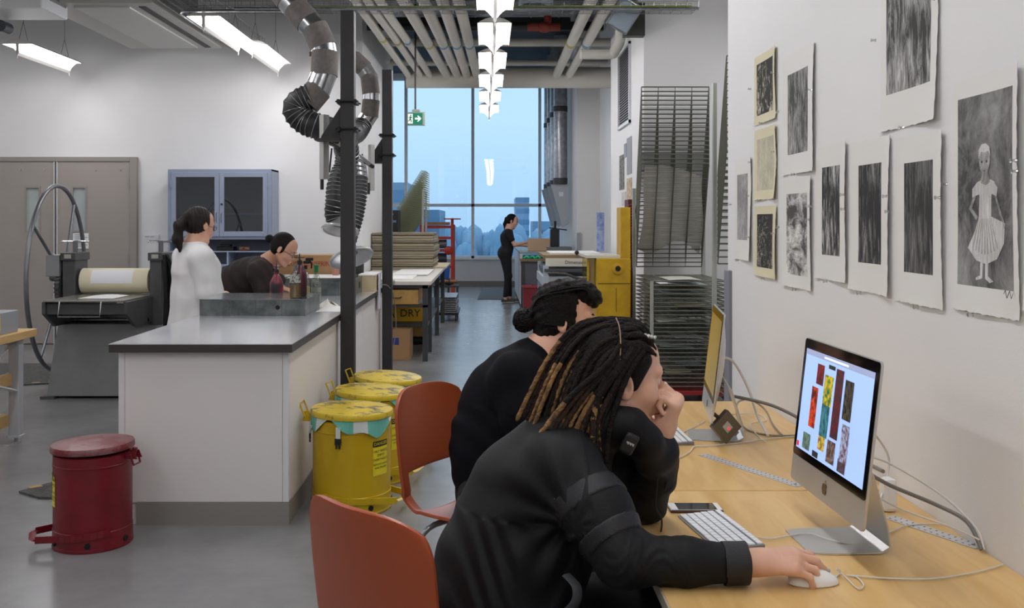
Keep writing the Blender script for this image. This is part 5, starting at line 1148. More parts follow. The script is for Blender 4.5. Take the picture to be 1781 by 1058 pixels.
mb = MB(); mb.quad(Q(su0+sw*.3, sv0+sh*.02, .0027), Q(su0+sw*.66, sv0+sh*.02, .0027), Q(su0+sw*.66, sv0+sh*.04, .0027), Q(su0+sw*.3, sv0+sh*.04, .0027)); obj('address_field', mb, emis('field_pale', (205, 212, 232), 0.8), bz_)
mb = MB(); mb.quad(Q(su0+sw*.01, sv0+sh*.93, .0027), Q(su0+sw*.045, sv0+sh*.93, .0027), Q(su0+sw*.045, sv0+sh*.98, .0027), Q(su0+sw*.01, sv0+sh*.98, .0027)); obj('red_icon', mb, emis('icon_red', (190, 30, 40), 0.8), bz_)
scr2 = mat('screen_gold_reflection', (150, 122, 34), 0.25, emit=0.45, var=0.2, vscale=3, rgb2=(128, 104, 40))  # glowing olive colour stands in for a golden reflection on the glass
comp2, Q2, _w, bz2 = computer('far silver computer seen nearly edge-on with a golden reflection painted on its screen', (0.862, 3.75, 1.20), -0.146, 0.44, 0.375, scr2)
# keyboards
key_w = mat('key_white', (236, 238, 240), 0.4); kb_al = mat('keyboard_aluminium', (128, 130, 134), 0.35, 0.4)
def keyboard(lab, A, Bp, D=0.118, z=DZ):
    """A: far-left corner, Bp: other end of the far long edge seen from the sitter; sitter is at -x side"""
    A = Vector(A); Bp = Vector(Bp); u = (Bp-A); L = u.length; u.normalize(); v = Vector((u.y, -u.x, 0)) if Vector((u.y, -u.x, 0)).x < 0 else Vector((-u.y, u.x, 0))
    t = thing('keyboard', lab, 'keyboard', tuple(A), group='slim white keyboards')
    M = Matrix(((u.x, v.x, 0, A.x), (u.y, v.y, 0, A.y), (0, 0, 1, z), (0, 0, 0, 1)))
    mb = MB(); mb.T = M; mb.prism([(0, 0), (D, 0), (D, 0.004), (0, 0.013)], L, (0, 0, 0), (0, 1, 0), (0, 0, 1), (1, 0, 0)); obj('base_plate', mb, kb_al, t, bev=0.0015)
    rows = [14, 14, 14, 13, 12, 8]; mb = MB(); mb.T = M; pitch = (D-0.006)/6
    for r_, n in enumerate(rows):
        y0 = 0.003+r_*pitch; kw = (L-0.008)/n; zt = 0.0135-0.009*(y0/D)
        if r_ == 5: ws = [1]*3+[1.3]+[5]+[1.3]+[1]*4; tot = sum(ws); xs_ = [0]; [xs_.append(xs_[-1]+q/tot*(L-0.008)) for q in ws]
        else: xs_ = [k*kw for k in range(n+1)]
        for a, b in zip(xs_[:-1], xs_[1:]): mb.box(0.004+a+0.0012, 0.004+b-0.0012, y0+0.001, y0+pitch-0.0016 if r_ else y0+pitch*0.75, zt-0.001, zt+0.0025)
    o = obj('keys', mb, key_w, t); o['kind'] = 'stuff'
    return t
kp = lambda px, py, z=DZ+0.008: (lambda Z: Vector(((px-CX)/FPX*Z, Z, z)))((EYE-z)*FPX/(py-CY))
a = kp(1253, 891); b = kp(1331, 951); keyboard('white keyboard on the near desk beside the mouse hand', (a.x, a.y, DZ), (b.x, b.y, DZ))
a = kp(1172, 737); b = kp(1207, 771); keyboard('white keyboard on the far desk partly behind the fist', (a.x-0.004, a.y, DZ), (b.x, b.y, DZ))
# mouse, phone, rulers, hub
wp = mat('glossy_white', (236, 236, 234), 0.15)
MX = kp(1405, 1024, DZ); MX = Vector((0.695, 2.095, DZ))
t = thing('mouse', 'white computer mouse under the hand on the near desk', 'mouse', tuple(MX), 0.06, world=False)
def ms(u, v):
    a = 2*PI*u; r = math.sin(PI/2*v); h = math.cos(PI/2*v)
    return (0.056*math.cos(a)*r, 0.030*math.sin(a)*r, 0.003+0.030*h*(1-0.15*math.cos(a)*r))
obj('mouse_shell', MB().grid(ms, 28, 10), wp, t, smooth=True)
obj('mouse_base', MB().lathe([(0.001, 0.0), (0.9, 0.0), (1.0, 0.003)], n=28).add([], []), wp, t).scale = (0.056, 0.030, 1.0)
obj('scroll_ball', MB().ball((0.034, 0, 0.027), 0.004), mat('scroll_grey', (160, 160, 160), 0.4), t, smooth=True)
a = kp(1162, 884, DZ+.004); b = kp(1257, 888, DZ+.004)
t = thing('phone', 'dark smartphone lying on desk left of the white keyboard', 'phone', ((a.x+b.x)/2, a.y, DZ))
mb = MB(); ya, yb2 = a.y-0.035, a.y+0.035
obj('phone_case', MB().box(a.x, b.x, ya, yb2, DZ, DZ+0.008), mat('case_brown', (70, 40, 34), 0.4), t, bev=0.004)
obj('phone_face', MB().box(a.x+.003, b.x-.003, ya+.003, yb2-.003, DZ+.008, DZ+.0088), wp, t); obj('phone_screen', MB().box(a.x+.022, b.x-.016, ya+.005, yb2-.005, DZ+.0088, DZ+.0092), mat('phone_black', (28, 30, 34), 0.05), t)
rul = mat('steel_ruler', (206, 208, 212), 0.35, 0.4)
def ruler(lab, p, q, w_):
    p = kp(*p, DZ+.001); q = kp(*q, DZ+.001); d = (q-p); L = d.length; d.normalize(); s = Vector((-d.y, d.x, 0))
    t = thing('ruler', lab, 'ruler', tuple(p), group='steel rulers on the desks')
    M = Matrix(((d.x, s.x, 0, p.x), (d.y, s.y, 0, p.y), (0, 0, 1, DZ), (0, 0, 0, 1)))
    mb = MB(); mb.T = M; mb.box(0, L, -w_/2, w_/2, 0.0002, 0.002); obj('blade', mb, rul, t)
    mb = MB(); mb.T = M; k = 0.012
    while k < L-0.01: mb.box(k, k+0.006, -w_*0.3, -w_*0.22, 0.002, 0.0023); mb.box(k, k+0.003, w_*0.2, w_*0.36, 0.002, 0.0023); k += 0.018
    obj('markings', mb, ink, t); mb = MB(); mb.T = M; mb.cyl((L-0.02, 0, .002), (L-0.02, 0, .0024), 0.005); obj('hang_hole', mb, mat('hole_grey', (110, 108, 100), 0.6), t)
ruler('white steel ruler lying diagonally on the far desk', (1222, 791), (1392, 846), 0.036)
ruler('white steel ruler lying on the near desk behind the computer', (1545, 899), (1706, 953), 0.040)
t = thing('card_reader', 'tilted grey square card reader with red light leaning by the far computer', 'card reader', tuple(kp(1262, 770, DZ)))
c = kp(1262, 744, DZ+0.062); c = Vector((c.x, c.y, DZ+0.066)); ang = math.radians(42)
ca = Vector((0.94, 0.34, 0)); cbv = Vector((0, 0, 1)); e1 = (ca*math.cos(ang)+cbv*math.sin(ang)).normalized(); e2 = (-ca*math.sin(ang)+cbv*math.cos(ang)).normalized(); e3 = e1.cross(e2)
def plate(mb, u0, u1, v0, v1, d0, d1, c=c, e1=e1, e2=e2, e3=e3):
    vs = [c+e1*u+e2*v+e3*d for d in (d0, d1) for (u, v) in ((u0, v0), (u1, v0), (u1, v1), (u0, v1))]
    return mb.add(vs, [(3, 2, 1, 0), (4, 5, 6, 7), (0, 1, 5, 4), (1, 2, 6, 5), (2, 3, 7, 6), (3, 0, 4, 7)])
obj('reader_body', plate(MB(), -0.042, 0.042, -0.042, 0.042, -0.012, 0.012), mat('reader_grey', (96, 90, 78), 0.4, 0.3), t, bev=0.003)
obj('centre_window', plate(MB(), -0.014, 0.014, -0.016, 0.016, 0.012, 0.0128), mat('window_silver', (170, 172, 172), 0.3), t)
obj('red_light', plate(MB(), -0.004, 0.004, -0.012, -0.004, 0.0128, 0.0135), mat('led_red', (230, 30, 30), 0.4, emit=1.5), t)
obj('card', plate(MB(), 0.004, 0.024, -0.054, -0.042, -0.002, 0.002), mat('card_grey', (120, 122, 124), 0.4), t)
obj('plug', MB().tube([c+e2*0.045-e1*0.0, c+e2*0.075-e1*0.006], 0.007, 6), dark_c, t)
# cables
cab_w = mat('cable_white', (214, 212, 206), 0.4); cab_g = mat('cable_grey', (120, 116, 110), 0.5)
def cable(lab, pts, r, m, grp='desk cables'):
    tag(obj('cable', MB().tube(bez([tuple(p) for p in pts], 8), r, 8), m, smooth=True), lab, 'cable', grp)
K = lambda x, y, z=DZ+0.004: tuple(kp(x, y, z))
cable('white mouse cord looping right across the near desk', [K(1444, 1012), K(1462, 996), K(1455, 990, DZ+.02), K(1470, 1004), K(1492, 1024), K(1502, 1018), K(1490, 1004), K(1474, 1001), K(1540, 1006), K(1620, 1007), K(1700, 995), K(1745, 982)], 0.0017, cab_w)
cable('white keyboard cord curving round the computer foot on near desk', [K(1318, 935), K(1345, 937), K(1400, 928, DZ+.008), K(1440, 938, DZ+.009), K(1490, 948), K(1530, 934), K(1580, 914), K(1640, 912), K(1690, 914)], 0.0018, cab_w)
cable('thick grey cable from the near computer to the wall', [(0.93, 2.38, 0.90), (1.0, 2.42, 0.86), (1.10, 2.40, 0.82), (1.14, 2.33, 0.80), (1.15, 2.28, DZ+.01)], 0.005, cab_g)
cable('pale upper cable from the near computer to the wall', [(0.93, 2.45, 0.93), (1.02, 2.5, 0.90), (1.12, 2.42, 0.84), (1.155, 2.32, 0.79), (1.155, 2.28, DZ+.01)], 0.003, cab_w)
cable('thin white lower cable behind the near computer', [(0.92, 2.36, 0.86), (1.0, 2.36, 0.82), (1.10, 2.32, 0.79), (1.15, 2.29, 0.77)], 0.002, cab_w)
cable('white power lead rising behind the near computer', [(1.0, 2.55, DZ+.01), (1.06, 2.62, 0.80), (1.08, 2.64, 0.88), (1.02, 2.6, 0.96)], 0.003, cab_w)
cable('white lead rising behind the far computer', [(0.84, 3.56, 1.02), (0.90, 3.6, 1.0), (0.96, 3.62, 0.90), (0.99, 3.6, 0.80), (1.0, 3.5, DZ+.01)], 0.005, cab_w)
cable('thick grey cable from far computer across to the wall', [(0.90, 3.62, 0.87), (1.02, 3.5, 0.855), (1.10, 3.3, 0.82), (1.13, 3.05, 0.79), (1.13, 2.8, 0.80)], 0.006, cab_g)
cable('round loop of grey cable behind the card reader', [K(1400, 757), K(1345, 758), K(1300, 748), K(1282, 724, DZ+.03), K(1284, 700, DZ+.05), K(1305, 696, DZ+.04), K(1330, 712), K(1345, 740), K(1360, 757)], 0.0035, mat('cable_olive', (130, 126, 110), 0.5))
cable('thin white cable along the far desk to the keyboard', [K(1405, 758), K(1350, 762), K(1290, 770), K(1230, 776), K(1208, 777), K(1200, 786), K(1180, 797), K(1162, 798)], 0.002, cab_w)
cable('white keyboard lead on far desk running up to the computer', [K(1184, 754), K(1205, 744), K(1226, 733)], 0.002, cab_w)
cable('second thin white cable beside the loop on far desk', [K(1272, 721, DZ+.03), K(1318, 721), K(1332, 732), K(1305, 738), K(1320, 760), K(1332, 769)], 0.0022, cab_w)
t = thing('power_adapter', 'white rounded power adapter behind the near computer', 'adapter', (1.05, 2.6, DZ))
obj('adapter', MB().box(1.05, 1.09, 2.60, 2.64, DZ, DZ+0.09), wp, t, bev=0.012)
# ------------------------------------------------------------------ chairs
ch_m = mat('orange_chair_plastic', (164, 76, 40), 0.38, var=0.05, vscale=3); chrome_l = mat('chair_leg_grey', (156, 158, 160), 0.3, 0.6)
def make_chair(lab, loc, rz):
    t = thing('plastic_chair', lab, 'chair', loc, rz, 'orange moulded plastic chairs', world=False)
    hw = 0.215
    def shell(u, v, th=0.0):
        # u across, v from seat front (0) through the bend to the top of the back (1)
        s = 2*u-1
        if v < 0.45:
            f = v/0.45; y = 0.21-0.37*f; z = 0.455+0.012*math.cos(f*PI)-0.03*max(0, 0.25-f)/0.25*1.2+0.03*s*s*f; w_ = hw*(0.96+0.05*math.sin(f*PI))
        elif v < 0.6:
            f = (v-0.45)/0.15; a = f*PI/2*0.9; y = -0.16-0.075*math.sin(a); z = 0.443+0.03*s*s+0.085*(1-math.cos(a)); w_ = hw*(1.0-0.06*math.sin(f*PI))
        else:
            f = (v-0.6)/0.4; y = -0.235-0.075*f+0.055*s*s*(0.3+0.7*f); z = 0.515+0.375*f; w_ = hw*(0.98+0.05*math.sin(f*PI*0.9))
            cr = max(0, (f-0.72)/0.28); z -= 0.035*cr*abs(s)**4; w_ *= 1-0.07*cr**3
        return (s*w_, y, z)
    mb = MB(); NU, NV = 26, 60
    P_ = [[Vector(shell(i/NU, j/NV)) for j in range(NV+1)] for i in range(NU+1)]
    def hole(i, j):
        s = abs(2*(i+0.5)/NU-1); v = (j+0.5)/NV
        return s < 0.80 and 0.47 < v < 0.685
    W = NV+1; vs = [P_[i][j] for i in range(NU+1) for j in range(W)]; fs = [(i*W+j, i*W+j+1, (i+1)*W+j+1, (i+1)*W+j) for i in range(NU) for j in range(NV) if not hole(i, j)]
    mb.add(vs, fs); sh_ = obj('shell', mb, ch_m, t, smooth=True, auto=80)
    so = sh_.modifiers.new('thickness', 'SOLIDIFY'); so.thickness = 0.012; so.offset = 0
    bv = sh_.modifiers.new('bevel', 'BEVEL'); bv.width = 0.004; bv.segments = 2; bv.angle_limit = math.radians(60)
    for s in (-1, 1):
        obj('leg', MB().tube(bez([(s*0.10, 0.12, 0.425), (s*0.19, 0.15, 0.40), (s*0.225, 0.19, 0.25), (s*0.235, 0.22, 0.0)], 6), 0.011, 10), chrome_l, t, smooth=True)
        obj('leg', MB().tube(bez([(s*0.10, -0.10, 0.425), (s*0.19, -0.14, 0.40), (s*0.225, -0.21, 0.25), (s*0.235, -0.27, 0.0)], 6), 0.011, 10), chrome_l, t, smooth=True)
        obj('side_rail', MB().cyl((s*0.10, -0.13, 0.425), (s*0.10, 0.15, 0.425), 0.010, n=10), chrome_l, t, smooth=True)
    return t
make_chair('near orange plastic chair seen from behind at bottom edge', (-0.095, 2.37, 0), math.radians(-45))
make_chair('farther orange plastic chair beside the yellow cans, seat showing', (-0.01, 3.60, 0), math.radians(-122))
# ------------------------------------------------------------------ prints pinned on the right wall
WXP = 1.17
paper_w = mat('rag_paper_white', (226, 226, 222), 0.8, bump=0.05, bscale=200); paper_c = mat('rag_paper_cream', (216, 210, 178), 0.8, bump=0.05, bscale=200)
def etch(name, a, b, sx, sz, sc_, thr, detail=9, dist=1.0):
    m = bpy.data.materials.new(name); m.use_nodes = True; nt = m.node_tree; bs = nt.nodes['Principled BSDF']; bs.inputs['Roughness'].default_value = 0.8
    t = N(nt, 'ShaderNodeTexCoord'); mp = N(nt, 'ShaderNodeMapping'); mp.inputs['Scale'].default_value = (1, sx, sz); nt.links.new(t.outputs['Object'], mp.inputs[0])
    n = N(nt, 'ShaderNodeTexNoise'); n.inputs['Scale'].default_value = sc_*1.8; n.inputs['Detail'].default_value = detail+3; n.inputs['Roughness'].default_value = 0.72; n.inputs['Distortion'].default_value = dist*0.5; nt.links.new(mp.outputs[0], n.inputs['Vector'])
    n2 = N(nt, 'ShaderNodeTexNoise'); n2.inputs['Scale'].default_value = 5; n2.inputs['Detail'].default_value = 2; nt.links.new(t.outputs['Object'], n2.inputs['Vector'])
    ad = N(nt, 'ShaderNodeMath', operation='MULTIPLY_ADD'); ad.inputs[1].default_value = 0.35; nt.links.new(n2.outputs['Fac'], ad.inputs[0])
    mu = N(nt, 'ShaderNodeMath', operation='MULTIPLY'); mu.inputs[1].default_value = 0.65; nt.links.new(n.outputs['Fac'], mu.inputs[0]); nt.links.new(mu.outputs[0], ad.inputs[2])
    r = N(nt, 'ShaderNodeValToRGB'); r.color_ramp.elements[0].position, r.color_ramp.elements[1].position = thr; r.color_ramp.elements[0].color = lin(a)+(1,); r.color_ramp.elements[1].color = lin(b)+(1,)
    nt.links.new(ad.outputs[0], r.inputs[0]); nt.links.new(r.outputs[0], bs.inputs['Base Color']); return m
DKC, LTC = (40, 40, 40), (190, 190, 186)
def wall_rect(xl, xr, ytl, ytr, ybl, ybr):
    Zl, Zr = WXP*FPX/(xl-CX), WXP*FPX/(xr-CX); zt = EYE-((ytl-CY)*Zl+(ytr-CY)*Zr)/2/FPX; zb = EYE-((ybl-CY)*Zl+(ybr-CY)*Zr)/2/FPX
    return Zl, Zr, zb, zt
pin_m = glass_mat('clear_pin', (235, 238, 240), 0.3, 0.1)
def print_(lab, R, I, pm, im, torn=0.003, seed=0, curl=0.012):
    yl, yr, zb, zt = wall_rect(*R); rnd = random.Random(seed)
    t = thing('pinned_print', lab, 'print', (WXP, (yl+yr)/2, zb))
    ph = [rnd.uniform(0, 6) for _ in range(6)]
    def f(u, v):
        ed = torn*(math.sin(57*v+ph[0])+0.6*math.sin(131*v+ph[1]))*0.5
        eb = torn*(math.sin(61*u+ph[2])+0.6*math.sin(143*u+ph[3]))*0.5
        y = yl+(yr-yl)*u+ed*(1 if u > .99 or u < .01 else 0); z = zb+(zt-zb)*v+eb*(1 if v < .01 or v > .99 else 0)
        return (WXP-0.0015-curl*(u**6)*(0.35+0.65*abs(math.sin(2.5*v+ph[4])))-curl*0.5*((1-v)**8)*abs(math.sin(3*u+ph[5])), y, z)
    sheet = obj('sheet', MB().grid(f, 28, 56, thick=-0.0006), pm, t, smooth=True)
    iy0, iy1, iz0, iz1 = wall_rect(*I)
    def g(u, v):
        y = iy0+(iy1-iy0)*u; z = iz0+(iz1-iz0)*v; uu = (y-yl)/(yr-yl); vv = (z-zb)/(zt-zb); p = f(min(.985, max(.015, uu)), min(.985, max(.015, vv))); return (p[0]-0.0009, y, z)
    img = obj('printed_image', MB().grid(g, 20, 30), im, t, smooth=True)
    for (y, z) in (((yl+yr)/2+0.03*(seed % 3-1), zb-0.004), (yl+0.004, zb+(zt-zb)*0.55), (yr-0.002, zb+(zt-zb)*0.62)):
        obj('push_pin', MB().lathe([(0.005, 0), (0.0035, 0.004), (0.0035, 0.009), (0.0055, 0.011), (0.0055, 0.013)], (WXP-0.016, y, z), (-1, 0, 0), 10), pin_m, t)
    return t, f, (yl, yr, zb, zt), (iy0, iy1, iz0, iz1)
dk = lambda n, **k: etch(n, (34, 34, 34), (182, 182, 176), k.get('sx', 1), k.get('sz', 1), k.get('sc', 30), k.get('thr', (0.46, 0.60)))
print_('small cream print with dark figures, top of the leftmost cream column', (1313, 1352.5, 97, 83, 217, 208), (1317, 1347, 111, 99, 201, 193), paper_c, etch('etch1', (30, 30, 28), (206, 202, 180), 1, .6, 22, (0.50, .58), 9, 2), seed=1)
print_('cream sheet with faint blank plate mark in the middle of cream column', (1313, 1353, 225, 218, 347, 347), (1317.7, 1348.4, 241, 237, 331, 330), paper_c, etch('etch4', (176, 174, 152), (208, 204, 178), 1, 1, 12, (.4, .6)), seed=2)
print_('small cream print with dark dense image, bottom of cream column', (1313, 1353, 359, 357, 480, 485), (1317.7, 1346, 373, 372, 464, 468), paper_c, etch('etch6', (30, 30, 28), (180, 176, 156), 1, 1, 34, (.50, .60), 9, 1.5), seed=3)
print_('tall white print with misty grey image second from left on top', (1362, 1419.5, 100, 74, 304, 299), (1371, 1407.5, 130, 116, 269, 264), paper_w, etch('etch2', (66, 66, 66), (196, 196, 192), 1, .35, 22, (.42, .64)), seed=4)
print_('narrow white print with pale grey image at far left of the wall', (1278.5, 1309, 277, 273, 450, 455), (1283, 1302, 304, 302, 417, 418), paper_w, etch('etch5', (120, 120, 120), (200, 200, 196), 3, .6, 30, (.42, .6)), seed=5)
print_('white print with cloudy pale image below the misty one', (1362.6, 1414.6, 308, 311, 495, 508), (1369, 1407, 336, 337, 477, 481), paper_w, etch('etch7', (70, 70, 70), (232, 232, 228), .6, 1.2, 8, (.42, .56)), seed=6)
print_('white print with birch forest image, left of the three forest prints', (1420, 1476, 253, 249, 483, 493), (1430.7, 1463, 290, 289, 441, 448), paper_w, etch('etch8', (36, 36, 36), (206, 206, 202), 3.2, .4, 16, (.47, .58)), seed=7)
print_('white print with dark forest image, middle of the three forest prints', (1478.5, 1551.7, 245, 240, 503, 516), (1494.5, 1535.6, 286, 285, 455, 462), paper_w, etch('etch9', (34, 34, 34), (176, 176, 172), 3.2, .4, 15, (.48, .64)), seed=8)
print_('white print with darkest forest image, right of the three forest prints', (1558, 1645, 238, 229, 521, 541), (1574, 1626, 282, 280, 471, 481), paper_w, etch('etch10', (44, 44, 44), (150, 150, 146), 3.0, .35, 16, (.44, .68)), seed=9)
print_('large white print with ruined columns image cut by the top edge', (1533, 1636, -70, -120, 227, 211), (1543, 1622.6, -45, -90, 163, 145), paper_w, etch('etch3', (52, 52, 50), (202, 202, 198), 2.6, .5, 11, (.42, .60), 10, 1.6), seed=10)
T, F11, (yl, yr, zb, zt), (iy0, iy1, iz0, iz1) = print_('largest white print with a standing girl in a skirt at right', (1659.5, 1779, 142, 110, 534, 562), (1667.6, 1768, 173, 150, 494, 507), paper_w, etch('etch11', (66, 66, 66), (168, 168, 166), 1, .8, 5, (.40, .64), 10), seed=11)
print_('white sheet cut off by the right frame edge beside the girl print', (1783, 1850, 100, 80, 530, 560), (1795, 1840, 140, 130, 480, 500), paper_w, etch('etch12', (60, 60, 60), (168, 168, 166), 1, .8, 5, (.40, .64)), seed=12)
# drawn figure: thin ink shapes on the printed image
def g11(u, v, d=0.0018):
    y = iy0+(iy1-iy0)*u; z = iz0+(iz1-iz0)*v; p = F11((y-yl)/(yr-yl), (z-zb)/(zt-zb)); return (p[0]-d, y, z)
def inkshape(nm, polys, m, d):
    mb = MB()
    for pl in polys: mb.add([g11(x, 1-y, d) for x, y in pl], [tuple(range(len(pl)))])
    return obj(nm, mb, m, T)
def ell(cx, cy, rx, ry, n=16): return [(cx+rx*math.cos(2*PI*k/n), cy+ry*math.sin(2*PI*k/n)) for k in range(n)]
gl = etch('fig_light', (178, 178, 176), (228, 228, 226), 6, .6, 16, (.4, .6)); gm_ = etch('fig_mid', (120, 120, 118), (186, 186, 184), 2, 1, 20, (.4, .6)); gd = mat('fig_dark', (58, 58, 58), 0.8)
inkshape('figure_skirt', [[(0.40, 0.635), (0.62, 0.635), (0.86, 0.67), (0.84, 0.77), (0.72, 0.85), (0.54, 0.88), (0.36, 0.865), (0.20, 0.80), (0.33, 0.71)]], gl, 0.0016)
inkshape('figure_bodice', [[(0.37, 0.455), (0.46, 0.445), (0.52, 0.465), (0.60, 0.445), (0.68, 0.46), (0.62, 0.53), (0.62, 0.64), (0.40, 0.64), (0.41, 0.53)]], gl, 0.0018)
inkshape('figure_sleeves', [[(0.37, 0.455), (0.28, 0.49), (0.28, 0.535), (0.40, 0.52)], [(0.66, 0.46), (0.73, 0.49), (0.71, 0.535), (0.63, 0.52)]], gl, 0.0019)
inkshape('figure_arm', [[(0.29, 0.53), (0.35, 0.53), (0.27, 0.59), (0.38, 0.635), (0.35, 0.655), (0.22, 0.595)]], gm_, 0.0017)
inkshape('figure_arm', [[(0.67, 0.53), (0.71, 0.53), (0.84, 0.66), (0.86, 0.70), (0.82, 0.69), (0.76, 0.62)]], gm_, 0.0017)
inkshape('figure_neck', [[(0.46, 0.40), (0.56, 0.40), (0.60, 0.46), (0.52, 0.475), (0.43, 0.46)]], gm_, 0.0020)
inkshape('figure_head', [ell(0.50, 0.342, 0.098, 0.075)], gm_, 0.0022)
inkshape('figure_hair', [[(0.40, 0.335), (0.405, 0.285), (0.45, 0.262), (0.52, 0.258), (0.59, 0.278), (0.61, 0.33), (0.57, 0.30), (0.50, 0.305), (0.44, 0.30)]], gl, 0.0025)
inkshape('figure_eyes', [ell(0.458, 0.352, 0.015, 0.007), ell(0.542, 0.352, 0.015, 0.007), [(0.475, 0.398), (0.525, 0.398), (0.50, 0.403)]], gd, 0.0026)
inkshape('figure_legs', [[(0.43, 0.872), (0.48, 0.875), (0.47, 0.955), (0.36, 0.968), (0.35, 0.955), (0.43, 0.94)], [(0.52, 0.875), (0.57, 0.868), (0.57, 0.94), (0.66, 0.965), (0.60, 0.975), (0.52, 0.955)]], gl, 0.0017)
mb = MB()
for k in range(9): mb.add([g11(0.40+0.026*k, 0.355, .0022), g11(0.405+0.026*k, 0.355, .0022), g11(0.30+0.055*k, 0.20-0.03*math.sin(k*.4), .0022), g11(0.285+0.055*k, 0.20-0.03*math.sin(k*.4), .0022)], [(0, 1, 2, 3)])
obj('skirt_folds', mb, gm_, T)
mb = MB(); mb.tube([(F11(.75, .05)[0]-.001, yl+(yr-yl)*(0.78+0.02*k), zb+0.055+0.010*math.sin(k*2.1)) for k in range(9)], 0.0006, 4); obj('signature', mb, gd, T)
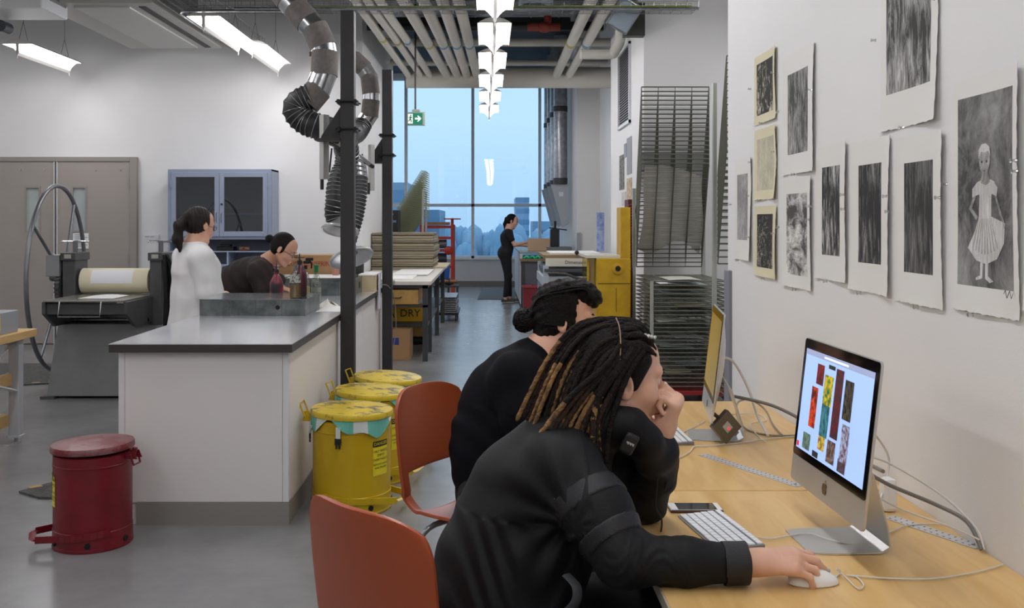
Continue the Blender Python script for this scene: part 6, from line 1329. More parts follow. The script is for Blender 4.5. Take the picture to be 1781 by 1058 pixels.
# ------------------------------------------------------------------ people: smooth implicit surfaces meshed with surface nets
class SDF:
    def __init__(s): s.p = []; s.M = Matrix.Identity(4)
    def tr(s, p): return np.array(s.M @ Vector(p), dtype=np.float32)
    def cap(s, a, b, ra, rb=None, k=0.02, op='add'):
        s.p.append(('cap', s.tr(a), s.tr(b), ra, ra if rb is None else rb, k, op)); return s
    def chain(s, pts, rs, k=0.02, op='add'):
        for i in range(len(pts)-1): s.cap(pts[i], pts[i+1], rs[i], rs[i+1], k, op)
        return s
    def ell(s, c, r, k=0.02, op='add', rot=None):
        R = s.M.to_3x3()
        if rot is not None: R = R @ Euler(rot).to_matrix()
        s.p.append(('ell', s.tr(c), np.array(r, dtype=np.float32), np.array(R, dtype=np.float32), 0, k, op)); return s
    def mesh(s, cell, warp=None, clip=None, pad=0.02):
        lo = np.array([1e9]*3); hi = -lo
        for q in s.p:
            if q[6] != 'add': continue
            if q[0] == 'cap':
                r = max(q[3], q[4]); lo = np.minimum(lo, np.minimum(q[1], q[2])-r); hi = np.maximum(hi, np.maximum(q[1], q[2])+r)
            else: r = float(max(q[2])); lo = np.minimum(lo, q[1]-r); hi = np.maximum(hi, q[1]+r)
        lo = lo-pad; hi = hi+pad
        if clip is not None: lo = np.maximum(lo, clip[0]); hi = np.minimum(hi, clip[1])
        n = np.ceil((hi-lo)/cell).astype(int)+1
        F = np.full(n, 0.25, dtype=np.float32); ax = [(lo[i]+cell*np.arange(n[i])).astype(np.float32) for i in range(3)]
        for (ty, a, b, r1, r2, k, op) in s.p:
            if ty == 'cap': r = max(r1, r2); l = np.minimum(a, b)-r; h = np.maximum(a, b)+r
            else: r = float(max(b)); l = a-r; h = a+r
            m = max(k, 0.0)*1.5+4*cell
            i0 = np.maximum(0, np.floor((l-m-lo)/cell).astype(int)); i1 = np.minimum(n, np.ceil((h+m-lo)/cell).astype(int)+1)
            if (i1 <= i0).any(): continue
            X = ax[0][i0[0]:i1[0], None, None]; Y = ax[1][None, i0[1]:i1[1], None]; Z = ax[2][None, None, i0[2]:i1[2]]
            if ty == 'cap':
                d = b-a; L2 = float((d*d).sum())+1e-12
                t = np.clip(((X-a[0])*d[0]+(Y-a[1])*d[1]+(Z-a[2])*d[2])/L2, 0, 1)
                D = np.sqrt((X-a[0]-d[0]*t)**2+(Y-a[1]-d[1]*t)**2+(Z-a[2]-d[2]*t)**2)-(r1+(r2-r1)*t)
            else:
                R = r1; x, y, z = X-a[0], Y-a[1], Z-a[2]
                u = (x*R[0, 0]+y*R[1, 0]+z*R[2, 0])/b[0]; v = (x*R[0, 1]+y*R[1, 1]+z*R[2, 1])/b[1]; w_ = (x*R[0, 2]+y*R[1, 2]+z*R[2, 2])/b[2]
                k0 = np.sqrt(u*u+v*v+w_*w_); k1 = np.sqrt((u/b[0])**2+(v/b[1])**2+(w_/b[2])**2)
                D = np.where(k1 > 1e-6, k0*(k0-1)/np.maximum(k1, 1e-6), -float(min(b)))
            S = F[i0[0]:i1[0], i0[1]:i1[1], i0[2]:i1[2]]
            if op == 'sub':
                Dn = -D; h_ = np.maximum(k-np.abs(S-Dn), 0)/max(k, 1e-6); S[...] = np.maximum(S, Dn)+h_*h_*k*0.25
            else:
                h_ = np.maximum(k-np.abs(S-D), 0)/max(k, 1e-6); S[...] = np.minimum(S, D)-h_*h_*k*0.25
        if warp is not None: F += warp(ax[0][:, None, None], ax[1][None, :, None], ax[2][None, None, :]).astype(np.float32)
        F[0] = F[-1] = 0.1; F[:, 0] = F[:, -1] = 0.1; F[:, :, 0] = F[:, :, -1] = 0.1
        I = F < 0
        c = [I[i:n[0]-1+i, j:n[1]-1+j, k:n[2]-1+k] for i in (0, 1) for j in (0, 1) for k in (0, 1)]
        anyc = np.zeros_like(c[0]); allc = np.ones_like(c[0])
        for q in c: anyc |= q; allc &= q
        mixed = anyc & ~allc; idx = np.full(mixed.shape, -1, dtype=np.int64); ijk = np.argwhere(mixed); idx[mixed] = np.arange(len(ijk))
        acc = np.zeros((len(ijk), 3)); cnt = np.zeros(len(ijk))
        corners = [(i, j, k) for i in (0, 1) for j in (0, 1) for k in (0, 1)]
        for p0 in corners:
            for d in range(3):
                if p0[d] == 1: continue
                p1 = list(p0); p1[d] = 1
                f0 = F[ijk[:, 0]+p0[0], ijk[:, 1]+p0[1], ijk[:, 2]+p0[2]]; f1 = F[ijk[:, 0]+p1[0], ijk[:, 1]+p1[1], ijk[:, 2]+p1[2]]
                m = (f0 < 0) != (f1 < 0); t = np.where(m, f0/np.where(m, f0-f1, 1), 0)
                pt = np.array(p0, dtype=float)[None, :].repeat(len(ijk), 0); pt[:, d] += t
                acc[m] += pt[m]; cnt[m] += 1
        V = (ijk+acc/np.maximum(cnt, 1)[:, None])*cell+lo
        faces = []
        for d in range(3):
            e1, e2 = (d+1) % 3, (d+2) % 3
            A = I; sl0 = [slice(None)]*3; sl1 = [slice(None)]*3; sl0[d] = slice(0, -1); sl1[d] = slice(1, None)
            ch = A[tuple(sl0)] != A[tuple(sl1)]; E = np.argwhere(ch)
            E = E[(E[:, e1] > 0) & (E[:, e2] > 0) & (E[:, e1] < n[e1]-1) & (E[:, e2] < n[e2]-1)]
            def ci(o1, o2):
                q = E.copy(); q[:, e1] += o1; q[:, e2] += o2; return idx[q[:, 0], q[:, 1], q[:, 2]]
            q = np.stack([ci(-1, -1), ci(0, -1), ci(0, 0), ci(-1, 0)], 1)
            ins = A[E[:, 0], E[:, 1], E[:, 2]]
            q[~ins] = q[~ins][:, ::-1]; faces.append(q)
        return V, np.concatenate(faces)
def sdf_obj(name, s, cell, m, parent, warp=None, matfn=None, label=None, clip=None, smooth=2):
    V, Q_ = s.mesh(cell, warp, clip)
    og = ORG.get(parent.name, Vector((0, 0, 0))) if parent is not None else Vector((0, 0, 0))
    me = bpy.data.meshes.new(name); ms = m if isinstance(m, (list, tuple)) else [m]
    # relax a little to remove grid steps
    if smooth:
        E = np.concatenate([Q_[:, [0, 1]], Q_[:, [1, 2]], Q_[:, [2, 3]], Q_[:, [3, 0]]]); 
        deg = np.bincount(E[:, 0], minlength=len(V))+np.bincount(E[:, 1], minlength=len(V))
        for _ in range(smooth):
            A = np.stack([np.bincount(E[:, 0], V[E[:, 1], c], len(V))+np.bincount(E[:, 1], V[E[:, 0], c], len(V)) for c in range(3)], 1)/np.maximum(deg, 1)[:, None]
            V = V*0.5+A*0.5
    W = V-np.array(og)
    me.vertices.add(len(W)); me.vertices.foreach_set('co', W.astype(np.float32).ravel())
    me.loops.add(Q_.size); me.polygons.add(len(Q_)); me.loops.foreach_set('vertex_index', Q_.astype(np.int32).ravel())
    me.polygons.foreach_set('loop_start', (np.arange(len(Q_))*4).astype(np.int32))
    for q in ms: me.materials.append(q)
    if matfn is not None:
        C_ = V[Q_].mean(1); me.polygons.foreach_set('material_index', matfn(C_).astype(np.int32))
    me.polygons.foreach_set('use_smooth', np.ones(len(Q_), dtype=bool)); me.update(calc_edges=True); me.validate()
    o = bpy.data.objects.new(name, me); link(o, parent); ORG[o.name] = og
    if label: o['label'] = label
    return o
def frame_m(o, f, up):
    """matrix whose local x = f (forward), z ~ up, y = left"""
    f = Vector(f).normalized(); l = Vector(up).cross(f).normalized(); u = f.cross(l)
    return Matrix(((f.x, l.x, u.x, o[0]), (f.y, l.y, u.y, o[1]), (f.z, l.z, u.z, o[2]), (0, 0, 0, 1)))
def head_sdf(s, M, fem=False, detail=True):
    """head in local metres, origin between the ears; x forward, y left, z up"""
    o = s.M; s.M = M; j = 0.94 if fem else 1.0
    s.ell((-0.016, 0, 0.048), (0.098, 0.076, 0.088), 0.02)
    s.ell((0.040, 0, 0.060), (0.052, 0.062, 0.062), 0.03)
    s.ell((0.040, 0, -0.022), (0.056, 0.060*j, 0.082), 0.03)
    for q in (-1, 1):
        s.cap((0.0, q*0.056*j, -0.045), (0.062, q*0.022, -0.092), 0.016, 0.017, 0.03)
        s.ell((0.062, q*0.038, -0.016), (0.030, 0.028, 0.030), 0.02)
        s.cap((0.086, q*0.040, 0.040), (0.094, q*0.012, 0.038), 0.010, 0.012, 0.018)
    s.ell((0.080, 0, -0.096), (0.020, 0.022, 0.018), 0.025)
    s.cap((0.095, 0, 0.032), (0.108, 0, -0.004), 0.0075, 0.0105, 0.012)
    s.ell((0.111, 0, -0.010), (0.0125, 0.012, 0.0105), 0.010)
    for q in (-1, 1): s.ell((0.101, q*0.012, -0.014), (0.010, 0.0085, 0.0085), 0.008)
    for q in (-1, 1): s.ell((0.106, q*0.032, 0.017), (0.018, 0.018, 0.012), 0.012, 'sub')
    for q in (-1, 1): s.ell((0.082, q*0.031, 0.016), (0.0145, 0.0145, 0.0125), 0.006)
    s.ell((0.094, 0, -0.048), (0.020, 0.030, 0.020), 0.012)
    s.cap((0.104, -0.016, -0.046), (0.104, 0.016, -0.046), 0.0065, 0.0065, 0.008)
    s.cap((0.101, -0.015, -0.060), (0.101, 0.015, -0.060), 0.0072, 0.0072, 0.008)
    s.cap((0.118, -0.02, -0.053), (0.118, 0.02, -0.053), 0.0085, 0.0085, 0.004, 'sub')
    for q in (-1, 1):                                    # ears
        s.ell((-0.006, q*0.081, 0.004), (0.0215, 0.0080, 0.033), 0.006, rot=(q*0.10, -0.22, q*0.35))
        s.ell((-0.003, q*0.090, 0.006), (0.011, 0.0065, 0.019), 0.004, 'sub', rot=(q*0.10, -0.22, q*0.35))
        s.ell((0.004, q*0.078, -0.022), (0.009, 0.006, 0.010), 0.006)
    s.M = o; return s
def hand_sdf(s, wrist, fwd, back, side, curls, thumb, scale=1.0, spread=0.06, k=0.003, palm_r=0.012):
    """wrist point; fwd: to the fingers; back: out of the back of the hand; side: toward the thumb. curls: four (mcp, pip, dip) radians"""
    f = Vector(fwd).normalized(); b = (Vector(back)-f*Vector(back).dot(f)).normalized(); t = f.cross(b)
    if t.dot(Vector(side)) < 0: t = -t
    W = Vector(wrist); sc_ = scale; tips = []
    off = [0.031, 0.011, -0.009, -0.027]; ml = [0.088, 0.090, 0.084, 0.077]
    seg = [(0.043, 0.026, 0.021), (0.048, 0.030, 0.022), (0.044, 0.028, 0.022), (0.035, 0.021, 0.019)]
    rad = [(0.0105, 0.0090, 0.0082, 0.0070), (0.0108, 0.0092, 0.0084, 0.0072), (0.0102, 0.0088, 0.0080, 0.0068), (0.0092, 0.0078, 0.0070, 0.0062)]
    for i in range(4):
        base = W+t*off[i]*0.55*sc_+f*0.012*sc_; mcp = W+t*off[i]*sc_+f*ml[i]*sc_+b*(0.004-0.003*abs(i-1))*sc_
        s.cap(base, mcp, 0.0150*sc_, palm_r*sc_, 0.016)
        d0 = (f+t*(spread*(1.3-i))).normalized(); a = 0; p = mcp; rr = rad[i]
        for j in range(3):
            a += curls[i][j]; d = d0*math.cos(a)-b*math.sin(a); q = p+d*seg[i][j]*sc_
            s.cap(p, q, rr[j]*sc_, rr[j+1]*sc_, k if j else 0.008)
            if j < 2: s.ell(q, (rr[j+1]*1.08*sc_,)*3, 0.002)
            p = q
        tips.append(p)
    s.ell(W+f*0.045*sc_+b*-0.004*sc_, (0.036*sc_, 0.036*sc_, 0.014*sc_), 0.012, rot=None) if False else None
    base = W+t*0.020*sc_+f*0.016*sc_-b*0.006*sc_; td, tb = thumb
    p = base; r = [0.0165, 0.0125, 0.0110, 0.0090]; L = [0.046, 0.034, 0.028]
    for j in range(3):
        d = (f*td[j][0]+t*td[j][1]+b*td[j][2]).normalized(); q = p+d*L[j]*sc_
        s.cap(p, q, r[j]*sc_, r[j+1]*sc_, 0.010 if j == 0 else 0.003); p = q
    s.cap(W-f*0.02*sc_, W+f*0.02*sc_, 0.0255*sc_, 0.024*sc_, 0.02)
    return tips, p, (f, b, t)
def skin_mat(name, rgb, red):
    m = mat(name, rgb, 0.45, var=0.5, vscale=9, rgb2=red, thr=(0.25, 0.75), bump=0.08, bscale=260); b = m.node_tree.nodes['Principled BSDF']
    b.inputs['Subsurface Weight'].default_value = 0.12; b.inputs['Subsurface Radius'].default_value = (0.012, 0.005, 0.003); b.inputs['Subsurface Scale'].default_value = 0.5
    return m
skin1 = skin_mat('skin_warm', (224, 182, 156), (212, 160, 134)); skin2 = skin_mat('skin_light', (228, 184, 158), (216, 160, 134)); skin3 = skin_mat('skin_tan', (212, 166, 138), (200, 146, 118))
lip_m = mat('lips', (164, 92, 80), 0.4); hair_b = mat('black_hair', (12, 10, 10), 0.6, spec=0.2, var=0.5, vscale=30, rgb2=(24, 19, 17), stretch=(1, 1, 1), bump=0.5, bscale=180)
hair_br = mat('dark_brown_hair', (34, 23, 21), 0.5, spec=0.3, var=0.5, vscale=40, rgb2=(20, 14, 13), bump=0.4, bscale=180)
eye_w = mat('eye_white', (220, 214, 208), 0.2); eye_d = mat('eye_dark', (30, 20, 16), 0.15)
jack = mat('black_softshell', (16, 17, 20), 0.64, spec=0.28, var=0.15, vscale=30, bump=0.12, bscale=400); knit = mat('black_sweater', (12, 13, 18), 0.85, spec=0.15, bump=0.2, bscale=300)
trous = mat('black_trousers', (14, 14, 16), 0.8, bump=0.15, bscale=200)
def eyes(M, parent, brow=hair_b):
    for q in (-1, 1):
        e = obj('eye', MB().ball(tuple(M @ Vector((0.0845, q*0.031, 0.016))), 0.0125, 16, 12), eye_w, parent, smooth=True)
        obj('iris', MB().ball(tuple(M @ Vector((0.0925, q*0.0315, 0.0155))), 0.0055, 12, 8), eye_d, e, smooth=True)
        mb = MB(); mb.tube([M @ Vector(p) for p in ((0.103, q*0.014, 0.040), (0.101, q*0.030, 0.046), (0.090, q*0.046, 0.042))], [0.003, 0.0035, 0.0015], 6); obj('eyebrow', mb, brow, parent, smooth=True)
def fold(X, Y, Z, amp, specs):
    r = 0
    for (kx, ky, kz, ph) in specs: r = r+np.sin(kx*X+ky*Y+kz*Z+ph)
    return amp*r
# ------------------------------------------------------------------ person 1: dreadlocks, black jacket, hand on the mouse
P1 = thing('person', 'person with gold-tipped dreadlocks in black jacket, chin on fist, hand on mouse', 'person', (0.0, 2.32, 0.0))
HM = frame_m((0.317, 2.40, 1.122), (0.985, 0.14, -0.12), (0.10, 0, 1))
# key joints
NK = Vector((0.235, 2.385, 1.00)); SR = Vector((0.175, 2.235, 0.955)); ER = Vector((0.285, 2.09, 0.792)); WR1 = Vector((0.555, 2.085, 0.787))
SL = Vector((0.265, 2.52, 0.935)); EL = Vector((0.395, 2.53, 0.790)); WL = Vector((0.420, 2.400, 0.982))
HIP = Vector((0.015, 2.34, 0.56)); CH = Vector((0.145, 2.37, 0.85)); BL = Vector((0.065, 2.36, 0.70))
s = SDF(); head_sdf(s, HM)
s.cap(HM @ Vector((-0.028, 0, -0.03)), NK, 0.052, 0.058, 0.03)
s.chain([NK, CH, BL, HIP], [0.07, 0.12, 0.12, 0.14], 0.06)
s.cap(SR, SL, 0.05, 0.05, 0.06)
s.chain([SR, ER, WR1], [0.042, 0.036, 0.024], 0.02); s.chain([SL, EL, WL], [0.042, 0.036, 0.022], 0.02)
# right hand on the mouse: pinky side toward the camera, thumb on the far side
tipsR, thR, fr = hand_sdf(s, WR1+Vector((0.012, 0, 0.002)), (1, 0.0, 0.03), (0, -0.32, 1), (0, 1, 0.2),
    [(0.32, 0.52, 0.40), (0.30, 0.62, 0.45), (0.36, 0.78, 0.55), (0.42, 0.78, 0.50)], (((0.75, 0.55, -0.35), (0.9, 0.25, -0.3), (0.95, 0.1, -0.2)), None), 1.0, 0.10, palm_r=0.0125)
# left fist at the mouth
fist_w = WL+Vector((0.006, -0.003, 0.015)); ff = Vector((0.42, -0.06, 1.0)); fb = Vector((1.0, -0.10, -0.40))
tipsL, thL, fl_ = hand_sdf(s, fist_w, ff, fb, (0, 1, 0),
    [(1.15, 1.55, 0.9), (1.2, 1.6, 0.9), (1.3, 1.65, 0.9), (1.4, 1.7, 0.9)], (((0.8, 0.45, -0.5), (0.8, 0.1, -0.75), (0.7, -0.2, -0.6)), None), 1.0, 0.03, palm_r=0.015, k=0.002)
def mf1(C):
    r = np.zeros(len(C)); Mi = np.array(HM.inverted()); L = C@Mi[:3, :3].T+Mi[:3, 3]
    r[(L[:, 0] > 0.096) & (np.abs(L[:, 1]) < 0.024) & (L[:, 2] < -0.040) & (L[:, 2] > -0.067)] = 1
    return r
body1 = sdf_obj('body', s, 0.0028, [skin1, lip_m], P1, matfn=mf1, smooth=2)
eyes(HM, P1)
nail = mat('nail', (222, 176, 156), 0.25)
# jacket
j = SDF()
j.chain([NK+Vector((-0.030, 0, 0.0)), CH+Vector((-0.03, 0, 0.0)), BL+Vector((-0.015, 0, -0.02)), HIP+Vector((0.0, 0, -0.02))], [0.085, 0.142, 0.150, 0.160], 0.09)
j.ell((0.085, 2.37, 0.74), (0.15, 0.18, 0.20), 0.08, rot=(0, 0.45, 0))
j.ell((0.03, 2.36, 0.60), (0.150, 0.19, 0.15), 0.08)
j.cap(SR+Vector((-0.02, 0.0, -0.01)), SL+Vector((-0.04, 0.0, 0)), 0.082, 0.082, 0.09)
j.chain([SR+Vector((0.0, -0.005, -0.012)), SR.lerp(ER, 0.5)+Vector((0.01, -0.008, 0)), ER+Vector((0.0, 0, 0.004))], [0.083, 0.072, 0.062], 0.04)
j.chain([ER+Vector((0.005, 0, 0.002)), ER.lerp(WR1, 0.5)+Vector((0, 0, 0.0)), WR1+Vector((-0.026, 0, 0.0))], [0.056, 0.048, 0.040], 0.025)
j.chain([SL, SL.lerp(EL, 0.5)+Vector((0.02, 0, 0)), EL+Vector((0, 0, 0.012)), EL+Vector((0, 0, 0.018))], [0.078, 0.068, 0.060, 0.056], 0.04)
j.chain([EL+Vector((0.0, 0, 0.012)), EL.lerp(WL, 0.5)+Vector((0.006, 0, 0)), WL+Vector((-0.004, 0, -0.03))], [0.060, 0.060, 0.052], 0.02)
# collar standing round the neck, open at the face
cM = frame_m(tuple(NK+Vector((0.045, -0.004, 0.035))), (0.86, 0.10, -0.5), (0.3, 0, 1))
j.chain([P(1062, 722, 2.33), P(1096, 738, 2.315), P(1122, 768, 2.33), P(1132, 800, 2.37)], [0.030, 0.036, 0.038, 0.040], 0.03); j.M = cM; j.ell((0.0, 0, 0.0), (0.088, 0.094, 0.060), 0.035, rot=(0, 0.0, 0)); j.ell((0.02, 0, 0.055), (0.085, 0.070, 0.055), 0.012, 'sub'); j.M = Matrix.Identity(4)
def wj(X, Y, Z):
    # creases fanning from the armpit, plus elbow and back folds
    ax_, ay_, az_ = 0.185, 2.17, 0.86
    dx, dz = X-ax_, Z-az_; rr = np.sqrt(dx*dx+dz*dz)+1e-4; th = np.arctan2(dz, dx)
    body = np.clip((0.30-rr)/0.30, 0, 1)*(X < 0.22)*(1/(1+np.exp(-(2.42-Y)*40)))
    r = 0.0065*np.sin(th*10+1.6*np.sin(rr*16))*body*np.clip(rr*14, 0, 1)
    arm = ((X > 0.24) & (Z < 0.86) & (Y < 2.2))
    r = r+0.0020*np.sin(X*70+9*np.sin(Z*33+2*np.sin(X*30))+Y*45)*arm*np.exp(-((X-0.33)/0.10)**2)
    r = r+0.0040*np.sin(Z*50+18*X+9*np.sin(X*16)+Y*8)*(Z < 0.84)*(X < 0.20)
    la = (Y > 2.42)*(X > 0.30)*(Z < 1.0); r = r+0.003*np.sin(Z*85+14*X+20*Y)*la
    return -r
jk = sdf_obj('jacket', j, 0.0045, jack, P1, warp=wj, smooth=2)
# jacket details
dm_ = mat('jacket_band', (20, 21, 25), 0.55, bump=0.15, bscale=300); metal = mat('snap_metal', (176, 178, 180), 0.25, 0.9)
u_ = (ER-SR).normalized()
def band(name, c, axis, r, w_, m, n=40, sq=1.0, parent=jk):
    ax = Vector(axis).normalized(); u = ax.orthogonal().normalized(); v = ax.cross(u)
    mb = MB(); mb.grid(lambda a, b: Vector(c)+ax*(w_*(b-0.5))+u*r*math.cos(2*PI*a)*(1+0.012*math.sin(6*PI*a))+v*r*sq*math.sin(2*PI*a), n, 4, thick=-0.0016)
    return obj(name, mb, m, parent, smooth=True)
for (nm, f_, w_) in (('arm_band', 0.40, 0.046), ('elbow_band', 0.80, 0.034)):
    bs = SDF(); bs.chain([SR+Vector((0.0, -0.005, -0.012)), SR.lerp(ER, 0.5)+Vector((0.01, -0.008, 0)), ER+Vector((0.0, 0, 0.004))], [0.086, 0.0755, 0.066], 0.04)
    cc_ = SR.lerp(ER, f_); sdf_obj(nm, bs, 0.0045, dm_, jk, warp=lambda X, Y, Z: 4*np.clip(np.abs((X-cc_.x)*u_.x+(Y-cc_.y)*u_.y+(Z-cc_.z)*u_.z)-w_/2, 0, 1), smooth=1)
band('cuff', WR1+Vector((-0.030, 0, 0)), (1, 0, 0.02), 0.0435, 0.050, dm_)
mb = MB(); mb.grid(lambda a, b: (WR1.x-0.058+0.042*a, WR1.y-0.0480*math.cos(-0.3+1.0*b), WR1.z+0.0480*math.sin(-0.3+1.0*b)), 3, 8, thick=0.003); obj('cuff_tab', mb, dm_, jk, smooth=True)
dc = SR.lerp(ER, 0.60)+Vector((0.040, -0.066, 0.0))
ring = MB(); ring.tube([dc+Vector((0.013*math.cos(2*PI*k/18), -0.004*math.cos(2*PI*k/18), 0.017*math.sin(2*PI*k/18)-0.014)) for k in range(18)], 0.0026, 6, closed=True); obj('d_ring', ring, mat('ring_black', (40, 41, 44), 0.3), jk, smooth=True)
obj('ring_loop', MB().box(dc.x-0.010, dc.x+0.010, dc.y-0.004, dc.y+0.004, dc.z-0.004, dc.z+0.030), dm_, jk, bev=0.002)
for (px, py) in ((965, 868), (980, 879)):
    c = P(px, py, 2.145); obj('snap_button', MB().lathe([(0.0032, 0), (0.0024, 0.002), (0.001, 0.002)], tuple(c), (0, -1, 0), 12), metal, jk, smooth=True)
# back seams
sm = MB()
for pts in ([P(893, 772, 2.245), P(930, 815, 2.165), P(960, 850, 2.135), P(978, 880, 2.13)], [P(1010, 815, 2.145), P(1004, 850, 2.12), P(985, 872, 2.125)]): pass
trs = SDF()
hipR, hipL = Vector((0.0, 2.25, 0.52)), Vector((0.0, 2.44, 0.52)); knR, knL = Vector((0.42, 2.20, 0.56)), Vector((0.40, 2.50, 0.55))
trs.chain([HIP+Vector((0, 0, -0.02)), HIP+Vector((0.03, 0, -0.05))], [0.15, 0.14], 0.05)
for h, kn, an in ((hipR, knR, Vector((0.34, 2.18, 0.10))), (hipL, knL, Vector((0.42, 2.52, 0.10)))):
    trs.chain([h, kn, an], [0.095, 0.072, 0.055], 0.03)
sdf_obj('trousers', trs, 0.007, trous, P1, warp=lambda X, Y, Z: 0.003*np.sin(X*50+Z*40+6*np.sin(Y*20)))
for an in (Vector((0.34, 2.18, 0.0)), Vector((0.42, 2.52, 0.0))):
    b = SDF(); b.chain([an+Vector((-0.05, 0, 0.05)), an+Vector((0.14, 0, 0.035))], [0.048, 0.036], 0.03); b.cap(an+Vector((-0.02, 0, 0.06)), an+Vector((0, 0, 0.12)), 0.045, 0.042, 0.03)
    sdf_obj('shoe', b, 0.006, mat('black_shoe', (24, 24, 26), 0.5), P1)
# bits seen at the lap: grey strap and green tab
obj('lap_strap', MB().tube(bez([P(985, 1000, 2.12), P(1003, 1022, 2.09), P(1000, 1050, 2.08), P(975, 1075, 2.08)], 8), 0.012, 8, flat=0.3), mat('strap_grey', (52, 54, 56), 0.7), P1, smooth=True)
q = [P(1031, 956, 2.17), P(1045, 980, 2.16), P(1036, 977, 2.16), P(1028, 981, 2.16), P(1028, 968, 2.16)]
mb = MB(); mb.add(q+[p+Vector((0, 0.004, 0)) for p in q], [(0, 1, 2, 3, 4), (9, 8, 7, 6, 5), (0, 5, 6, 1), (1, 6, 7, 2), (2, 7, 8, 3), (3, 8, 9, 4), (4, 9, 5, 0)]); obj('shirt_corner', mb, mat('shirt_green', (110, 176, 52), 0.6), P1, label='bright green bit of shirt under the elbow')
# drawcord, cuff straps and toggle of the left sleeve
cord = mat('black_cord', (14, 14, 16), 0.6)
obj('drawcord', MB().tube(bez([P(1142, 792, 2.36), P(1143, 840, 2.36), P(1140, 880, 2.37), P(1151, 905, 2.40), P(1147, 932, 2.46), P(1137, 938, 2.47)], 8), 0.0022, 6), cord, jk, smooth=True)
obj('cord_loop', MB().tube(bez([P(1158, 806, 2.40), P(1162, 830, 2.40), P(1156, 852, 2.40)], 8), 0.0025, 6), cord, jk, smooth=True)
obj('zip_pull', MB().cyl(P(1141, 787, 2.355), P(1143, 803, 2.355), 0.0022).cyl(P(1138, 788, 2.355), P(1145, 786, 2.355), 0.002), metal, jk)
obj('cuff_trim', MB().tube(bez([P(1148, 768, 2.39), P(1154, 775, 2.385), P(1157, 785, 2.39)], 5), 0.004, 6), mat('gold_print', (190, 148, 60), 0.4), jk, smooth=True)
# headphones round the neck
hp_m = mat('headphone_black', (24, 24, 27), 0.45)
c0 = P(1094, 771, 2.275); ax = Vector((-0.1, -0.9, 0.25)).normalized()
hq = MB(); hq.T = Matrix.Translation(c0) @ Euler((0.15, 0.45, 0.1)).to_matrix().to_4x4(); hq.box(-0.017, 0.017, -0.012, 0.006, -0.026, 0.026)
hp = obj('headphones', hq, hp_m, P1, bev=0.009, seg=4, label='black headphones hanging round the neck')
lm_ = MB(); lm_.T = hq.T; [lm_.box(-0.010+0.0022*k, -0.0088+0.0022*k, -0.0128, -0.012, 0.002-0.0015*(k % 3), 0.0055) for k in range(9)]; obj('logo_mark', lm_, mat('clean_white', (220, 220, 220), 0.5), hp)
obj('headband', MB().tube(bez([P(1072, 745, 2.315), P(1060, 715, 2.33), P(1048, 700, 2.40), P(1046, 705, 2.5)], 8), 0.008, 8), hp_m, hp, smooth=True)
obj('band_clip', MB().box(-0.010, 0.010, -0.006, 0.006, -0.014, 0.014), mat('clip_blue_grey', (54, 56, 70), 0.4), hp, bev=0.002).matrix_local = Matrix.Translation(P(1079, 752, 2.285)-Vector((0.0, 2.32, 0.0))) @ Euler((0, 0.5, 0)).to_matrix().to_4x4()
# ------------------------------------------------------------------ dreadlocks
rnd = random.Random(21); Hm = HM
def skull(az, el):
    """az: 0 = forward, +-pi = back; el elevation"""
    d = Vector((math.cos(az)*math.cos(el), math.sin(az)*math.cos(el), math.sin(el)))
    r = 1/math.sqrt((d.x/0.102)**2+(d.y/0.080)**2+(d.z/0.093)**2)
    return Vector((-0.014, 0, 0.047))+d*r
cap_ = SDF(); cap_.M = HM
cap_.ell((-0.026, 0, 0.052), (0.101, 0.0815, 0.096), 0.01); cap_.ell((-0.03, 0, 0.0), (0.078, 0.079, 0.07), 0.03)
cap_.ell((0.091, 0, 0.016), (0.066, 0.10, 0.049), 0.015, 'sub'); cap_.ell((0.055, 0, -0.050), (0.065, 0.12, 0.060), 0.012, 'sub')
for q in (-1, 1): cap_.ell((0.0, q*0.085, 0.0), (0.026, 0.02, 0.034), 0.006, 'sub')
for q in (-1, 1): cap_.cap((0.034, q*0.060, 0.066), (0.022, q*0.071, 0.002), 0.026, 0.007, 0.018)
hr = sdf_obj('hair', cap_, 0.004, hair_b, P1, label='black dreadlocks swept back with gold-brown tips')
gold = mat('lock_gold', (150, 112, 60), 0.7, var=0.6, vscale=50, rgb2=(84, 58, 34), bump=0.8, bscale=120)
lock_b = mat('lock_black', (17, 13, 12), 0.8, spec=0.25, var=0.5, vscale=40, rgb2=(32, 24, 21), bump=0.8, bscale=120); lock_br = mat('lock_brown', (56, 38, 28), 0.8, spec=0.25, var=0.5, vscale=40, rgb2=(38, 28, 24), bump=0.8, bscale=120)
mb = MB()
def lock(pts, r, r_end, mi_from, mi_to, split):
    bz = bez(pts, 9); n = len(bz); R = []
    for i in range(n):
        t = i/(n-1); R.append((r*(1-t)+r_end*t)*(1+0.10*math.sin(i*2.3+r*9000))*(0.55 if i == n-1 else 1))
    for i, p in enumerate(bz): bz[i] = p+Vector((rnd.uniform(-1, 1), rnd.uniform(-1, 1), rnd.uniform(-1, 1)))*0.0006
    k = int(n*split); mb.mi = mi_from; mb.tube(bz[:k+1], R[:k+1], 7); 
    if k < n-2: mb.mi = mi_to; mb.tube(bz[k:], R[k:], 7)
def flow(q, t):
    """hanging curve in the head's side plane; q 0 = over the crown to the back, 1 = beside the ear"""
    A = [(-0.085, 0.136), (-0.140, 0.098), (-0.183, 0.034), (-0.212, -0.045), (-0.238, -0.122)]
    B_ = [(-0.030, 0.062), (-0.058, 0.025), (-0.074, -0.030), (-0.076, -0.095), (-0.062, -0.172)]
    return A[t][0]*(1-q)+B_[t][0]*q, A[t][1]*(1-q)+B_[t][1]*q
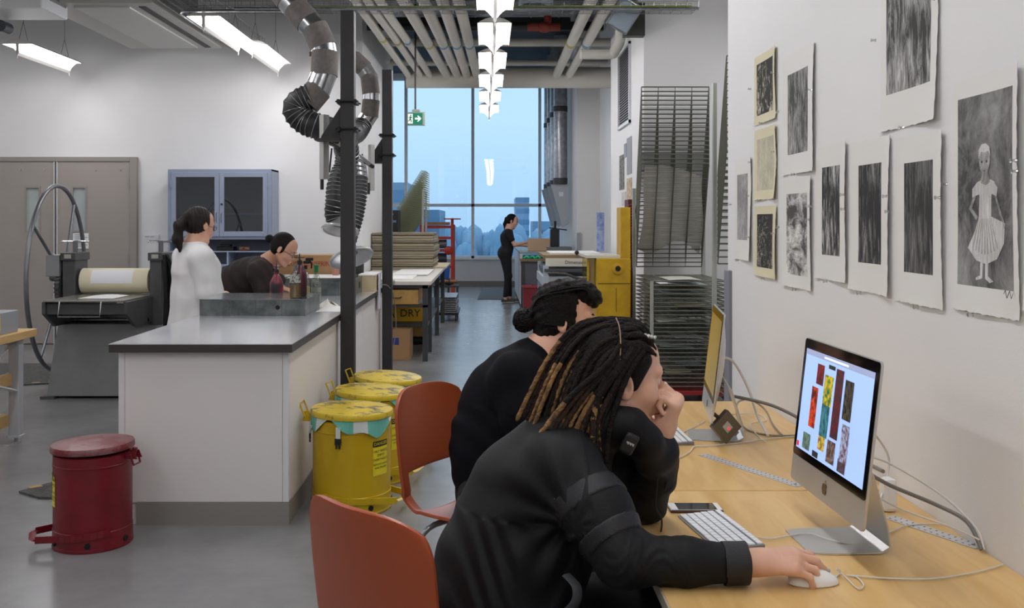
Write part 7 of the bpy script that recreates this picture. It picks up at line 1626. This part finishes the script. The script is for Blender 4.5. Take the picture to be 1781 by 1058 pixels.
for ring_i, (x0, tot) in enumerate(((0.074, 9), (0.062, 13), (0.045, 15), (0.022, 15), (-0.004, 15), (-0.032, 15), (-0.062, 13), (-0.090, 9))):
    for k in range(tot):
        a = -1.42+2.84*k/(tot-1)+rnd.uniform(-.04, .04)
        if x0 > 0.03 and abs(a) > 1.12: continue
        rr = math.sqrt(max(0.05, 1-((x0+0.014)/0.106)**2)); root = Vector((x0, math.sin(a)*0.080*rr, 0.050+math.cos(a)*0.092*rr))
        side = math.sin(a); q = min(1, abs(side)**1.6*0.95+rnd.uniform(0, 0.10)+0.045*ring_i); lay = 0.010-0.0022*ring_i
        pts = [root]
        xm = x0-0.045
        if x0 > 0.0:
            rm = math.sqrt(max(0.05, 1-((xm+0.014)/0.112)**2)); pts.append(Vector((xm, math.sin(a)*(0.086+lay)*rm, 0.052+math.cos(a)*(0.098+lay)*rm)))
        jit = rnd.uniform(-0.010, 0.010); ln = rnd.uniform(0.72, 1.08)
        for t in range(5):
            fx, fz = flow(q, t)
            if x0 < -0.05 and t == 0: continue
            yy = side*(0.092+0.010*min(t, 3))+jit*t*0.35
            if t == 4: px_, pz_ = flow(q, 3); fx = px_+(fx-px_)*ln; fz = pz_+(fz-pz_)*ln
            pts.append(Vector((fx+jit*0.6*t*0.5, yy, fz+lay*(1 if t < 2 else 0))))
        gi = (1 if rnd.random() < 0.34 else (2 if rnd.random() < 0.6 else 0))
        lock([HM @ p for p in pts], rnd.uniform(0.0064, 0.0082), rnd.uniform(0.0052, 0.0066), 0, gi, rnd.uniform(0.50, 0.74))
for (xe, ze, gi) in ((-0.095, -0.19, 0), (-0.06, -0.205, 2), (-0.115, -0.18, 1), (-0.045, -0.215, 0), (-0.135, -0.20, 1), (-0.15, -0.165, 2), (-0.085, -0.16, 1), (-0.175, -0.17, 2), (-0.10, -0.235, 2), (-0.02, -0.175, 0), (-0.20, -0.15, 1)):
    y = -0.094-rnd.random()*0.012; x0 = xe*0.35+0.02
    lock([HM @ Vector((x0+0.02, y+0.020, 0.10)), HM @ Vector((x0-0.015, y+0.002, 0.05)), HM @ Vector((x0*0.6+xe*0.4-0.025, y-0.006, -0.02)), HM @ Vector((x0*.3+xe*.7-0.03, y-0.012, -0.09)), HM @ Vector((xe-0.02, y-0.016, ze))], 0.0078, 0.0060, 0, gi, rnd.uniform(.45, .62))
lk = obj('dreadlocks', mb, [lock_b, gold, lock_br], hr, smooth=True, auto=80)
# strand held by a cord band across the head, beads
cordp = [HM @ Vector(v) for v in ((-0.030, -0.02, 0.158), (-0.030, -0.060, 0.139), (-0.031, -0.092, 0.095), (-0.032, -0.105, 0.03), (-0.040, -0.103, -0.01))]
obj('hair_tie', MB().tube(bez(cordp, 8), 0.0016, 6), mat('tie_beige', (150, 124, 104), 0.6), hr, smooth=True, label='beige elastic cord over the dreadlocks')
c1_ = HM @ Vector((0.036, -0.058, 0.126)); c2_ = c1_+Vector((0.030, -0.001, -0.006))
bmb = MB(); [bmb.lathe([(0.0052, -0.0032), (0.0058, 0), (0.0052, 0.0032)], tuple(c1_.lerp(c2_, k/4)), tuple(c2_-c1_), 10) for k in range(4)]; obj('bead', bmb, mat('bead_silver', (206, 206, 200), 0.25, 0.6), hr, smooth=True)
# ------------------------------------------------------------------ person 2: bun, black sweater, behind
P2 = thing('person', 'person with dark hair in a bun and black sweater behind the near one', 'person', (0.0, 3.6, 0.0))
H2 = frame_m((0.280, 3.60, 1.142), (0.98, -0.14, -0.10), (0.10, 0, 1))
NK2 = Vector((0.20, 3.60, 1.03)); SR2 = Vector((0.11, 3.44, 0.96)); SL2 = Vector((0.14, 3.80, 0.95)); CH2 = Vector((0.095, 3.62, 0.85)); BL2 = Vector((0.04, 3.62, 0.68)); HP2 = Vector((0.03, 3.62, 0.54))
ER2 = Vector((0.18, 3.36, 0.74)); WR2 = Vector((0.44, 3.42, 0.775)); EL2 = Vector((0.30, 3.86, 0.755)); WL2 = Vector((0.50, 3.76, 0.775))
s = SDF(); head_sdf(s, H2); s.cap(H2 @ Vector((-0.028, 0, -0.03)), NK2, 0.052, 0.058, 0.03)
s.chain([NK2, CH2, BL2, HP2], [0.07, 0.12, 0.12, 0.14], 0.06); s.cap(SR2, SL2, 0.05, 0.05, 0.06)
s.chain([SR2, ER2, WR2], [0.042, 0.036, 0.024], 0.02); s.chain([SL2, EL2, WL2], [0.042, 0.036, 0.024], 0.02)
cur = [(0.25, 0.4, 0.3)]*4; th_ = (((0.8, 0.5, -0.3), (0.9, 0.25, -0.3), (0.95, 0.1, -0.2)), None)
hand_sdf(s, WR2+Vector((0.01, 0, 0)), (1, 0.1, 0), (0, -0.1, 1), (0, 1, 0), cur, th_, 0.95, 0.1); hand_sdf(s, WL2+Vector((0.01, 0, 0)), (1, -0.2, 0), (0, 0.1, 1), (0, -1, 0), cur, th_, 0.95, 0.1)
sdf_obj('body', s, 0.0042, skin2, P2); eyes(H2, P2)
j = SDF()
j.chain([NK2+Vector((-0.02, 0, -0.02)), CH2+Vector((-0.02, 0, 0)), BL2, HP2+Vector((0.01, 0, 0.04))], [0.082, 0.15, 0.155, 0.155], 0.10); j.ell(tuple(NK2+Vector((0.005, 0, 0.022))), (0.068, 0.066, 0.040), 0.03)
j.cap(SR2+Vector((-0.01, 0.02, -0.01)), SL2+Vector((-0.01, 0, -0.01)), 0.095, 0.095, 0.08); j.ell((0.055, 3.60, 0.72), (0.155, 0.19, 0.22), 0.08, rot=(0, 0.3, 0))
j.chain([SR2, SR2.lerp(ER2, 0.5)+Vector((-0.01, -0.01, 0)), ER2], [0.092, 0.084, 0.070], 0.05); j.chain([ER2, WR2+Vector((-0.03, 0, 0.01))], [0.066, 0.048], 0.03)
j.chain([SL2, EL2, WL2+Vector((-0.02, 0, 0.01))], [0.085, 0.066, 0.046], 0.04)
sdf_obj('sweater', j, 0.0065, knit, P2, warp=lambda X, Y, Z: 0.0035*np.sin(Z*55+18*X+6*np.sin(X*14+Y*9))*(Z < 0.86)+0.002*np.sin(X*60+Z*34+Y*12))
tr2_ = SDF(); tr2_.chain([HP2+Vector((0, 0, -0.02)), HP2+Vector((0.04, 0, -0.03))], [0.155, 0.14], 0.05)
for y, kn, an in ((3.50, Vector((0.36, 3.44, 0.55)), Vector((0.34, 3.42, 0.10))), (3.72, Vector((0.36, 3.80, 0.55)), Vector((0.36, 3.82, 0.10)))): tr2_.chain([Vector((-0.02, y, 0.52)), kn, an], [0.095, 0.07, 0.055], 0.03)
sdf_obj('trousers', tr2_, 0.008, mat('black_jeans', (26, 27, 30), 0.8, bump=0.3, bscale=200), P2, warp=lambda X, Y, Z: 0.003*np.sin(X*50+Z*40+6*np.sin(Y*20)))
for an in (Vector((0.34, 3.42, 0.0)), Vector((0.36, 3.82, 0.0))):
    b = SDF(); b.chain([an+Vector((-0.05, 0, 0.05)), an+Vector((0.14, 0, 0.035))], [0.048, 0.036], 0.03); b.cap(an+Vector((-0.02, 0, 0.06)), an+Vector((0, 0, 0.12)), 0.045, 0.042, 0.03); sdf_obj('shoe', b, 0.008, mat('black_shoe', (0, 0, 0)), P2)
hs = SDF(); hs.M = H2
hs.ell((-0.026, 0, 0.055), (0.106, 0.086, 0.098), 0.01); hs.ell((-0.035, 0, 0.0), (0.082, 0.080, 0.075), 0.03); hs.ell((-0.06, 0, -0.05), (0.050, 0.058, 0.045), 0.03)
hs.ell((0.090, 0, 0.016), (0.060, 0.10, 0.058), 0.012, 'sub'); hs.ell((0.055, 0, -0.060), (0.062, 0.12, 0.060), 0.012, 'sub')
for q in (-1, 1): hs.ell((0.004, q*0.088, -0.002), (0.024, 0.02, 0.034), 0.006, 'sub'); hs.ell((0.032, q*0.068, 0.020), (0.012, 0.010, 0.034), 0.010)
hs.ell((0.070, 0, 0.112), (0.050, 0.062, 0.036), 0.03); hs.ell((0.100, 0.0, 0.098), (0.028, 0.050, 0.028), 0.025)      # swept-up front
hs.ell((0.030, 0, 0.145), (0.062, 0.055, 0.020), 0.03)
hs.cap((-0.125, 0, -0.005), (-0.128, 0, 0.000), 0.030, 0.032, 0.012); hs.ell((-0.150, 0.0, -0.006), (0.042, 0.046, 0.044), 0.012)
hs.M = Matrix.Identity(4)
def hw(X, Y, Z): return 0.0022*np.sin(110*Z+40*X+5*np.sin(60*X))+0.0018*np.sin(190*Z-60*X+80*Y)
hr2 = sdf_obj('hair', hs, 0.0042, hair_b, P2, warp=hw, smooth=1, label='dark hair swept up with a round bun at the back')
mb = MB(); rnd = random.Random(8)
for k in range(46):
    a = rnd.uniform(0, 2*PI); c = Vector((-0.150, 0, -0.006)); n = Vector((rnd.uniform(-1, .3), rnd.uniform(-1, 1), rnd.uniform(-1, 1))).normalized(); u = n.orthogonal().normalized(); v = n.cross(u)
    mb.tube([H2 @ (c+Vector((0.040*(u.x*math.cos(t)+v.x*math.sin(t)), 0.045*(u.y*math.cos(t)+v.y*math.sin(t)), 0.043*(u.z*math.cos(t)+v.z*math.sin(t))))*rnd.uniform(1.0, 1.08)) for t in [a+2.6*i/9 for i in range(10)]], 0.0028, 5)
for k in range(60):
    y = rnd.uniform(-0.075, 0.075); p0 = Vector((0.098+rnd.uniform(-.02, .01), y, 0.095+rnd.uniform(-.01, .015))); 
    mb.tube(bez([H2 @ p0, H2 @ Vector((0.06, y*1.05, 0.135+rnd.uniform(0, .012))), H2 @ Vector((-0.02, y*1.1, 0.150+rnd.uniform(-.004, .006)-abs(y)*0.4)), H2 @ Vector((-0.10, y*0.9, 0.085)), H2 @ Vector((-0.125, y*0.3, 0.01))], 5), 0.0026, 5)
for k in range(26):
    z = -0.02+0.11*k/26; mb.tube(bez([H2 @ Vector((0.040-0.2*max(0, .04-z), -0.076, z+0.02)), H2 @ Vector((-0.02, -0.091, z+0.018)), H2 @ Vector((-0.085, -0.066, z*0.7+0.01)), H2 @ Vector((-0.122, -0.018, 0.003))], 5), 0.0028, 5)
for k in range(9):
    mb.tube(bez([H2 @ Vector((-0.06-0.004*k, -0.05+0.01*k, -0.05)), H2 @ Vector((-0.07-0.003*k, -0.055+0.01*k, -0.09)), H2 @ Vector((-0.06, -0.05+0.01*k, -0.115-rnd.random()*.02))], 4), 0.0008, 4)
obj('hair_strands', mb, hair_b, hr2, smooth=True)

# ------------------------------------------------------------------ person 3: white coat, ponytail
PX = P(352, 385, 7.15)
P3 = thing('person', 'standing person in long white coat with ponytail and glasses, back turned', 'person', (-2.09, 7.15, 0))
x0, y0 = -2.13, 7.15
H3 = frame_m((x0+0.015, y0-0.005, 1.475), (0.60, 0.78, -0.22), (0.12, 0.14, 1))
s = SDF(); head_sdf(s, H3, True); NK3 = Vector((x0-0.02, y0-0.02, 1.345)); s.cap(H3 @ Vector((-0.03, 0, -0.03)), NK3, 0.045, 0.05, 0.03)
R3 = Vector((0.62, -0.78, 0)); shr = NK3+R3*0.17+Vector((-0.01, 0, -0.075)); shl = NK3-R3*0.17+Vector((0, 0, -0.075))   # right (near), left
fwd3 = Vector((0.78, 0.62, 0)); elr = shr+Vector((0.06, -0.03, -0.27)); wrr = elr+fwd3*0.16+Vector((0, 0.02, -0.13)); ell_ = shl+Vector((0.02, 0.02, -0.28)); wrl = ell_+fwd3*0.20+Vector((0, 0, -0.02))
s.chain([NK3, Vector((x0-0.02, y0, 1.15)), Vector((x0, y0, 0.95))], [0.07, 0.11, 0.12], 0.06); s.cap(shr, shl, 0.045, 0.045, 0.05)
s.chain([shr, elr, wrr], [0.04, 0.034, 0.022], 0.02); s.chain([shl, ell_, wrl], [0.04, 0.034, 0.022], 0.02)
cur = [(0.4, 0.6, 0.4)]*4
hand_sdf(s, wrr+fwd3*0.01, fwd3+Vector((0, 0, -0.3)), (0.3, -0.3, 1), (-0.4, 0.8, 0), cur, th_, 0.9, 0.06); hand_sdf(s, wrl+fwd3*0.01, fwd3, (0, 0, 1), (0.5, -0.8, 0), cur, th_, 0.9, 0.06)
for q in (-1, 1):
    hp_ = Vector((x0, y0, 0.88))+R3*0.09*q; s.chain([hp_, hp_+Vector((0.01, 0, -0.42)), hp_+Vector((0, 0, -0.80))], [0.08, 0.055, 0.038], 0.03)
sdf_obj('body', s, 0.0065, skin2, P3); eyes(H3, P3)
j = SDF()
j.chain([NK3+Vector((0, 0, -0.045)), Vector((x0-0.01, y0, 1.17)), Vector((x0, y0, 0.95)), Vector((x0+0.0, y0, 0.72)), Vector((x0, y0, 0.50))], [0.09, 0.155, 0.165, 0.185, 0.20], 0.09)
j.cap(shr+Vector((0, 0, -0.02)), shl+Vector((0, 0, -0.02)), 0.085, 0.085, 0.08)
j.chain([shr+Vector((0, 0, -0.02)), elr, wrr+fwd3*-0.02], [0.088, 0.078, 0.062], 0.03); j.chain([shl+Vector((0, 0, -0.02)), ell_, wrl+fwd3*-0.02], [0.088, 0.078, 0.062], 0.03)
j.M = Matrix.Translation(NK3+Vector((0.0, 0.0, -0.005))); j.ell((0, 0, 0), (0.068, 0.068, 0.035), 0.012); j.ell((0.01, 0.01, 0.02), (0.056, 0.056, 0.035), 0.004, 'sub'); j.M = Matrix.Identity(4)
coat = mat('white_coat', (226, 226, 226), 0.8, bump=0.1, bscale=120)
def wc(X, Y, Z):
    th = np.arctan2(Y-y0, X-x0); return (0.010*np.sin(th*8+1.2*np.sin(Z*5))*np.clip((1.22-Z)/0.5, 0, 1)+0.0035*np.sin(Z*30+th*3+2*np.sin(X*12))*np.clip(1-np.abs(Z-1.12)/0.28, 0, 1))*-1
sdf_obj('coat', j, 0.008, coat, P3, warp=wc)
h = SDF(); h.M = H3; h.ell((-0.024, 0, 0.053), (0.104, 0.083, 0.095), 0.01); h.ell((-0.035, 0, 0.0), (0.080, 0.078, 0.07), 0.03)
h.ell((0.100, 0, -0.030), (0.052, 0.10, 0.088), 0.012, 'sub'); h.ell((0.055, 0, -0.060), (0.062, 0.12, 0.060), 0.012, 'sub')
for q in (-1, 1): h.ell((0.0, q*0.086, 0.0), (0.024, 0.02, 0.034), 0.006, 'sub')
h.M = Matrix.Identity(4); bk = H3 @ Vector((-0.125, 0, 0.055))
h.chain([H3 @ Vector((-0.10, 0, 0.070)), bk, bk+Vector((-0.045, -0.03, -0.07)), bk+Vector((-0.055, -0.035, -0.17)), bk+Vector((-0.04, -0.02, -0.25))], [0.028, 0.024, 0.038, 0.034, 0.014], 0.02)
sdf_obj('hair', h, 0.005, hair_br, P3, warp=lambda X, Y, Z: 0.0025*np.sin(X*220+Y*180+Z*20), smooth=1, label='dark brown hair in a ponytail')
gl_ = MB()
for q in (-1, 1): gl_.tube([H3 @ Vector((0.112, q*(0.033+0.022*math.cos(2*PI*k/14)), 0.014+0.017*math.sin(2*PI*k/14))) for k in range(14)], 0.0018, 5, closed=True); gl_.cyl(H3 @ Vector((0.110, q*0.056, 0.016)), H3 @ Vector((0.0, q*0.079, 0.012)), 0.0018, n=5)
obj('glasses', gl_, dark_c, P3)
for q in (-1, 1):
    an = Vector((x0, y0, 0.0))+R3*0.09*q; b = SDF(); b.chain([an-fwd3*0.05+Vector((0, 0, .045)), an+fwd3*0.13+Vector((0, 0, .035))], [0.042, 0.034], 0.03); sdf_obj('shoe', b, 0.009, mat('black_shoe', (0, 0, 0)), P3)

# ------------------------------------------------------------------ person 4: bending, dark sweater, glasses
P4 = thing('person', 'bending person in dark brown sweater with small ponytail and glasses', 'person', (-2.25, 8.25, 0))
Z4 = 8.15
hc = P(492, 436, 8.05); H4 = frame_m(tuple(hc), (0.80, -0.12, -0.52), (0.5, 0, 1))
NK4 = P(468, 455, 8.12); SR4 = P(455, 468, 7.98); SL4 = P(446, 462, 8.36); CH4 = P(430, 478, 8.18); HP4 = Vector((-2.38, 8.25, 0.84)); ER4 = P(456, 499, 7.97); WR4 = P(486, 499, 8.0); EL4 = P(462, 492, 8.42); WL4 = P(494, 494, 8.45)
s = SDF(); head_sdf(s, H4); s.cap(H4 @ Vector((-0.035, 0, -0.02)), NK4, 0.05, 0.055, 0.03); s.chain([NK4, CH4, HP4], [0.07, 0.11, 0.12], 0.06); s.cap(SR4, SL4, 0.05, 0.05, 0.05)
s.chain([SR4, ER4, WR4], [0.042, 0.036, 0.024], 0.02); s.chain([SL4, EL4, WL4], [0.042, 0.036, 0.024], 0.02)
hand_sdf(s, WR4, (1, 0, -0.3), (0, 0, 1), (0, 1, 0), cur, th_, 0.95, 0.06); hand_sdf(s, WL4, (1, 0, -0.3), (0, 0, 1), (0, -1, 0), cur, th_, 0.95, 0.06)
for q in (-1, 1):
    hp_ = HP4+Vector((0, 0.1*q, 0)); s.chain([hp_, Vector((-2.28, 8.25+0.12*q, 0.45)), Vector((-2.40, 8.25+0.12*q, 0.08))], [0.08, 0.058, 0.042], 0.03)
sdf_obj('body', s, 0.006, skin3, P4); eyes(H4, P4)
j = SDF(); j.chain([NK4+Vector((-0.03, 0, -0.03)), CH4+Vector((0, 0, -0.03)), CH4.lerp(HP4, 0.6), HP4+Vector((0.0, 0, 0.05))], [0.085, 0.155, 0.165, 0.155], 0.09); j.cap(SR4+Vector((-0.02, 0, -0.03)), SL4+Vector((-0.02, 0, -0.03)), 0.09, 0.09, 0.07)
j.chain([SR4+Vector((-0.01, 0, -0.02)), ER4, WR4+Vector((0, 0, 0.06))], [0.09, 0.070, 0.052], 0.04); j.chain([SL4+Vector((-0.01, 0, -0.02)), EL4, WL4+Vector((-0.03, 0, 0))], [0.09, 0.066, 0.050], 0.04)
sdf_obj('sweater', j, 0.008, mat('brown_sweater', (46, 36, 36), 0.9, bump=0.4, bscale=150), P4, warp=lambda X, Y, Z: 0.004*np.sin(X*50+Z*45+6*np.sin(Y*12)))
j = SDF(); j.chain([HP4, HP4+Vector((0.03, 0, -0.02))], [0.15, 0.15], 0.05)
for q in (-1, 1): j.chain([HP4+Vector((0, 0.1*q, -0.03)), Vector((-2.28, 8.25+0.12*q, 0.45)), Vector((-2.40, 8.25+0.12*q, 0.10))], [0.10, 0.075, 0.06], 0.03)
sdf_obj('jeans', j, 0.009, mat('blue_jeans', (60, 78, 108), 0.8, bump=0.2, bscale=200), P4)
for q in (-1, 1):
    an = Vector((-2.40, 8.25+0.12*q, 0)); b = SDF(); b.chain([an+Vector((-0.04, 0, .045)), an+Vector((0.14, 0, .035))], [0.044, 0.036], 0.03); sdf_obj('shoe', b, 0.009, mat('black_shoe', (0, 0, 0)), P4)
h = SDF(); h.M = H4; h.ell((-0.024, 0, 0.053), (0.104, 0.083, 0.094), 0.01); h.ell((-0.035, 0, 0.0), (0.080, 0.078, 0.07), 0.03); h.ell((0.104, 0, -0.010), (0.056, 0.10, 0.075), 0.012, 'sub'); h.ell((0.055, 0, -0.060), (0.062, 0.12, 0.060), 0.012, 'sub')
for q in (-1, 1): h.ell((0.0, q*0.086, 0.0), (0.024, 0.02, 0.034), 0.006, 'sub')
h.ell((-0.150, 0, 0.02), (0.036, 0.034, 0.034), 0.02)
sdf_obj('hair', h, 0.005, hair_b, P4, smooth=1, label='black hair tied in a small knot')
gl_ = MB()
for q in (-1, 1): gl_.tube([H4 @ Vector((0.112, q*(0.033+0.022*math.cos(2*PI*k/14)), 0.014+0.017*math.sin(2*PI*k/14))) for k in range(14)], 0.0020, 5, closed=True); gl_.cyl(H4 @ Vector((0.110, q*0.056, 0.016)), H4 @ Vector((0.0, q*0.079, 0.012)), 0.0020, n=5)
obj('glasses', gl_, dark_c, P4)

# ------------------------------------------------------------------ person 5: standing at the far bench
P5 = thing('person', 'standing person in black T-shirt and leggings at the far bench', 'person', (0.36, 18.1, 0)); x5, y5 = 0.36, 18.15
H5 = frame_m((x5+0.07, y5, 1.505), (0.93, -0.12, -0.35), (0.3, 0, 1)); NK5 = Vector((x5+0.01, y5, 1.38)); 
s = SDF(); head_sdf(s, H5, True); s.cap(H5 @ Vector((-0.03, 0, -0.03)), NK5, 0.045, 0.048, 0.03)
S5r, S5l = Vector((x5-0.01, y5-0.15, 1.31)), Vector((x5-0.01, y5+0.15, 1.31)); E5r, W5r = Vector((x5+0.12, y5-0.18, 1.08)), Vector((x5+0.34, y5-0.12, 1.13)); E5l, W5l = Vector((x5+0.10, y5+0.17, 1.08)), Vector((x5+0.34, y5+0.10, 1.06))
PV = Vector((x5-0.04, y5, 0.92))
s.chain([NK5, Vector((x5-0.02, y5, 1.20)), Vector((x5-0.01, y5, 1.05)), PV], [0.06, 0.095, 0.085, 0.12], 0.06); s.cap(S5r, S5l, 0.045, 0.045, 0.06)
s.chain([S5r, E5r, W5r], [0.042, 0.036, 0.023], 0.02); s.chain([S5l, E5l, W5l], [0.042, 0.036, 0.023], 0.02)
hand_sdf(s, W5r, (1, 0.2, 0.2), (0, -0.5, 1), (0, 1, 0.5), cur, th_, 0.9, 0.06); hand_sdf(s, W5l, (1, 0, 0), (0, 0, 1), (0, -1, 0), cur, th_, 0.9, 0.06)
for q in (-1, 1):
    kn = Vector((x5-0.0, y5+0.08*q, 0.50)); an = Vector((x5-0.01+0.04*q, y5+0.09*q, 0.08)); s.chain([PV+Vector((0, 0.08*q, -0.02)), kn, an], [0.10, 0.055, 0.036], 0.04)
sdf_obj('body', s, 0.007, skin2, P5); eyes(H5, P5)
j = SDF(); j.chain([NK5+Vector((0, 0, -0.05)), Vector((x5-0.02, y5, 1.22)), Vector((x5-0.01, y5, 1.04))], [0.075, 0.115, 0.115], 0.07); j.cap(S5r, S5l, 0.06, 0.06, 0.05)
j.cap(S5r, S5r.lerp(E5r, 0.55), 0.062, 0.058, 0.02); j.cap(S5l, S5l.lerp(E5l, 0.55), 0.062, 0.058, 0.02)
sdf_obj('t_shirt', j, 0.008, mat('black_tshirt', (24, 25, 30), 0.8), P5)
j = SDF(); j.chain([Vector((x5-0.01, y5, 1.02)), PV+Vector((-0.02, 0, 0.0))], [0.115, 0.14], 0.05); j.cap(PV+Vector((-0.01, -0.075, 0.03)), PV+Vector((-0.01, 0.075, 0.03)), 0.118, 0.118, 0.04)
for q in (-1, 1):
    kn = Vector((x5-0.0, y5+0.08*q, 0.50)); an = Vector((x5-0.01+0.04*q, y5+0.09*q, 0.14)); j.chain([PV+Vector((-0.01, 0.07*q, -0.04)), kn, an], [0.115, 0.068, 0.046], 0.04)
sdf_obj('leggings', j, 0.008, mat('black_leggings', (20, 20, 24), 0.75), P5)
for q in (-1, 1):
    an = Vector((x5-0.01+0.04*q, y5+0.09*q, 0)); b = SDF(); b.chain([an+Vector((-0.04, 0, .045)), an+Vector((0.14, 0, .035))], [0.044, 0.036], 0.03); sh = sdf_obj('shoe', b, 0.008, [mat('shoe_dark', (60, 60, 54), 0.6), mat('sole_white', (206, 200, 190), 0.6)], P5, matfn=lambda C: (C[:, 2] < 0.03))
h = SDF(); h.M = H5; h.ell((-0.024, 0, 0.053), (0.103, 0.083, 0.094), 0.01); h.ell((-0.035, 0, 0.0), (0.080, 0.078, 0.07), 0.03); h.ell((0.100, 0, -0.02), (0.056, 0.10, 0.078), 0.012, 'sub'); h.ell((0.055, 0, -0.060), (0.062, 0.12, 0.060), 0.012, 'sub')
for q in (-1, 1): h.ell((0.0, q*0.086, 0.0), (0.024, 0.02, 0.034), 0.006, 'sub')
h.M = Matrix.Identity(4); bk = H5 @ Vector((-0.12, 0, 0.02)); h.chain([H5 @ Vector((-0.09, 0, 0.03)), bk, bk+Vector((-0.03, 0, -0.10)), bk+Vector((-0.02, 0, -0.24))], [0.03, 0.026, 0.03, 0.014], 0.02)
sdf_obj('hair', h, 0.006, hair_b, P5, smooth=1, label='black hair in a low ponytail')
